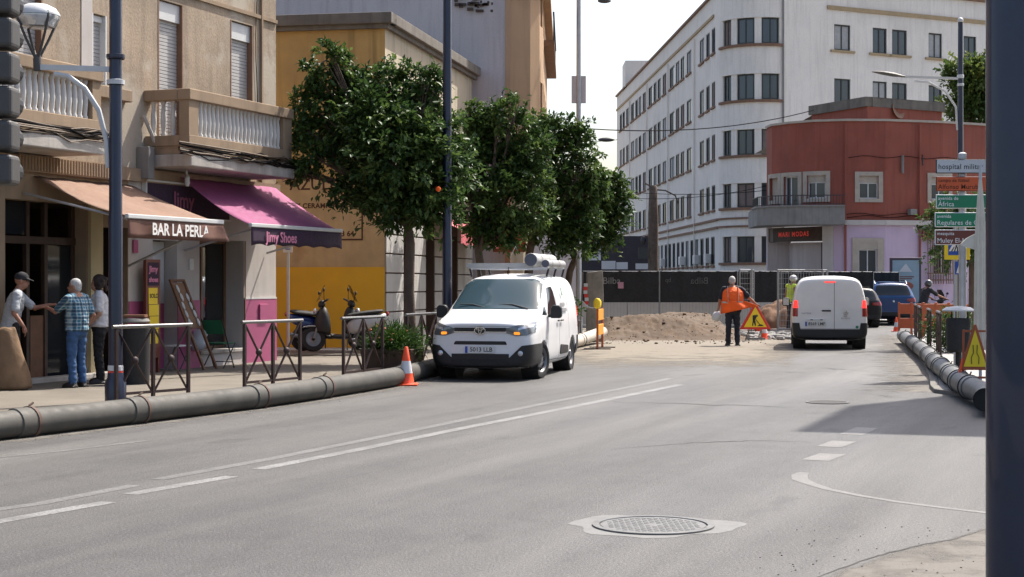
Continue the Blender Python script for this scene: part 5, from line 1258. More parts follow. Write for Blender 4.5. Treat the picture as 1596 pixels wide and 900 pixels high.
        rh = random.Random(4); b.ell((0,-.03,.03),(.105,.115,.115),16,12)
        for k in range(26): a = rh.uniform(0,6.28); b.ell((.09*math.cos(a), -.045+.085*math.sin(a)*.8-.02, rh.uniform(-.10,.10)), (.035,.035,.035), 7, 5)
    me = fuse(b, .010, hair, 3 if hairstyle == 'curly' else 5)
    if hairstyle in ('short','curly'):   # leave the face free
        bm = bmesh.new(); bm.from_mesh(me); inv = HM.inverted()
        kill = [v for v in bm.verts if (lambda q: q.y > .030+.35*max(0,q.z-.02) and q.z < .085)(inv @ v.co)]
        bmesh.ops.delete(bm, geom=kill, context='VERTS'); bm.to_mesh(me); bm.free()
    obj({'cap':'cap','helmet':'helmet','moto':'helmet'}.get(hairstyle,'hair'), me, T)
    for s_ in (1,-1):
        b = MB(); b.M = HM; b.ell((s_*.031,.074,.012),(.012,.009,.007),8,6); b.build('eye', M['black_txt'], T)
    return T
def stand(**k):
    J = dict(pelvis=(0,0,.95), neck=(0,.0,1.45), head=(0,.03,1.60), sh_r=(.185,0,1.40), sh_l=(-.185,0,1.40), el_r=(.24,-.03,1.12), el_l=(-.24,-.03,1.12), wr_r=(.25,.05,.88), wr_l=(-.25,.05,.88),
             hip_r=(.09,0,.90), hip_l=(-.09,0,.90), kn_r=(.10,.02,.49), kn_l=(-.10,.02,.49), an_r=(.11,-.02,.085), an_l=(-.11,-.02,.085), foot_r=(.2,1,0), foot_l=(-.2,1,0))
    J.update(k); return J
def plaid(name, c1, c2, c3, s1=11., s2=11.):
    m, t, b = _new(name); tc = t.nodes.new('ShaderNodeTexCoord').outputs['Object']; c = c1
    for axis, sc_, col_ in ((0,s1,c2),(2,s2,c2),(0,s1*.5,c3),(2,s2*.5,c3)):
        w = t.nodes.new('ShaderNodeTexWave'); w.bands_direction = 'X' if axis == 0 else 'Z'; w.inputs['Scale'].default_value = sc_*.5
        t.links.new(tc, w.inputs['Vector']); c = _mix(t, _range(t, w.outputs['Fac'], .6, .8, 0, .55), c, col_)
    t.links.new(c, b.inputs['Base Color']); b.inputs['Roughness'].default_value = .85
    return m
PZ = .12
m_plaid = plaid('blue_checked_cloth', (.03,.16,.26), (.42,.50,.52), (.008,.02,.05), 12, 12)
m_white = mat('white_cotton', (.62,.60,.60), .85, .08, 8, .2, 20); m_grey = mat('pale_grey_shirt_cloth', (.40,.42,.44), .85, .12, 14, .2, 20)
m_jean = mat('blue_denim', (.035,.085,.19), .85, .2, 7, .3, 25); m_black = mat('black_trouser_cloth', (.012,.012,.014), .85, .15, 8, .2, 20)
m_navy = mat('navy_work_cloth', (.016,.018,.028), .85, .15, 8, .2, 20); m_shoe = mat('dark_shoe', (.022,.016,.013), .6, .1)
m_ghair = mat('grey_hair', (.42,.41,.40), .8, .15, 40, .5, 120); m_dhair = mat('dark_brown_hair', (.03,.016,.011), .7, .2, 40, .5, 120); m_cap = mat('dark_cap_cloth', (.018,.018,.021), .85, .1)
# man in the checked shirt, back three-quarter to the camera, reaching left to shake hands
p = gp(124,606,PZ)
person('person', 'grey haired person in a blue checked shirt and jeans outside the bar', (p.x-.12,p.y+.30,PZ), R(62),
       stand(look=(-.45,.9,0), head=(-.01,.045,1.585), el_l=(-.20,.26,1.19), wr_l=(-.14,.50,1.26), hd_l=(0.05,1,.02), el_r=(.26,-.10,1.14), wr_r=(.20,.05,.93)),
       M['skin_d'], m_plaid, m_jean, m_shoe, m_ghair, belly=.05, wide=1.04).scale = (.94,.94,.94)
# man with cap, facing right, other end of the handshake
p2 = gp(30,607,PZ)
person('person', 'person in a dark cap and pale grey shirt leaning by the brown sack', (p2.x-.24,p2.y+.5,PZ), R(-75),
       stand(pelvis=(0,-.05,.93), neck=(0,.06,1.42), head=(0,.12,1.575), look=(.1,1,-.15), sh_r=(.18,.06,1.37), sh_l=(-.18,.06,1.37), el_l=(-.16,.30,1.17), wr_l=(-.10,.52,1.22), hd_l=(0,1,.03), el_r=(.27,.02,1.10), wr_r=(.30,.16,.90), hd_r=(0,.2,-1)),
       M['skin_d'], m_grey, m_black, m_shoe, m_cap, hairstyle='cap', wide=1.02)
p3_ = gp(150,600,PZ)
person('person', 'curly haired person in a white blouse and black trousers behind the checked shirt', (p3_.x-.03,p3_.y+.30,PZ), R(105),
       stand(pelvis=(0,0,.93), neck=(0,0,1.40), head=(0,.03,1.54), look=(.35,1,0), sh_r=(.165,0,1.355), sh_l=(-.165,0,1.355), el_r=(.21,.02,1.10), wr_r=(.14,.22,1.0), el_l=(-.22,.0,1.08), wr_l=(-.20,.15,.92), hip_r=(.085,0,.88), hip_l=(-.085,0,.88)),
       M['skin'], m_white, m_black, m_shoe, m_dhair, hairstyle='curly', belly=.03)
# brown sack
b = MB(); rg = []
for z, rx, ry, dx in ((0,.30,.20,.0),(.03,.33,.22,.0),(.25,.32,.21,-.02),(.5,.27,.18,-.05),(.75,.21,.14,-.07),(.9,.17,.11,-.08),(.93,.13,.08,-.05),(.95,.10,.06,-.03)):
    r_ = [];
    for k in range(28):
        a = 2*math.pi*k/28; w_ = 1+.06*math.sin(5*a+z*9)+.05*math.sin(8*a-z*17)+.03*math.sin(3*a+z*31)
        r_.append((dx+rx*w_*math.cos(a), ry*w_*math.sin(a), z+.02*math.sin(3*a+1)*z))
    rg.append(r_)
b.loft(rg); sk_ = gp(24,608,PZ); o = b.build('brown_sack', M['sack'], None, smooth=60); o.location = (sk_.x-.08, sk_.y, PZ); o.scale = (.92,.95,.95); o.rotation_euler = (0,0,.2)
ss_ = o.modifiers.new('s','SUBSURF'); ss_.levels = 1; ss_.render_levels = 1
tag(o, 'tall brown paper sack standing on the pavement by the bar', 'sack')
# worker in hi-vis vest seen from behind
p = gp(1142,539); wk = person('person', 'road worker in an orange vest and dark trousers seen from behind', (p.x,p.y,0), R(-4),
       stand(pelvis=(0,0,1.0), neck=(-.01,.05,1.52), head=(-.01,.09,1.67), sh_r=(.21,.03,1.46), sh_l=(-.21,.03,1.46), el_r=(.39,.06,1.24), wr_r=(.56,.12,1.08), hd_r=(.6,.3,-.3), el_l=(-.30,.03,1.18), wr_l=(-.34,.08,.93), hip_r=(.09,0,.95), hip_l=(-.09,0,.95), kn_r=(.10,.03,.52), kn_l=(-.10,.0,.52)),
       M['skin_d'], m_navy, m_navy, m_shoe, m_ghair, belly=.05, wide=1.28)
wk.scale = (1.10,1.08,1.02)
def ringv(z, y0, rx, ry, n=20): return [(rx*math.cos(2*math.pi*k/n), y0+ry*math.sin(2*math.pi*k/n), z) for k in range(n)]
b = MB(); b.loft([ringv(1.06,.01,.262,.215), ringv(1.25,.02,.262,.215), ringv(1.40,.04,.265,.19), ringv(1.475,.05,.22,.14), ringv(1.52,.05,.10,.10)])
obj('vest', fuse(b, .012, M['orange'], 5, folds=.008), wk)
b = MB(); rows = []      # hem of the vest pulled out to the right hand
for j in range(7):
    f = j/6; row = []
    for k in range(15):
        u = k/14; x = -.28+u*(.54+.36*f**.8); z = 1.16-(.34-.16*u)*f*(1-.25*u); y = -.21*math.sin(math.pi*min(1,u*1.25)*.9)-.02*math.sin(u*14)*f-.02
        row.append((x, y+.02*f, z))
    rows.append(row)
b.loft(rows, caps=False, close=False); o = b.build('vest_hem', M['orange'], wk, smooth=60); o.modifiers.new('t','SOLIDIFY').thickness = .008
b = MB(); b.loft([ringv(1.10,.012,.272,.226), ringv(1.15,.014,.272,.226)], caps=False); b.build('reflective_band', M['reflect'], wk)
for s_ in (1,-1):
    b = MB(); b.tube([(s_*.12,-.195,1.14),(s_*.125,-.195,1.3),(s_*.13,-.145,1.44),(s_*.12,-.02,1.525)], .026, 6, flat=.3); b.build('reflective_band', M['reflect'], wk)
# helmet / bag in the left hand
b = MB(); b.ell((0,0,0),(.13,.12,.13),14,10); b.lathe([(.10,-.12),(.12,-.05),(.05,.12),(.02,.16)], 12)
o = obj('white_bag', fuse(b, .015, M['frame_w'], 4)); o.location = (p.x-.42, p.y+.05, .77); tag(o, 'small white bag hanging from the road worker\'s left hand', 'bag')
o.rotation_euler = (0,.5,0)
# helmeted worker behind the van
q = at(1233,440,52); person('person', 'worker in a white helmet and yellow vest behind the plain white van', (q.x,q.y,.15), R(-60), stand(neck=(0,.05,1.45), head=(0,.10,1.60)), M['skin_d'], mat('hivis_yellow', (.55,.72,.06), .75, .1), m_navy, m_shoe, M['sign_w'], hairstyle='helmet', sleeves='none')
# ------------------------------------------------------------------ big pipes along the kerbs
def catmull(P, per=6):
    P = [Vector(p) for p in P]; out = []
    for i in range(len(P)-1):
        p0, p1, p2, p3 = P[max(0,i-1)], P[i], P[i+1], P[min(len(P)-1,i+2)]
        for k in range(per):
            t = k/per; out.append(.5*((2*p1)+(p2-p0)*t+(2*p0-5*p1+4*p2-p3)*t*t+(3*p1-p0-3*p2+p3)*t**3))
    out.append(P[-1]); return out
def pipe_run(name, label, pts, r, m, cuts, ring_m='rust'):
    T = thing(name, label, 'pipe'); C = catmull(pts, 8)
    L = [0]; 
    for a, b_ in zip(C[:-1], C[1:]): L.append(L[-1]+(b_-a).length)
    def at_len(s):
        s = max(0, min(L[-1]-1e-6, s)); i = max(k for k in range(len(L)) if L[k] <= s); i = min(i, len(C)-2); f = (s-L[i])/(L[i+1]-L[i]); return C[i]+(C[i+1]-C[i])*f
    def tan(s): return (at_len(s+.05)-at_len(s-.05)).normalized()
    cs = [0]+cuts(L[-1], C)+[L[-1]]
    for a, c_ in zip(cs[:-1], cs[1:]):
        n = max(3, int((c_-a)/.35)); b = MB(); P = [at_len(a+(c_-a)*k/n) for k in range(n+1)]
        rr = [r]*(n+1); b.tube(P, rr, 20, caps=False); b.build('pipe_section', M[m], T, smooth=True)
    for s in cs[1:-1]:      # socket collar and its strap
        t = tan(s); p = at_len(s)
        b = MB(); b.tube([p-t*.13, p-t*.12, p+t*.10, p+t*.11], [r+.002, r+.016, r+.016, r+.002], 20, caps=False); b.build('collar', M[m], T, smooth=True)
        b = MB(); b.tube([p+t*.09, p+t*.095, p+t*.135, p+t*.14], [r+.004, r+.028, r+.028, r+.004], 20, caps=False); b.build('strap', M[ring_m], T, smooth=True)
        b = MB(); q = p+t*.115+Vector((0,0,r+.03)); b.tube([q, q+Vector((.03,.05,.03))], .012, 6); b.build('clamp_bolt', M[ring_m], T)
    for e, tt in ((0, tan(.06)), (L[-1], -tan(L[-1]-.06))):
        p = at_len(e); b = MB(); b.tube([p+tt*.02, p+tt*.03], r*.985, 20); b.build('pipe_mouth', M['dark'], T)
    return T
def cuts_px(pxs):
    def f(L, C):
        acc = [0]
        for a, b_ in zip(C[:-1], C[1:]): acc.append(acc[-1]+(b_-a).length)
        out = []
        for x in pxs:
            i = min(range(len(C)), key=lambda k: abs(CX+FPX*C[k].x/C[k].y-x)); out.append(acc[i])
        return out
    return f
PL1 = [(x,y,.155) for x,y in PIPE_L[1:12]]+[(-.35,33.2,.155)]
pipe_run('drain_pipe', 'long grey plastic pipe with brown collars along the left kerb', PL1, .15, 'pipe', cuts_px([-230,37,210,402,499,626]))
M['pipe_w'] = mat('cream_pvc_pipe', (.52,.48,.42), .5, .12, 3, .1, 30, stain=(.35,.30,.24), stain_t=(.5,.75))
pipe_run('drain_pipe', 'short cream pipe on the ground beside the yellow barrier', [(.75,37.3,.16),(1.3,39.3,.16),(1.75,41.5,.18),(2.5,44.4,.30)], .15, 'pipe_w', cuts_px([884,903]), 'rubber')
pipe_run('drain_pipe', 'light grey jointed pipe along the right pavement edge', [(5.9,20.0,.21),(6.2,21.0,.21),(6.54,23.3,.21),(7.2,26.6,.21),(7.8,29.6,.21),(8.5,32.8,.21),(9.4,37.3,.21),(10.3,41.8,.21),(10.75,44.2,.21)], .15, 'pipe_r', cuts_px([1412,1423,1434,1447,1456,1468,1482,1497,1515]), 'rubber')
# ------------------------------------------------------------------ pedestrian railings
def railing_proto():
    T = thing('pedestrian_railing', '', 'railing'); Lr, h = 1.25, .98
    for x in (0, Lr/2, Lr):
        b = MB(); b.box(x-.022,x+.022,-.022,.022,0,h-.03); b.build('post', M['rail'], T, bevel=.005)
    b = MB(); b.tube([(-.06,0,h),(Lr+.06,0,h)], .026, 10); b.build('top_rail', M['railtop'], T, smooth=True)
    b = MB(); b.box(.022,Lr-.022,-.015,.015,.09,.125); b.build('bottom_rail', M['rail'], T)
    for k in range(2):
        x0, x1 = k*Lr/2+.02, (k+1)*Lr/2-.02
        b = MB(); b.bar((x0,-.006,.12),(x1,-.006,h-.03), .012, .034, (0,1,0)); b.build('diagonal', M['rail'], T)
        b = MB(); b.bar((x0,.008,h-.03),(x1,.008,.12), .012, .034, (0,1,0)); b.build('diagonal', M['rail'], T)
        b = MB(); b.ell(((x0+x1)/2,0,(h+.09)/2),(.052,.045,.052),12,8); b.build('boss', M['rail'], T, smooth=True)
    return T
rl = railing_proto(); firstr = [True]
def place_railing(p, q, z, label, group):
    o = rl if firstr[0] else copy_tree(rl); firstr[0] = False
    p, q = Vector(p), Vector(q); o.location = (p.x,p.y,z); o.rotation_euler = (0,0,math.atan2(q.y-p.y,q.x-p.x)); o.scale = ((q-p).length/1.25,1,1)
    tag(o, label, 'railing', group)
for (a, c_, lab) in (((-5.12,20.75),(-4.40,21.8),'brown crossed railing beside the navy lamp post by the bar'), ((-3.86,23.15),(-3.22,24.35),'brown crossed railing in front of the shoe shop pier'), ((-2.70,25.7),(-2.18,27.0),'brown crossed railing in front of the flower planter'), ((-1.86,28.4),(-1.42,29.9),'brown crossed railing half hidden by the near white van')):
    place_railing(a, c_, .12, lab, 'railings along the left kerb')
for (a, c_, lab) in (((8.95,33.5),(9.30,35.1),'dark railing on the right pavement closest to the litter bin'), ((9.55,36.6),(9.95,38.4),'dark railing in the middle of the right pavement row'), ((10.35,40.6),(10.75,42.4),'dark railing farthest along the right pavement row'), ((11.1,44.0),(11.5,45.8),'dark railing at the far corner of the right pavement')):
    place_railing(a, c_, PR, lab, 'railings along the right kerb')
# ------------------------------------------------------------------ lamp posts
def lamp_post(name, label, x, y, z0, h, r0, r1, group='navy lamp posts'):
    T = thing(name, label, 'lamp post', (x,y,z0), 0, group)
    b = MB(); b.lathe([(r0*1.5,0),(r0*1.5,.25),(r0*1.15,.32),(r0,.5),(r0,2.4),(r0*.92,2.45),(r1,h)], 20); b.build('pole', M['navy'], T, smooth=True)
    return T
lp = lamp_post('lamp_post', 'navy lamp post with a pale bracket and upturned lantern over the bar', -5.16, 20.88, .12, 9.0, .092, .075)
b = MB(); b.lathe([(.092,.40),(.1,.41),(.1,.47),(.092,.48)], 20, caps=False); b.build('reflective_tape', M['sign_w'], lp); b = MB(); b.lathe([(.101,.36),(.101,.405)], 20, caps=False); b.build('red_tape', M['sign_r'], lp)
b = MB(); b.lathe([(.115,4.13),(.115,4.19),(.08,4.2)], 20, caps=False); b.build('bracket_clamp', M['palepaint'], lp)
b = MB(); b.lathe([(.11,4.46),(.12,4.48),(.12,4.52),(.08,4.53)], 20, caps=False); b.build('bracket_clamp', M['navy'], lp)
b = MB(); b.bar((-.08,0,4.33),(-1.06,0,4.36), .05, .07)
b.tube([(-.10,0,3.05),(-.12,0,3.4),(-.22,0,3.8),(-.40,0,4.08),(-.62,0,4.24),(-.80,0,4.27)], .035, 8); b.build('bracket', M['palepaint'], lp, smooth=40)
LN = bpy.data.objects.new('lantern', None); link(LN, lp); LN.location = (-1.02,0,4.36)
b = MB(); b.lathe([(.05,-.05),(.055,.10),(.04,.16)], 12)
for k in range(4):
    a = math.pi/4+k*math.pi/2; b.tube([(.03*math.cos(a),.03*math.sin(a),.12),(.16*math.cos(a),.16*math.sin(a),.36),(.285*math.cos(a),.285*math.sin(a),.62),(.27*math.cos(a),.27*math.sin(a),.70)], .018, 7)
b.build('cradle', M['tlgrey'], LN, smooth=40)
b = MB(); b.lathe([(.22,.52),(.24,.56),(.285,.62),(.285,.66),(.265,.67)], 24, caps=False); b.lathe([(.001,.50),(.16,.505),(.22,.52)], 24, caps=False); b.build('bowl', M['lampwhite'], LN, smooth=True)
b = MB(); b.lathe([(.29,.665),(.29,.69),(.24,.76),(.14,.81),(.001,.825)], 24, caps=False); b.build('dome', M['palepaint'], LN, smooth=True)
lamp_post('lamp_post', 'plain navy lamp post rising through the first orange tree', at(697,440,30.6).x, 30.6, .12, 10.5, .092, .078)
rp_ = lamp_post('lamp_post', 'navy lamp post with a curved pale arm in front of the red building', at(1497,440,42).x, 42, PR, 8.45, .085, .065)
b = MB(); b.ell((0,0,8.47),(.08,.08,.08)); b.build('finial', M['palepaint'], rp_, smooth=True)
b = MB(); b.lathe([(.085,6.95),(.09,6.97),(.09,7.03),(.08,7.05)], 14, caps=False); b.lathe([(.085,6.75),(.09,6.77),(.09,6.8),(.08,6.82)], 14, caps=False); b.bar((-.05,0,6.95),(-1.55,0,7.0), .05, .06); b.tube([(-.08,0,5.6),(-.12,0,6.2),(-.4,0,6.62),(-.85,0,6.86),(-1.2,0,6.88)], .03, 8); b.build('arm', M['palepaint'], rp_, smooth=40)
b = MB(); b.M = Matrix.Translation((-1.5,0,7.0)); b.loft([ring((0,0,0),.01,.01,12)]*2); b.M = Matrix.Identity(4)
b = MB(); b.tube([(-1.45,0,7.0),(-1.75,0,7.05),(-2.05,0,7.10),(-2.32,0,7.13)], [.05,.13,.12,.03], 12, flat=.4); b.build('lamp_head', M['tlgrey'], rp_, smooth=True)
gpole = thing('lamp_post', 'slim grey lamp post with back to back signs rising behind the far trees', 'lamp post', (at(902,440,47).x,47,.12))
b = MB(); b.lathe([(.11,0),(.11,.5),(.085,.6),(.065,9.9),(.06,10.3)], 14); b.build('pole', M['greypole'], gpole, smooth=True)
for s_ in (1,-1):
    b = MB(); b.box(.06*s_ if s_ > 0 else -.21, .21 if s_ > 0 else -.06, -.02,.02, 6.80,7.60); b.build('banner_panel', M['mauve'], gpole)
b = MB(); b.tube([(0,0,10.2),(.4,0,10.1),(.75,0,9.85)], .03, 7); b.build('arm', M['greypole'], gpole, smooth=True)
b = MB(); b.ell((.75,0,9.8),(.2,.1,.07)); b.build('lamp_head', M['tlgrey'], gpole, smooth=True)
npole = thing('traffic_pole', 'thick dark navy pole filling the right edge of the picture', 'pole', (at(1588,440,5.6).x, 5.6, 0))
b = MB(); b.lathe([(.2,0),(.2,.02),(.13,.05),(.112,.3),(.112,5.6)], 32, caps=False); b.build('shaft', M['navy'], npole, smooth=True)
# ------------------------------------------------------------------ traffic lights at the left edge
tl = thing('traffic_light', 'grey traffic light with two stacked signal heads seen from the side at the left edge', 'traffic light', (-5.62,16.6,.0))
b = MB(); b.lathe([(.09,0),(.09,.3),(.055,.4),(.055,5.3)], 16); b.build('post', M['tlgrey'], tl, smooth=True)
for k in range(6):
    z = 2.66+k*.352; b = MB(); b.box(.16,.49,-.17,.17,z+.02,z+.335); h = b.build('signal_section', M['tlgrey'], tl, bevel=.05, seg=3)
    b = MB(); b.lathe([(.14,.16),(.13,.38)], 16, (.32,.01,z+.18), 'Y', caps=False); b.build('visor', M['blackplastic'], h)
for z in (2.75, 3.65, 4.6):
    b = MB(); b.box(.0,.2,-.03,.03,z,z+.06); b.build('bracket', M['tlgrey'], tl)
b = MB(); b.box(.20,.29,-.05,.05,2.55,2.66); b.build('end_bracket', M['tlgrey'], tl)
# ------------------------------------------------------------------ shop front odds and ends
q = gp(207,600,.12); q.y += .2
bn = thing('litter_bin', 'dark grey litter bin with a tray on top behind the navy lamp post', 'bin', (q.x,q.y,.12))
b = MB(); b.lathe([(.20,0),(.205,.05),(.215,.75),(.225,.86),(.2,.87),(.19,.8)], 24, caps=False); b.build('bin_body', M['rubber'], bn, smooth=True)
b = MB(); b.lathe([(.001,.93),(.2,.94),(.215,.96),(.19,1.0),(.001,1.01)], 24, caps=False); b.build('lid', M['conc'], bn, smooth=True)
b = MB(); b.box(-.18,.16,-.12,.12,1.02,1.06); o = b.build('wooden_tray', M['wood'], None, bevel=.006); o.location = (q.x,q.y,.12); tag(o, 'reddish wooden tray lying on the dark litter bin', 'tray')
st_ = FL.pt(xs(214), .12, .16); sgn_ = thing('standing_sign', 'brown standing board with pink lettering and yellow notices by the shop door', 'sign', st_)
dL = FL.D[0]; fmS = lambda z, o: frame_m((uL.x*0, 0, z)+Vector((nL.x,nL.y,0))*o if False else Vector((nL.x*o, nL.y*o, z)), (dL.x,dL.y,0), (0,0,1))
b = MB(); b.M = fmS(0,0); b.box(-.02,.42,.25,1.95,-.03,.03); b.box(0,.05,0,.25,-.03,.03); b.box(.35,.40,0,.25,-.03,.03); bd = b.build('board', M['sign_br'], sgn_, bevel=.005)
b = MB(); b.M = fmS(0,.031); b.box(.03,.37,1.50,1.90,0,.004); b.build('header_panel', M['aw_purple'], sgn_)
text('lettering', 'Jimy', .15, M['pink_txt'], sgn_, fmS(1.78,.037) @ Matrix.Translation((.07,0,0)), bold=.004); text('lettering', 'shoes', .12, M['pink_txt'], sgn_, fmS(1.60,.037) @ Matrix.Translation((.06,0,0)), bold=.004)
for (x0,z0,x1,z1,t_) in ((.05,1.18,.32,1.46,''),(.06,.98,.36,1.17,''),(.08,.75,.36,.97,''),(.06,.5,.34,.74,'')):
    b = MB(); b.M = fmS(0,.032); b.box(x0,x1,z0,z1,0,.004); b.build('yellow_notice', M['sign_y'], sgn_)
text('lettering', 'SOLO', .10, M['black_txt'], sgn_, fmS(1.32,.038) @ Matrix.Translation((.08,0,0)), ext=.001, bold=.003)
# leaning wooden rack with shoe soles
rk0 = FL.pt(xs(317,.55), .12, .55); T = thing('wooden_rack', 'leaning brown wooden shoe rack with pale soles outside the shop', 'rack', rk0)
MM = frame_m((0,0,0), (dL.x,dL.y,0), Vector((-nL.x*.26,-nL.y*.26,1))-Vector((dL.x,dL.y,0))*.28)
for x in (0,.42):
    b = MB(); b.M = MM; b.box(x,x+.055,0,1.72,-.02,.02); b.build('rack_side', M['wood'], T, bevel=.004)
for z in (.78,1.68):
    b = MB(); b.M = MM; b.box(.056,.419,z,z+.04,-.018,.018); b.build('rack_rung', M['wood'], T)
b = MB(); b.M = MM; b.box(.056,.419,.82,1.66,-.015,-.005); b.build('rack_panel', mat('sole_board', (.25,.14,.08), .8, .2, 10), T)
rs = random.Random(8)
for k in range(9):
    b = MB(); x, z = .10+.24*(k%2)+rs.uniform(-.02,.04), .90+.16*(k//2); b.M = MM @ Matrix.Translation((x,z,.0)); b.ell((0.03,0,.012),(.035,.08,.02),10,6); o = b.build('pale_sole', M['frame_w'], T, smooth=True)
# green folding chair
ch = FL.pt(xs(333,.45), .12, .45); T = thing('folding_chair', 'green folding chair beside the leaning wooden rack', 'chair', ch, math.atan2(dL.y,dL.x))
m_gr = mat('green_seat', (.012,.12,.05), .6, .1)
b = MB(); b.box(0,.42,-.2,.2,.44,.465); b.build('seat', m_gr, T, bevel=.01)
b = MB(); b.M = Matrix.Translation((.02,0,.62)) @ Matrix.Rotation(R(-14),4,'Y'); b.box(-.012,.012,-.2,.2,0,.26); b.build('backrest', m_gr, T, bevel=.01)
for y in (-.21,.21):
    b = MB(); b.tube([(-.08,y,.9),(.36,y,0)], .012, 7); b.build('leg', M['ironblack'], T)
    b = MB(); b.tube([(.40,y,.45),(-.02,y,0)], .012, 7); b.build('leg', M['ironblack'], T)
b = MB(); b.tube([(.30,-.21,.11),(.30,.21,.11)], .010, 6); b.build('stretcher', M['ironblack'], T)
# white folding stool and plastic bag by the pink wall
stq = FL.pt(xs(250), .12, .35); T = thing('folding_stool', 'small pale folding stool at the shop door', 'stool', stq, math.atan2(dL.y,dL.x))
b = MB(); b.box(-.2,.2,-.16,.16,.44,.46); b.build('seat', M['palepaint'], T)
for y in (-.15,.15):
    for s_ in (1,-1):
        b = MB(); b.tube([(-.18*s_,y,.44),(.18*s_,y,0)], .012, 6); b.build('leg', M['ironblack'], T)
b = MB()
for k in range(9): b.ell((random.uniform(-.1,.1),random.uniform(-.06,.06),random.uniform(.10,.32)),(.12,.09,.11),8,6)
o = obj('plastic_bag', fuse(b, .03, M['palepaint'], 2)); bgp = FL.pt(xs(300), .12, .18); o.location = (bgp.x,bgp.y,.42); tag(o, 'pale grey plastic bag hanging low on the pink shop wall', 'bag')
# thin sign post with a small white plate in front of the yellow wall
q = at(449,440,33.6); T = thing('sign_post', 'thin steel post with a small white plate before the yellow wall', 'sign', (q.x,33.6,.12))
b = MB(); b.tube([(0,0,0),(0,0,2.45)], .03, 10); b.build('post', M['greypole'], T, smooth=True)
b = MB(); b.box(-.1,.1,-.05,-.035,2.18,2.42); pl_ = b.build('plate', M['sign_w'], T); b = MB(); b.box(-.06,.06,-.056,-.051,2.33,2.38); b.box(-.05,.05,-.056,-.051,2.24,2.26); b.build('printed_mark', M['sign_b'], pl_)
# ------------------------------------------------------------------ planter, cones
def sprays(n, lobes, size, m, rng, per=20, elong=2.1):
    '''foliage as leafy shoots growing outwards from each lobe, some of them longer than the rest'''
    w = np.array([l[1][0]*l[1][1]*l[1][2] for l in lobes])**.62; w /= w.sum()
    nt_ = max(1, n//per); ti = rng.choice(len(lobes), nt_, p=w); C = np.array([l[0] for l in lobes])[ti]; Rr = np.array([l[1] for l in lobes])[ti]
    d = rng.normal(size=(nt_,3)); d[:,2] += .25; d /= np.linalg.norm(d,axis=1,keepdims=True)
    r0 = .30+.48*rng.rand(nt_,1); base = C+d*Rr*r0
    grow = d+rng.normal(size=(nt_,3))*.45+np.array([0,0,.22]); grow /= np.linalg.norm(grow,axis=1,keepdims=True)
    mean = Rr.mean(1,keepdims=True); Lt = np.minimum(.75*mean, .42)*(.6+.8*rng.rand(nt_,1)**2)*np.where(rng.rand(nt_,1) < .14, 1.9, 1.)+size*.8
    tone = rng.rand(nt_)
    j = np.repeat(np.arange(nt_), per)[:n]; n = len(j); k = rng.rand(n,1)
    P = base[j]+grow[j]*Lt[j]*k+rng.normal(size=(n,3))*size*.30-np.array([0,0,1.])*(k**2)*Lt[j]*.15
    ax = grow[j]*.75+rng.normal(size=(n,3))*.62+np.array([0,0,-.12]); ax /= np.linalg.norm(ax,axis=1,keepdims=True)
    up = np.array([0,0,1.])+rng.normal(size=(n,3))*.45; sd_ = np.cross(ax,up); sd_ /= np.linalg.norm(sd_,axis=1,keepdims=True)+1e-9; nn = np.cross(sd_,ax)
    L = size*(.65+.7*rng.rand(n,1)); W_ = L/elong; V = np.zeros((n,4,3))
    V[:,0] = P; V[:,1] = P+ax*L*.5+sd_*W_*.5+nn*W_*.16; V[:,2] = P+ax*L-nn*L*.15; V[:,3] = P+ax*L*.5-sd_*W_*.5+nn*W_*.16
    me = bpy.data.meshes.new('leaves'); f = np.arange(n*4).reshape(n,4)
    tri = np.concatenate([f[:,[0,1,2]], f[:,[0,2,3]]],1).reshape(-1,3)
    me.vertices.add(n*4); me.vertices.foreach_set('co', V.ravel()); me.loops.add(len(tri)*3); me.loops.foreach_set('vertex_index', tri.ravel().astype(np.int32))
    me.polygons.add(len(tri)); me.polygons.foreach_set('loop_start', np.arange(0,len(tri)*3,3,dtype=np.int32)); me.update(calc_edges=True); me.materials.append(m)
    a = me.attributes.new('tone','FLOAT','POINT'); a.data.foreach_set('value', np.repeat(tone[j],4).astype(np.float32))
    return me
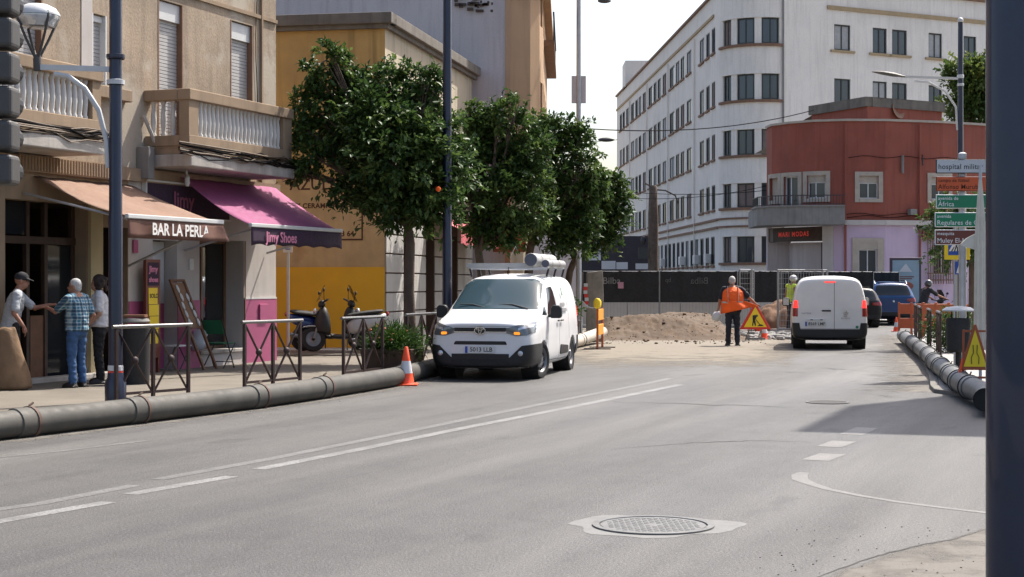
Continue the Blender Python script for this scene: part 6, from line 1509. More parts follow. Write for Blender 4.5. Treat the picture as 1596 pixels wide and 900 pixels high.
def leaves(n, centre, rad, size, m, shape='ell', rng=None, lobes=None, elong=2.2, droop=.2, shell=.55, per=22, tight=.85):
    rng = rng or np.random.RandomState(1); V = np.zeros((n,4,3)); k = 0
    lobes = lobes or [(centre, rad)]
    w = np.array([l[1][0]*l[1][1]*l[1][2] for l in lobes])**.6; w /= w.sum()
    idx = rng.choice(len(lobes), n, p=w)
    C = np.array([l[0] for l in lobes])[idx]; Rr = np.array([l[1] for l in lobes])[idx]
    # twigs: leaves gather round twig ends
    nt_ = max(1, n//per); d = rng.normal(size=(nt_,3)); d /= np.linalg.norm(d,axis=1,keepdims=True)
    rr = shell+(1-shell)*rng.rand(nt_,1)**.6; ti = rng.choice(len(lobes), nt_, p=w)
    tw = np.array([l[0] for l in lobes])[ti]+d*rr*np.array([l[1] for l in lobes])[ti]*(1+.10*rng.normal(size=(nt_,1)))
    j = rng.randint(0,nt_,n); out = d[j]
    P = tw[j]+rng.normal(size=(n,3))*size*tight
    ax = out+rng.normal(size=(n,3))*.75+np.array([0,0,.25-droop]); ax /= np.linalg.norm(ax,axis=1,keepdims=True)
    up = np.array([0,0,1.])+rng.normal(size=(n,3))*.55; sd_ = np.cross(ax,up); sd_ /= np.linalg.norm(sd_,axis=1,keepdims=True)+1e-9; nn = np.cross(sd_,ax)
    L = size*(.7+.6*rng.rand(n,1)); W_ = L/elong
    V[:,0] = P; V[:,1] = P+ax*L*.5+sd_*W_*.5+nn*W_*.18; V[:,2] = P+ax*L-nn*L*.12; V[:,3] = P+ax*L*.5-sd_*W_*.5+nn*W_*.18
    me = bpy.data.meshes.new('leaves'); v = V.reshape(-1,3); f = np.arange(n*4).reshape(n,4)
    tri = np.concatenate([f[:,[0,1,2]], f[:,[0,2,3]]],1).reshape(-1,3)
    me.vertices.add(n*4); me.vertices.foreach_set('co', v.ravel()); me.loops.add(len(tri)*3); me.loops.foreach_set('vertex_index', tri.ravel().astype(np.int32))
    me.polygons.add(len(tri)); me.polygons.foreach_set('loop_start', np.arange(0,len(tri)*3,3,dtype=np.int32)); me.update(calc_edges=True); me.materials.append(m)
    return me
q = gp(600,583,.12); T = thing('flower_planter', 'dark square planter with a bushy green shrub and small orange flowers', 'planter', (q.x+.10,q.y+.35,.12), R(-15))
b = MB(); b.loft([[(-.40,-.34,0),(.40,-.34,0),(.40,.34,0),(-.40,.34,0)],[(-.46,-.38,.42),(.46,-.38,.42),(.46,.38,.42),(-.46,.38,.42)]]); b.build('box', M['wood_dk'], T, bevel=.015)
o = obj('foliage', leaves(4600,(0,0,.50),(.50,.40,.22),.10,M['grassy'],elong=6,droop=-.4,shell=.3,rng=np.random.RandomState(3)), T)
for k in range(9):
    b = MB(); a = random.uniform(0,6.28); r_ = random.uniform(.2,.5); b.ell((r_*math.cos(a),r_*.7*math.sin(a)-.1,.62+random.uniform(-.1,.15)),(.03,.03,.025),7,5); b.build('flower', M['barrier_o'], T)
def cone_proto():
    T = thing('traffic_cone', '', 'cone')
    b = MB(); b.box(-.19,.19,-.19,.19,0,.03); b.build('base', M['conered'], T, bevel=.012)
    b = MB(); b.lathe([(.145,.03),(.13,.05),(.105,.20)], 20, caps=False); b.build('lower_band', M['conered'], T, smooth=True)
    b = MB(); b.lathe([(.106,.20),(.07,.40)], 20, caps=False); b.build('white_band', M['conewhite'], T, smooth=True)
    b = MB(); b.lathe([(.069,.40),(.03,.62),(.02,.63),(.001,.63)], 20, caps=False); b.build('tip', M['conered'], T, smooth=True)
    return T
cn = cone_proto(); fc = [True]
for (px,py,z,s_,lab) in ((633,601,0,1.0,'orange and white traffic cone at the front of the near white van'),(1191,529,0,.9,'orange traffic cone next to the triangular roadworks sign'),(1397,517,0,.78,'small red cone on the road beside the dark hatchback'),(1184,520,0,.85,'orange cone half hidden behind the roadworks sign')):
    o = cn if fc[0] else copy_tree(cn); fc[0] = False; c = gp(px,py); o.location = c; o.scale = (s_,)*3; tag(o, lab, 'cone', 'traffic cones')
# ------------------------------------------------------------------ scooters
def scooter(label, loc, rz, body, accent, lean=R(7)):
    T = thing('motor_scooter', label, 'scooter', loc, rz); T.rotation_euler = (lean,0,rz)
    for x in (.62,-.62):
        b = MB(); b.lathe([(.16,-.055),(.245,-.05),(.27,0),(.245,.05),(.16,.055)], 24, (x,0,.27), 'Y', caps=False); w = b.build('wheel', M['tyre'], T, smooth=True)
        b = MB(); b.lathe([(.17,-.035),(.1,-.02),(.04,-.05),(.04,.05),(.1,.02),(.17,.035)], 20, (x,0,.27), 'Y', caps=False); b.build('rim', M['rim'], w, smooth=True)
    b = MB(); b.tube([(.62,.08,.28),(.50,.07,.62),(.42,.03,.98)], .025, 8); b.tube([(.62,-.08,.28),(.50,-.07,.62),(.42,-.03,.98)], .025, 8); b.build('fork', M['rim'], T, smooth=True)
    def shell(secs, name, m):
        b = MB(); b.loft([[(x+dx,y,z) for dx,y,z in ((0,-w_,z0),(0,w_,z0),(0,w_*1.05,(z0+z1)/2),(0,w_*.7,z1),(0,-w_*.7,z1),(0,-w_*1.05,(z0+z1)/2))] for x,w_,z0,z1 in secs]); o = b.build(name, m, T, smooth=50); s_ = o.modifiers.new('s','SUBSURF'); s_.levels = 2; s_.render_levels = 2; return o
    shell([(.60,.05,.42,.62),(.50,.16,.38,.92),(.40,.20,.36,1.0),(.30,.18,.34,.95),(.24,.14,.32,.60)], 'leg_shield', body)
    shell([(.86,.06,.50,.53),(.70,.08,.54,.58),(.45,.08,.50,.56)], 'front_mudguard', accent)
    shell([(.26,.15,.28,.36),(0,.17,.26,.36),(-.22,.17,.26,.44)], 'floorboard', M['blackplastic'])
    shell([(-.10,.12,.36,.60),(-.25,.19,.36,.74),(-.55,.20,.44,.78),(-.85,.15,.58,.82),(-1.0,.08,.70,.82)], 'rear_body', accent)
    shell([(-.05,.10,.72,.78),(-.25,.16,.74,.84),(-.60,.16,.78,.88),(-.95,.12,.82,.92)], 'seat', M['rubber'])
    shell([(-.30,.10,.20,.42),(-.62,.10,.18,.40),(-.80,.05,.22,.32)], 'engine_cover', M['blackplastic'])
    b = MB(); b.tube([(.34,.36,1.08),(.40,.18,1.05),(.42,0,1.03),(.40,-.18,1.05),(.34,-.36,1.08)], .022, 8); b.build('handlebar', M['blackplastic'], T, smooth=True)
    shell([(.50,.10,.94,1.06),(.42,.15,.94,1.12),(.34,.12,.96,1.08)], 'headset', body)
    b = MB(); b.ell((.56,0,.86),(.05,.09,.07)); b.build('headlamp', M['lampwhite'], T, smooth=True)
    b = MB(); b.loft([[(.52,-.14,1.08),(.52,.14,1.08)],[(.42,-.15,1.28),(.42,.15,1.28)],[(.36,-.10,1.42),(.36,.10,1.42)]], caps=False, close=False); o = b.build('windshield', M['carglass'], T); o.modifiers.new('t','SOLIDIFY').thickness = .006
    for s_ in (1,-1):
        m_ = MB(); m_.tube([(.40,s_*.22,1.06),(.42,s_*.30,1.25)], .008, 5); m_.ell((.42,s_*.32,1.29),(.02,.06,.045)); m_.build('mirror', M['blackplastic'], T, smooth=True)
    b = MB(); b.ell((-1.0,0,.80),(.04,.09,.05)); b.build('tail_lamp', M['tail'], T, smooth=True)
    b = MB(); b.tube([(-.2,-.16,.25),(-.5,-.2,.28),(-.95,-.2,.40)], [.03,.05,.045], 10); b.build('exhaust', M['rim'], T, smooth=True)
    b = MB(); b.tube([(-.1,.15,.25),(-.05,.32,.01)], .014, 6); b.build('kick_stand', M['ironblack'], T)
    return T
q = gp(500,556,.2); scooter('dark scooter with blue panels parked against the yellow wall', (q.x-.1,34.6,.20), R(20), M['blackplastic'], mat('blue_scooter', (.008,.026,.14), .3, .1, coat=.5))
scooter('black scooter with white side panels behind the flower planter', (-3.62,34.2,.20), R(196), M['blackplastic'], mat('white_scooter', (.36,.36,.36), .35, .05, coat=.5))
q = at(1452,440,55); sr = scooter('motor scooter ridden past the blue car on the right', (q.x,55,.0), R(30), M['blackplastic'], M['darkcar'], lean=0)
dq = Vector((math.cos(R(30)),math.sin(R(30))))
person('person', 'helmeted scooter rider beside the blue car', (q.x-dq.x*.35,55-dq.y*.35,.0), R(30-90), stand(pelvis=(0,-.05,.98), neck=(0,.12,1.46), head=(0,.2,1.62), sh_r=(.18,.12,1.41), sh_l=(-.18,.12,1.41), el_r=(.28,.38,1.22), wr_r=(.32,.68,1.12), el_l=(-.28,.38,1.22), wr_l=(-.32,.68,1.12), hip_r=(.1,0,.93), hip_l=(-.1,0,.93), kn_r=(.2,.40,.80), kn_l=(-.2,.40,.80), an_r=(.17,.42,.40), an_l=(-.17,.42,.40)), M['skin_d'], m_cap, m_navy, m_shoe, mat('dark_helmet', (.03,.03,.035), .2, 0, coat=.8), sleeves='short', hairstyle='moto')
# ------------------------------------------------------------------ roadworks: earth mound, fence, signs, barriers
def hgt(x, y):
    u = (x-2.2)/(7.25-2.2); e = max(0, min(1, (u)*6))*max(0, min(1, (1-u)*4.5)); v = (y-45.8)/(55.5-45.8); f = max(0, min(1, v*3.2))*max(0,min(1,(1-v)*3))
    s_ = lambda t: t*t*(3-2*t)
    h = s_(e)*s_(f)*(.60+.22*noise.noise((x*.8,y*.5,1.3))+.06*math.sin(x*1.3+1))
    h += s_(min(1,e*2))*s_(min(1,f*2))*(.06*noise.noise((x*2.3,y*2.3,0))+.03*noise.noise((x*6,y*6,4))+.025*noise.noise((x*14,y*14,2)))
    return h-.02
nx, ny = 150, 170; b = MB(); vs = []; 
for j in range(ny+1):
    for i in range(nx+1):
        x, y = 1.9+(7.3-1.9)*i/nx, 41.6+(56-41.6)*j/ny; vs.append((x,y,hgt(x,y)))
b.add(vs, [(j*(nx+1)+i, j*(nx+1)+i+1, (j+1)*(nx+1)+i+1, (j+1)*(nx+1)+i) for j in range(ny) for i in range(nx)])
o = b.build('earth_mound', M['earth'], None, smooth=80); tag(o, 'heap of brown excavated earth in front of the black fence', 'earth mound')
b = MB(); rs = random.Random(21)
for k in range(420):
    x, y = rs.uniform(2.0,7.0), rs.uniform(43.5,51); r_ = rs.uniform(.010,.05)*(1 if rs.random() < .15 else .45); b.ell((x,y,max(0,hgt(x,y))+r_*.4),(r_*rs.uniform(.8,1.5),r_,r_*.7),6,4)
tag(b.build('earth_clods', M['earth'], None), 'loose clods of earth scattered over and around the mound', 'clods', kind='stuff')
b = MB()
for k in range(240):
    x, y = rs.uniform(7.0,9.6), rs.uniform(46.5,52); r_ = rs.uniform(.03,.13); b.ell((x,y,r_*.4),(r_*1.3,r_,r_*.7),6,4)
tag(b.build('rubble', M['conc'], None), 'grey rubble lying under the wire mesh panels', 'rubble', kind='stuff')
# low pale concrete barrier seen under the fence cloth
cb = thing('concrete_barrier', 'low pale concrete barrier behind the black fence', 'barrier', (0,0,0))
for k in range(4):
    b = MB(); x = 2.3+k*1.95; b.box(x,x+1.93,59.0,59.5,0,.98); b.build('block', M['palepaint'], cb, bevel=.02)
def fence_panel(label, x0, x1, y, ztop=2.06, zb=.95, txt=None, yaw=0.):
    T = thing('fence_panel', label, 'fence', (x0,y,0), yaw, 'site fence panels'); Lf = x1-x0
    b = MB(); 
    for x in (0.02, Lf-.02): b.tube([(x,0,0),(x,0,ztop)], .021, 8)
    b.tube([(0.02,0,ztop),(Lf-.02,0,ztop)], .019, 8); b.tube([(0.02,0,.12),(Lf-.02,0,.12)], .019, 8); b.build('tube_frame', M['wire'], T, smooth=True)
    b = MB(); n = 28
    rows = [[(.03+(Lf-.06)*k/n, -.03-.025*math.sin(k*.9)*f, zb+(ztop+.02-zb)*f-.02*abs(math.sin(k*.45))*(1 if f > .9 else 0)) for k in range(n+1)] for f in (0,.33,.66,1.0)]
    b.loft(rows, caps=False, close=False); c = b.build('black_cloth', M['cloth'], T, smooth=60)
    b = MB()
    for k in range(1,int(Lf/.12)): b.bar((k*.12,0,.12),(k*.12,0,zb), .006)
    tag(b.build('wires', M['wire'], T), kind='stuff')
    for (t_, x, z, s_, mir, mm) in (txt or ()):
        text('lettering', t_, s_, M[mm], c, frame_m((x,-.062,z),(-1 if mir else 1,0,0),(0,0,1)) if not mir else (Matrix.Translation((x,-.062,z)) @ Matrix.Scale(-1,4,(1,0,0)) @ frame_m((0,0,0),(1,0,0),(0,0,1))))
    return T
M['faint'] = mat('faint_grey_print', (.10,.10,.10), .9, 0)
fx = [at(x,440,57.8).x for x in (905, 1028, 1150, 1176)]
p1_ = fence_panel('black cloth covered fence panel with a white printed word on the left', fx[0], fx[1], 57.8, txt=[('Bilba', at(939,440,57.8).x-fx[0], 1.72, .34, False, 'conc')])
b = MB(); xx = at(963,440,57.8).x-fx[0]; b.box(xx,xx+.2,-.07,-.062,1.45,1.68); b.build('pink_logo', mat('pink_print', (.42,.22,.27), .8, 0), p1_)
fence_panel('black cloth covered fence panel with faint mirrored lettering', fx[1], fx[2], 57.84, txt=[('Bilba', at(1104,440,57.8).x-fx[1], 1.72, .34, True, 'faint'), ('bp', at(1046,440,57.8).x-fx[1], 1.75, .22, True, 'faint')])
fence_panel('narrow black cloth covered fence panel next to the wire panels', fx[2], fx[2]+1.6, 57.9)
for k, (xa, xb_, yy, lab) in enumerate(((1212,1290,60.5,'dark covered fence panel behind the worker in the white helmet'),(1290,1362,60.8,'dark covered fence panel behind the plain white van roof'),(1346,1402,63.6,'dark covered fence panel above the dark hatchback'))):
    fence_panel(lab, at(xa,440,yy).x, at(xb_,440,yy).x, yy, zb=.9)
def wire_panel(label, p, q, h=2.05):
    p, q = Vector(p), Vector(q); T = thing('wire_panel', label, 'fence', (p.x,p.y,.02), math.atan2(q.y-p.y,q.x-p.x), 'bare wire mesh panels'); Lf = (q-p).length
    b = MB()
    for x in (0.02, Lf-.02): b.tube([(x,0,0),(x,0,h)], .022, 8)
    b.tube([(0.02,0,h),(Lf-.02,0,h)], .018, 8); b.tube([(0.02,0,.15),(Lf-.02,0,.15)], .018, 8); b.build('tube_frame', M['wire'], T, smooth=True)
    b = MB(); z = .25
    while z < h: b.bar((.02,0,z),(Lf-.02,0,z), .009); z += .17
    for k in range(1,int(Lf/.11)): b.bar((k*.11,.008,.15),(k*.11,.008,h), .006)
    tag(b.build('mesh_wires', M['wire'], T), kind='stuff')
    b = MB(); b.box(-.25,.25,-.1,.1,-.02,.12); b.build('concrete_foot', M['conc'], T, bevel=.02)
a0, a1, a2 = at(1172,440,50), at(1196,440,55), at(1216,440,50)
wire_panel('bare wire mesh panel just right of the road worker', (a0.x,a0.y), (a0.x+.45,a0.y+2.6)); wire_panel('bare wire mesh panel angled in the middle of the gap', (a1.x,52.8), (a1.x+1.2,51.3)); wire_panel('bare wire mesh panel behind the helmeted worker', (a2.x+.15,51.5), (a2.x+1.9,52.2)); wire_panel('bare wire mesh panel standing close behind the road worker', (a0.x-.35,a0.y+.3), (a0.x+.1,a0.y+.9))
eb = at(1213,440,54); b = MB(); vs = []; n_ = 40
for j in range(n_+1):
    for i in range(n_+1):
        x, y = -1.1+2.2*i/n_, -.9+1.8*j/n_; d_ = max(0, 1-(x*x/1.1+y*y/.75)); vs.append((x, y, -.02+1.0*d_**.7*(1+.35*noise.noise((x*1.7,y*1.7,3)))+.12*d_**.3*noise.noise((x*5,y*5,1)) if d_ > 0 else -.02))
b.add(vs, [(j*(n_+1)+i, j*(n_+1)+i+1, (j+1)*(n_+1)+i+1, (j+1)*(n_+1)+i) for j in range(n_) for i in range(n_)])
o = b.build('earth_pile', mat('orange_earth', (.16,.085,.048), .95, .3, 2, .8, 14, speck=.15), None, smooth=80); o.location = (eb.x,54,0); tag(o, 'small orange brown earth pile behind the wire mesh panels', 'earth pile')
# triangular roadworks sign on its stand
c = gp(1177,531); T = thing('roadworks_sign', 'red and yellow triangular roadworks sign on a low stand', 'sign', (c.x,c.y,0), R(4))
def tri(h, w, y0, y1, z0, inset=0.):
    b = MB(); b.add([(x,y,z) for y in (y0,y1) for x,z in ((-w/2,z0),(w/2,z0),(0,z0+h))], [(0,1,2),(5,4,3),(0,3,4,1),(1,4,5,2),(2,5,3,0)]); return b
tri(.80,.92,-.02,0,.32).build('red_border', M['sign_r'], T, bevel=.02)
fc_ = tri(.585,.67,-.027,-.021,.385).build('yellow_face', M['sign_y'], T)
b = MB(); pf = lambda pts: b.add([(x,y,z) for y in (-.033,-.028) for x,z in pts], [tuple(range(len(pts))), tuple(range(2*len(pts)-1,len(pts)-1,-1))])
pf([(-.10,.42),(-.07,.42),(-.04,.58),(-.07,.60)]); pf([(-.01,.42),(.02,.42),(.0,.56),(-.05,.60),(-.06,.56)]); pf([(-.08,.58),(-.02,.56),(.05,.70),(.0,.74),(-.08,.72)]); pf([(.02,.70),(.07,.68),(.07,.73),(.03,.75)]); pf([(.0,.60),(.02,.61),(.14,.46),(.12,.45)]); pf([(.05,.415),(.24,.415),(.19,.46),(.13,.47)])
b.build('digging_pictogram', M['black_txt'], T)
b = MB()
for x in (-.18,.18): b.bar((x,.02,.0),(x,.02,.6), .03); b.bar((x,.02,.3),(x,.5,.0), .025)
b.box(-.28,.28,-.06,.0,.02,.08); b.build('stand', M['conc'], T)
# weathered upright slab, yellow barrier, tape
q = at(927,440,45.3); sl_ = thing('timber_post', 'thick weathered grey upright post beside the earth mound', 'post', (q.x,45.3,0))
b = MB(); rg = []
for z, w_ in ((0,.24),(.6,.235),(1.3,.23),(1.9,.225),(1.98,.21)):
    rg.append([(x*w_*(1+.03*math.sin(z*5+x)), y*.2+.01*math.sin(z*7), z+.03*x*(z > 1.9)) for x,y in ((-1,-1),(0,-1.05),(1,-1),(1,1),(-1,1))])
b.loft(rg); b.build('shaft', M['pylon'], sl_, bevel=.015)
b = MB(); b.bar((-.42,-.05,0),(-.34,0,1.95), .06, .04); b.build('leaning_plank', M['pylon'], sl_)
q = gp(931,545); T = thing('yellow_barrier', 'narrow yellow plastic barrier seen end on beside the cream pipe', 'barrier', (q.x,q.y,0), R(80))
for z0, z1 in ((.35,.62),(.72,1.0)):
    b = MB(); b.box(0,1.1,-.03,.03,z0,z1); b.build('board', M['barrier'], T, bevel=.01)
for x in (0.02,1.05):
    b = MB(); b.tube([(x,0,0),(x,0,1.02)], .03, 8); b.build('upright', M['barrier_o'], T); b = MB(); b.box(x-.03,x+.03,-.33,.33,0.005,.03); b.build('foot', M['rail'], T)
b = MB(); b.lathe([(.05,1.02),(.09,1.06),(.10,1.2),(.05,1.27),(.001,1.28)], 14, (0.02,0,0), caps=False); b.build('warning_lamp', M['sign_y'], T, smooth=True)
T = thing('barrier_tape', 'red and white striped tape tied to the weathered post', 'tape', (at(913,440,45).x,45.0,0))
for k in range(7):
    b = MB(); b.box(-.05+.02*math.sin(k),.06+.02*math.sin(k),-.02,.0,.95+.10*k,1.045+.10*k); b.build('stripe', M['sign_r' if k%2 else 'sign_w'], T)
b = MB(); b.tube([(-.1,0,1.15),(.05,-.02,.98),(.22,-.02,.95)], .02, 6); T2 = b.build('loose_end', M['sign_w'], T)
# plants at the foot of the far trees
q = gp(893,549,.12); T = thing('potted_plant', 'leafy potted plant just behind the near white van', 'plant', (at(893,440,42).x-.1,42.0,.12))
obj('foliage', leaves(700,(-.1,0,.85),(.22,.25,.30),.13,M['grassy'],elong=2.2,shell=.3,rng=np.random.RandomState(12)), T)
b = MB(); b.lathe([(.22,0),(.30,.55),(.28,.58),(.2,.5)], 16, caps=False); b.build('pot', M['blackplastic'], T, smooth=True)
# ------------------------------------------------------------------ direction signs and right-hand pavement
sp = thing('direction_sign', 'street direction sign post with five coloured name boards', 'sign', (at(1500,440,28.2).x,28.2,PR))
b = MB(); b.tube([(0,0,0),(0,0,3.86)], .065, 14); b.build('post', M['greypole'], sp, smooth=True)
b = MB(); b.lathe([(.075,3.80),(.075,3.88),(.03,3.9)], 12); b.build('cap', M['palepaint'], sp)
x0 = at(1461,440,28).x-sp.location.x
brd = [(248,270,'sign_w','black_txt','black_txt',['hospital militar']),(275,298,'sign_o','sign_br','brown_txt',['campo de fútbol','Alfonso Murube']),(303,325,'sign_g','white_txt','white_txt',['avenida de','África']),(331,354,'sign_g','white_txt','white_txt',['avenida','Regulares de Ceuta']),(358,382,'sign_br','white_txt','white_txt',['mezquita','Muley El-Mehdi'])]
for i, (ya,yb,mm,bm_,tm_,lines) in enumerate(brd):
    z1, z0 = at(0,ya,28).z-PR, at(0,yb,28).z-PR; dx = -.02 if i > 2 else 0.
    b = MB(); b.box(x0+dx,x0+dx+1.30,-.115,-.08,z0,z1); fr_ = b.build('name_board', M[bm_], sp, bevel=.012)
    b = MB(); b.box(x0+dx+.014,x0+dx+1.286,-.12,-.1155,z0+.014,z1-.014); b.build('face', M[mm], fr_, bevel=.002)
    for j, t_ in enumerate(lines):
        if len(lines) == 1: zz, s_ = (z0+z1)/2-.008, .128
        else: zz, s_ = (z1-.07, .082) if j == 0 else (z0+.075, .115)
        text('lettering', t_, s_, M[tm_], fr_, frame_m((x0+dx+.035,-.1215,zz),(1,0,0),(0,0,1)), ext=.001, bold=.0008, spacing=1.06, sx=.95)
    b = MB(); b.box(-.09,.09,-.08,.08,(z0+z1)/2-.02,(z0+z1)/2+.02); b.build('clamp', M['greypole'], sp)
cs = thing('crossing_sign', 'yellow framed blue pedestrian crossing sign below the name boards', 'sign', (at(1489,440,30).x,30,PR))
b = MB(); b.tube([(0,0,0),(0,0,2.75)], .035, 10); b.build('post', M['greypole'], cs, smooth=True)
zc = lambda y: at(0,y,30).z-PR
b = MB(); b.box(-.22,.26,-.055,-.04,zc(405),zc(362)); yb_ = b.build('yellow_board', M['sign_y'], cs, bevel=.01)
b = MB(); b.box(-.15,.19,-.061,-.056,zc(398),zc(366)); b.build('blue_square', M['sign_b'], yb_)
b = MB(); b.add([(x,-.066,z) for x,z in ((-.14,zc(392)),(.18,zc(392)),(.02,zc(367)))],[(0,1,2)]); b.build('white_triangle', M['white_txt'], yb_)
b = MB()
for k in range(5): b.add([(x,-.069,z) for x,z in ((-.10+.055*k,zc(392)),(-.075+.055*k,zc(392)),(-.03+.03*k,zc(385)),(-.045+.03*k,zc(385)))],[(0,1,2,3)])
b.ell((.02,-.07,zc(372)),(.018,.003,.018),8,6); b.add([(x,-.07,z) for x,z in ((-.02,zc(388)),(.0,zc(388)),(.03,zc(380)),(.05,zc(388)),(.07,zc(388)),(.045,zc(374)),(.0,zc(374)))],[(0,1,2,5,6),(2,3,4,5)]); b.build('walking_pictogram', M['black_txt'], yb_)
b = MB(); b.box(-.02,.14,-.055,-.04,zc(428),zc(408)); sb2 = b.build('small_blue_board', M['sign_b'], cs); b = MB(); b.add([(x,-.06,z) for x,z in ((.0,zc(426)),(.12,zc(426)),(.06,zc(410)))],[(0,1,2)]); b.build('white_triangle', M['white_txt'], sb2)
lb = thing('litter_bin', 'black litter bin with a pale domed lid fixed below the direction signs', 'bin', (at(1497,440,27.6).x-.05,27.55,PR))
b = MB(); b.lathe([(.17,.42),(.20,.45),(.215,.95),(.20,1.0),(.17,1.0)], 20, caps=False); b.lathe([(.001,.42),(.17,.42)], 20, caps=False); b.build('bin_body', M['rubber'], lb, smooth=True)
b = MB(); b.lathe([(.27,1.12),(.275,1.14),(.2,1.19),(.001,1.21)], 24, caps=False); b.lathe([(.001,1.115),(.27,1.12)], 24, caps=False); b.build('lid', M['palepaint'], lb, smooth=True)
b = MB()
for a in range(3): b.tube([(.16*math.cos(a*2.1),.16*math.sin(a*2.1),.95),(.16*math.cos(a*2.1),.16*math.sin(a*2.1),1.13)], .012, 6)
b.tube([(.0,.0,0),(0,0,.45)], .05, 10); b.build('bin_stand', M['rubber'], lb)
# closed beige parasol
up_ = thing('closed_parasol', 'closed beige parasol standing in front of the direction signs', 'parasol', (at(1528,440,24.2).x,24.2,PR))
b = MB(); rg = []
for z, r_ in ((3.30,.012),(3.05,.03),(2.6,.06),(2.2,.075),(1.6,.08),(1.1,.085),(.62,.09),(.60,.085)):
    rg.append([(r_*(1+.18*math.cos(8*2*math.pi*k/32))*math.cos(2*math.pi*k/32), r_*(1+.18*math.cos(8*2*math.pi*k/32))*math.sin(2*math.pi*k/32), z) for k in range(32)])
b.loft(rg); m_par = mat('beige_canvas', (.72,.65,.53), .85, .1, 5, .1, 40); b.build('folded_canopy', m_par, up_, smooth=60)
b = MB(); b.tube([(0,0,0),(0,0,3.38)], .025, 8); b.build('pole', M['palepaint'], up_)
b = MB(); b.lathe([(.28,0),(.28,.06),(.05,.1)], 20); b.build('base', M['conc'], up_)
b = MB(); b.loft([[(-.06,0,2.36),(-.06,.03,2.36),(-.06,.03,2.12),(-.06,0,2.10)],[(-.20,-.02,2.29),(-.20,.01,2.29),(-.20,.01,2.15),(-.20,-.02,2.14)],[(-.30,-.03,2.20),(-.30,0,2.20),(-.30,0,2.18),(-.30,-.03,2.17)]]); b.build('loose_flap', m_par, up_)
# orange barrier with the narrow yellow road sign
q = gp(1519,612,PR); T = thing('narrowing_sign', 'orange framed barrier with a yellow triangular narrowing road sign', 'sign', (q.x,q.y,PR), R(-6))
for x in (-.16,.40):
    b = MB(); b.tube([(x,0,0),(x,0,.92)], .018, 8); b.build('upright', M['barrier_o'], T, smooth=True)
for zz in (.9,.22):
    b = MB(); b.bar((-.16,0,zz),(.4,0,zz), .03); b.build('cross_rail', M['barrier_o'], T)
b = MB(); b.add([(x,y,z) for y in (-.04,-.02) for x,z in ((-.22,.33),(.22,.33),(.02,1.0),(-.02,1.0))],[(0,1,2,3),(7,6,5,4),(0,4,5,1),(1,5,6,2),(2,6,7,3),(3,7,4,0)]); b.build('red_border', M['barrier_o'], T, bevel=.01)
fy = MB(); fy.add([(x,y,z) for y in (-.047,-.041) for x,z in ((-.165,.38),(.165,.38),(0,.92))],[(0,1,2),(5,4,3),(0,3,4,1),(1,4,5,2),(2,5,3,0)]); fy.build('yellow_face', M['sign_y'], T)
b = MB()
for s_ in (1,-1): b.tube([(s_*.05,-.05,.42),(s_*.055,-.05,.52),(s_*.025,-.05,.58),(s_*.03,-.05,.70)], .012, 5, flat=.4)
b.build('narrowing_pictogram', M['black_txt'], T)
b = MB(); b.tube([(-.18,-.03,.5),(-.22,-.05,.3),(-.18,-.04,.12),(-.24,-.03,.05)], [.03,.05,.04,.02], 8, flat=.4); b.build('tied_plastic', M['conered'], T, smooth=True)
# orange plastic barriers and shrubs behind the right railings
for k, (px, Y, lab) in enumerate(((1440,47.5,'orange plastic barrier at the far corner of the right pavement'),(1478,46.5,'orange plastic barrier behind the shrub on the right'))):
    q = at(px,440,Y); T = thing('orange_barrier', lab, 'barrier', (q.x,Y,PR), R(-8), 'orange plastic barriers')
    for z0,z1 in ((.25,.55),(.68,.98)):
        b = MB(); b.box(-.75,.75,-.025,.025,z0,z1); b.build('board', M['barrier_o'], T, bevel=.01)
    for x in (-.72,-.36,0,.36,.72):
        b = MB(); b.box(x-.03,x+.03,-.032,.032,.02,1.02); b.build('upright', M['barrier_o'], T, bevel=.006)
q = at(1482,440,37); T = thing('low_shrub', 'round green shrub between the railings and the litter bin', 'shrub', (q.x,37,PR))
obj('foliage', leaves(3200,(0,0,.5),(.55,.5,.45),.10,M['grassy'],elong=4,shell=.3,rng=np.random.RandomState(15)), T); b = MB(); b.tube([(0,0,0),(0,0,.4)],.04,6); b.build('stem', M['bark'], T)
# advertising panel
q = at(1411,440,65); T = thing('advertising_panel', 'dark framed street advertising panel with a pale blue poster on the lilac wall side', 'advertising panel', (q.x,65,.0), R(-4))
zq = lambda y: at(0,y,65).z
b = MB(); b.box(-.62,.62,-.1,.1,.7,zq(402)); b.box(-.5,.5,-.08,.08,0,.7); pf_ = b.build('frame', mat('purple_grey_frame', (.045,.03,.05), .4, .05), T, bevel=.02)
b = MB(); b.box(-.53,.53,-.112,-.101,.85,zq(406)); po = b.build('poster', mat('pale_blue_poster', (.26,.36,.42), .5, .12, 2), T)
b = MB(); b.add([(x,-.118,z) for x,z in ((-.28,zq(424)),(.25,zq(424)),(.0,zq(411)))],[(0,1,2)]); b.build('poster_shape', M['sign_w'], po)
b = MB(); b.ell((.05,-.114,zq(446)),(.26,.008,.16),14,8); b.build('poster_cup', mat('poster_red', (.34,.09,.06), .5, .1), po, smooth=True)
b = MB(); b.box(-.33,.33,-.12,-.113,zq(432.5),zq(431)); b.box(-.25,.25,-.12,-.113,zq(435.5),zq(434)); b.build('poster_print', M['sign_br'], po)
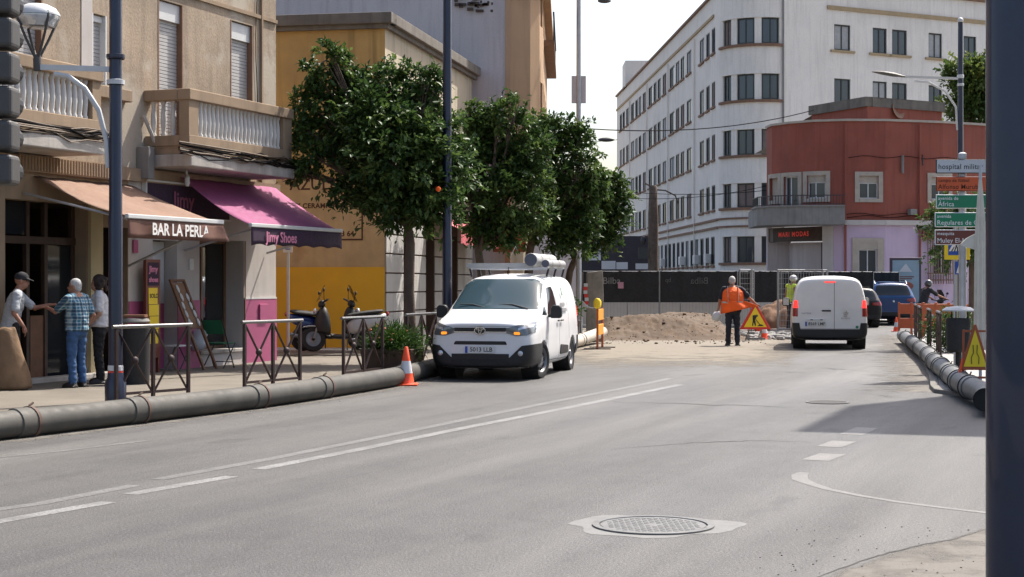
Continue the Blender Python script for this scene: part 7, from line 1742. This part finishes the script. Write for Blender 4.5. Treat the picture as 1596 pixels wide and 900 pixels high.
# ------------------------------------------------------------------ old pole with bracket and overhead cables
q = at(1018,440,80); T = thing('old_pylon', 'thick weathered utility pole with a lamp arm before the white building', 'pole', (q.x,80,0))
b = MB(); b.lathe([(.33,0),(.31,2.2),(.27,2.4),(.26,5),(.2,6.4),(.14,6.5)], 9); b.build('shaft', M['bark'], T, smooth=True)
b = MB(); b.tube([(0,0,6.3),(.6,0,6.25),(1.1,0,6.0),(1.25,0,5.6)], .04, 6); b.tube([(0,0,6.4),(-.4,0,6.6)], .04, 6); b.build('arm', M['rail'], T, smooth=True)
b = MB(); b.box(-.75,-.28,-.2,-.1,2.85,3.4); b.build('sign_back', M['winframe'], T); b = MB(); b.ell((-.5,-.15,3.75),(.14,.12,.22)); b.build('signal_lamp', M['ironblack'], T, smooth=True)
def cable(label, pts, r=.02, sag=0.):
    A_, B_ = at(*pts[0]), at(*pts[1]); P = [A_+(B_-A_)*k/16-Vector((0,0,sag*4*(k/16)*(1-k/16))) for k in range(17)]
    b = MB(); b.tube(P, r, 5); tag(b.build('overhead_cable', M['cable_d'], None), label, 'cable', 'overhead cables')
cable('thick overhead cable running from the trees to the red building roof', ((890,199,60),(1268,172,76)), .022, .45)
cable('thin overhead cable crossing low in front of the white building', ((900,292,70),(1195,297,76)), .014, .25)
cable('second low overhead cable just below the first one', ((900,302,70),(1195,290,76)), .014, .4)
cable('short overhead cable with a lamp reaching the white building edge', ((880,217,60),(962,218,120)), .02, .1)
q = at(945,218,85); b = MB(); b.ell(tuple(q),(.45,.18,.12),12,8); tag(b.build('hanging_street_lamp', M['tlgrey'], None, smooth=True), 'flat lamp hung on the cable beside the white building', 'lamp')
# rooftop antenna behind the trees
q = at(864,195,62); T = thing('roof_antenna', 'thin television antenna above the tree tops', 'antenna', (q.x,62,0))
b = MB(); b.tube([(0,0,4.0),(0,0,8.3)], .02, 5); b.build('mast', M['wire'], T); b = MB(); b.tube([(-.5,0,8.05),(.6,0,8.0)], .012, 5); b.tube([(-.4,0,7.65),(.45,0,7.6)], .012, 5)
for k in range(6): b.tube([(-.45+.18*k,0,7.85),(-.4+.18*k,0,8.2)], .01, 4)
b.build('elements', M['wire'], T)
b = MB(); b.box(-1.0,1.0,0,2,0,4.2); b.build('wall_base', M['mauve'], T)
# ------------------------------------------------------------------ trees
def tree(name, label, base, lobes, nleaf, size, m, trunk, r0, seed, group, fork=.55, elong=2.0, shell=.40, cat='tree'):
    T = thing(name, label, cat, base, 0, group); rg = random.Random(seed); b = MB()
    top = Vector(trunk[-1]); b.tube(trunk, [r0*(1-.4*i/(len(trunk)-1)) for i in range(len(trunk))], 12)
    for (c_, rd) in lobes:
        c_ = Vector(c_); a = top.lerp(Vector(trunk[-2]), rg.random()*.5); md = a.lerp(c_, .5)+Vector((rg.uniform(-.15,.15),rg.uniform(-.15,.15),rg.uniform(-.05,.2)))
        b.tube([a, md, c_], [r0*.5, r0*.32, r0*.14], 7)
        for k in range(4):
            e_ = c_+Vector((rg.uniform(-1,1)*rd[0],rg.uniform(-1,1)*rd[1],rg.uniform(-.6,1)*rd[2]))*.75; b.tube([md.lerp(c_,.6), (md+e_)/2+Vector((0,0,.05)), e_], [r0*.2,r0*.12,r0*.05], 5)
    b.build('trunk', M['bark'], T, smooth=60)
    cr = obj('crown', sprays(nleaf, [(tuple(c_),tuple(r_)) for c_,r_ in lobes], size, m, np.random.RandomState(seed), elong=elong), T)
    return T
def lob(base, Y, lst):   # lobes given as image column, row, radius in px, y-offset
    s_ = FPX/Y; out = []
    for (px,py,rx,rz,dy) in lst: p = at(px,py,Y); out.append(((p.x-base[0], dy, p.z-base[2]), (rx/s_, (rx+rz)/2/s_, rz/s_)))
    return out
def jl(lst, seed):
    rj = random.Random(seed); return [(a_,c_,d_,e_,rj.uniform(-.45,.45)*(d_+e_)/60) for a_,c_,d_,e_ in lst]
b1 = (at(638,440,31.2).x, 31.2, .12)
t1 = tree('orange_tree', 'dark leafy orange tree in the left foreground beside the pink awning', b1, lob(b1,31.2,jl([(517,96,10,24),(534,106,9,26),(525,130,16,20),(489,115,15,12),(470,160,18,9),(500,160,24,18),(468,204,20,12),(495,205,28,20),(473,270,18,12),(500,252,26,22),(560,150,34,30),(602,130,26,28),(641,128,22,24),(668,136,14,20),(684,146,10,20),(540,200,44,40),(590,195,50,48),(640,185,45,45),(560,250,48,40),(615,250,55,48),(665,235,42,42),(690,200,24,34),(702,250,26,30),(552,296,26,24),(590,308,36,30),(635,310,42,32),(675,300,36,34),(712,275,18,26),(655,335,24,16),(562,325,14,14),(612,342,20,12),(690,335,20,18),(478,225,14,8),(458,192,9,6),(722,240,12,20)],1)),
     30000, .125, M['leaf'], [(0,0,0),(.02,0,.6),(-.01,.02,1.4),(.02,0,2.3),(-.06,0,2.9)], .13, 31, 'orange trees along the left pavement')
q = at(683,295,30.1); b = MB(); b.ell((q.x-b1[0],q.y-b1[1],q.z-b1[2]),(.05,.05,.05),12,8); b.build('orange_fruit', M['orange'], t1, smooth=True)
b2 = (at(757,440,38).x, 38, .12)
tree('orange_tree', 'forked orange tree behind the near white van roof', b2, lob(b2,38,jl([(731,178,8,18),(757,175,8,20),(777,178,8,20),(803,175,10,22),(740,215,26,26),(775,215,28,28),(805,205,22,24),(725,255,22,28),(765,262,34,34),(803,258,28,32),(745,305,32,28),(788,312,34,32),(825,288,20,32),(765,348,26,20),(803,352,22,16),(832,235,18,26),(838,330,18,26),(742,352,18,18),(785,375,18,12),(708,290,14,24)],2)), 16000, .135, M['leaf'], [(0,0,0),(.0,0,.9),(-.1,0,1.8),(-.22,0,2.6)], .14, 32, 'orange trees along the left pavement')
b3 = (at(814,440,43.5).x+.1, 43.5, .12)
tree('orange_tree', 'tall orange tree in the middle of the pavement row', b3, lob(b3,43.5,jl([(862,202,17,14),(885,206,18,14),(906,216,13,15),(850,235,26,24),(885,245,28,26),(912,262,18,22),(845,290,28,30),(885,295,32,30),(915,300,16,20),(850,345,28,26),(885,345,26,24),(838,200,12,18),(915,335,16,20),(868,378,20,14),(905,375,16,14),(828,360,16,18),(930,285,12,18)],3)), 13500, .145, M['leaf'], [(0,0,0),(.05,0,1.2),(.1,0,2.4),(.3,0,3.2)], .15, 33, 'orange trees along the left pavement')
b4 = (at(872,440,48.5).x+.12, 48.5, .12)
tree('orange_tree', 'lighter orange tree at the far right end of the row', b4, lob(b4,48.5,jl([(925,277,16,11),(955,287,17,11),(945,312,26,20),(915,320,26,26),(966,316,13,14),(905,355,26,24),(940,350,24,20),(890,380,20,16),(960,340,13,13),(975,305,8,9),(915,392,18,12),(945,378,16,12),(972,330,8,8)],4)), 8500, .15, M['leaf'], [(0,0,0),(.05,0,1.0),(.2,0,1.9),(.5,0,2.6)], .14, 34, 'orange trees along the left pavement')
b5 = (at(1525,440,90).x, 90, .1)
tree('round_tree', 'yellow green tree behind the red building roof on the right', b5, lob(b5,90,[(1525,140,40,42,0),(1500,165,30,26,0),(1545,120,30,34,0),(1490,120,16,16,0),(1560,165,40,36,0),(1515,105,20,14,0)]), 9000, .30, M['leaf2'], [(0,0,0),(0,0,4),(0,0,9.5)], .3, 35, 'trees on the right')
b6 = (at(1514,440,40).x, 40, PR)
tree('orange_tree', 'small dark tree half hidden by the direction signs', b6, lob(b6,40,[(1452,348,15,24,0),(1490,375,38,40,0),(1520,350,34,50,0),(1475,330,22,22,0),(1550,370,40,50,0)]), 7000, .11, M['leaf'], [(0,0,0),(.02,0,1.2),(0,0,2.2)], .11, 36, 'trees on the right')
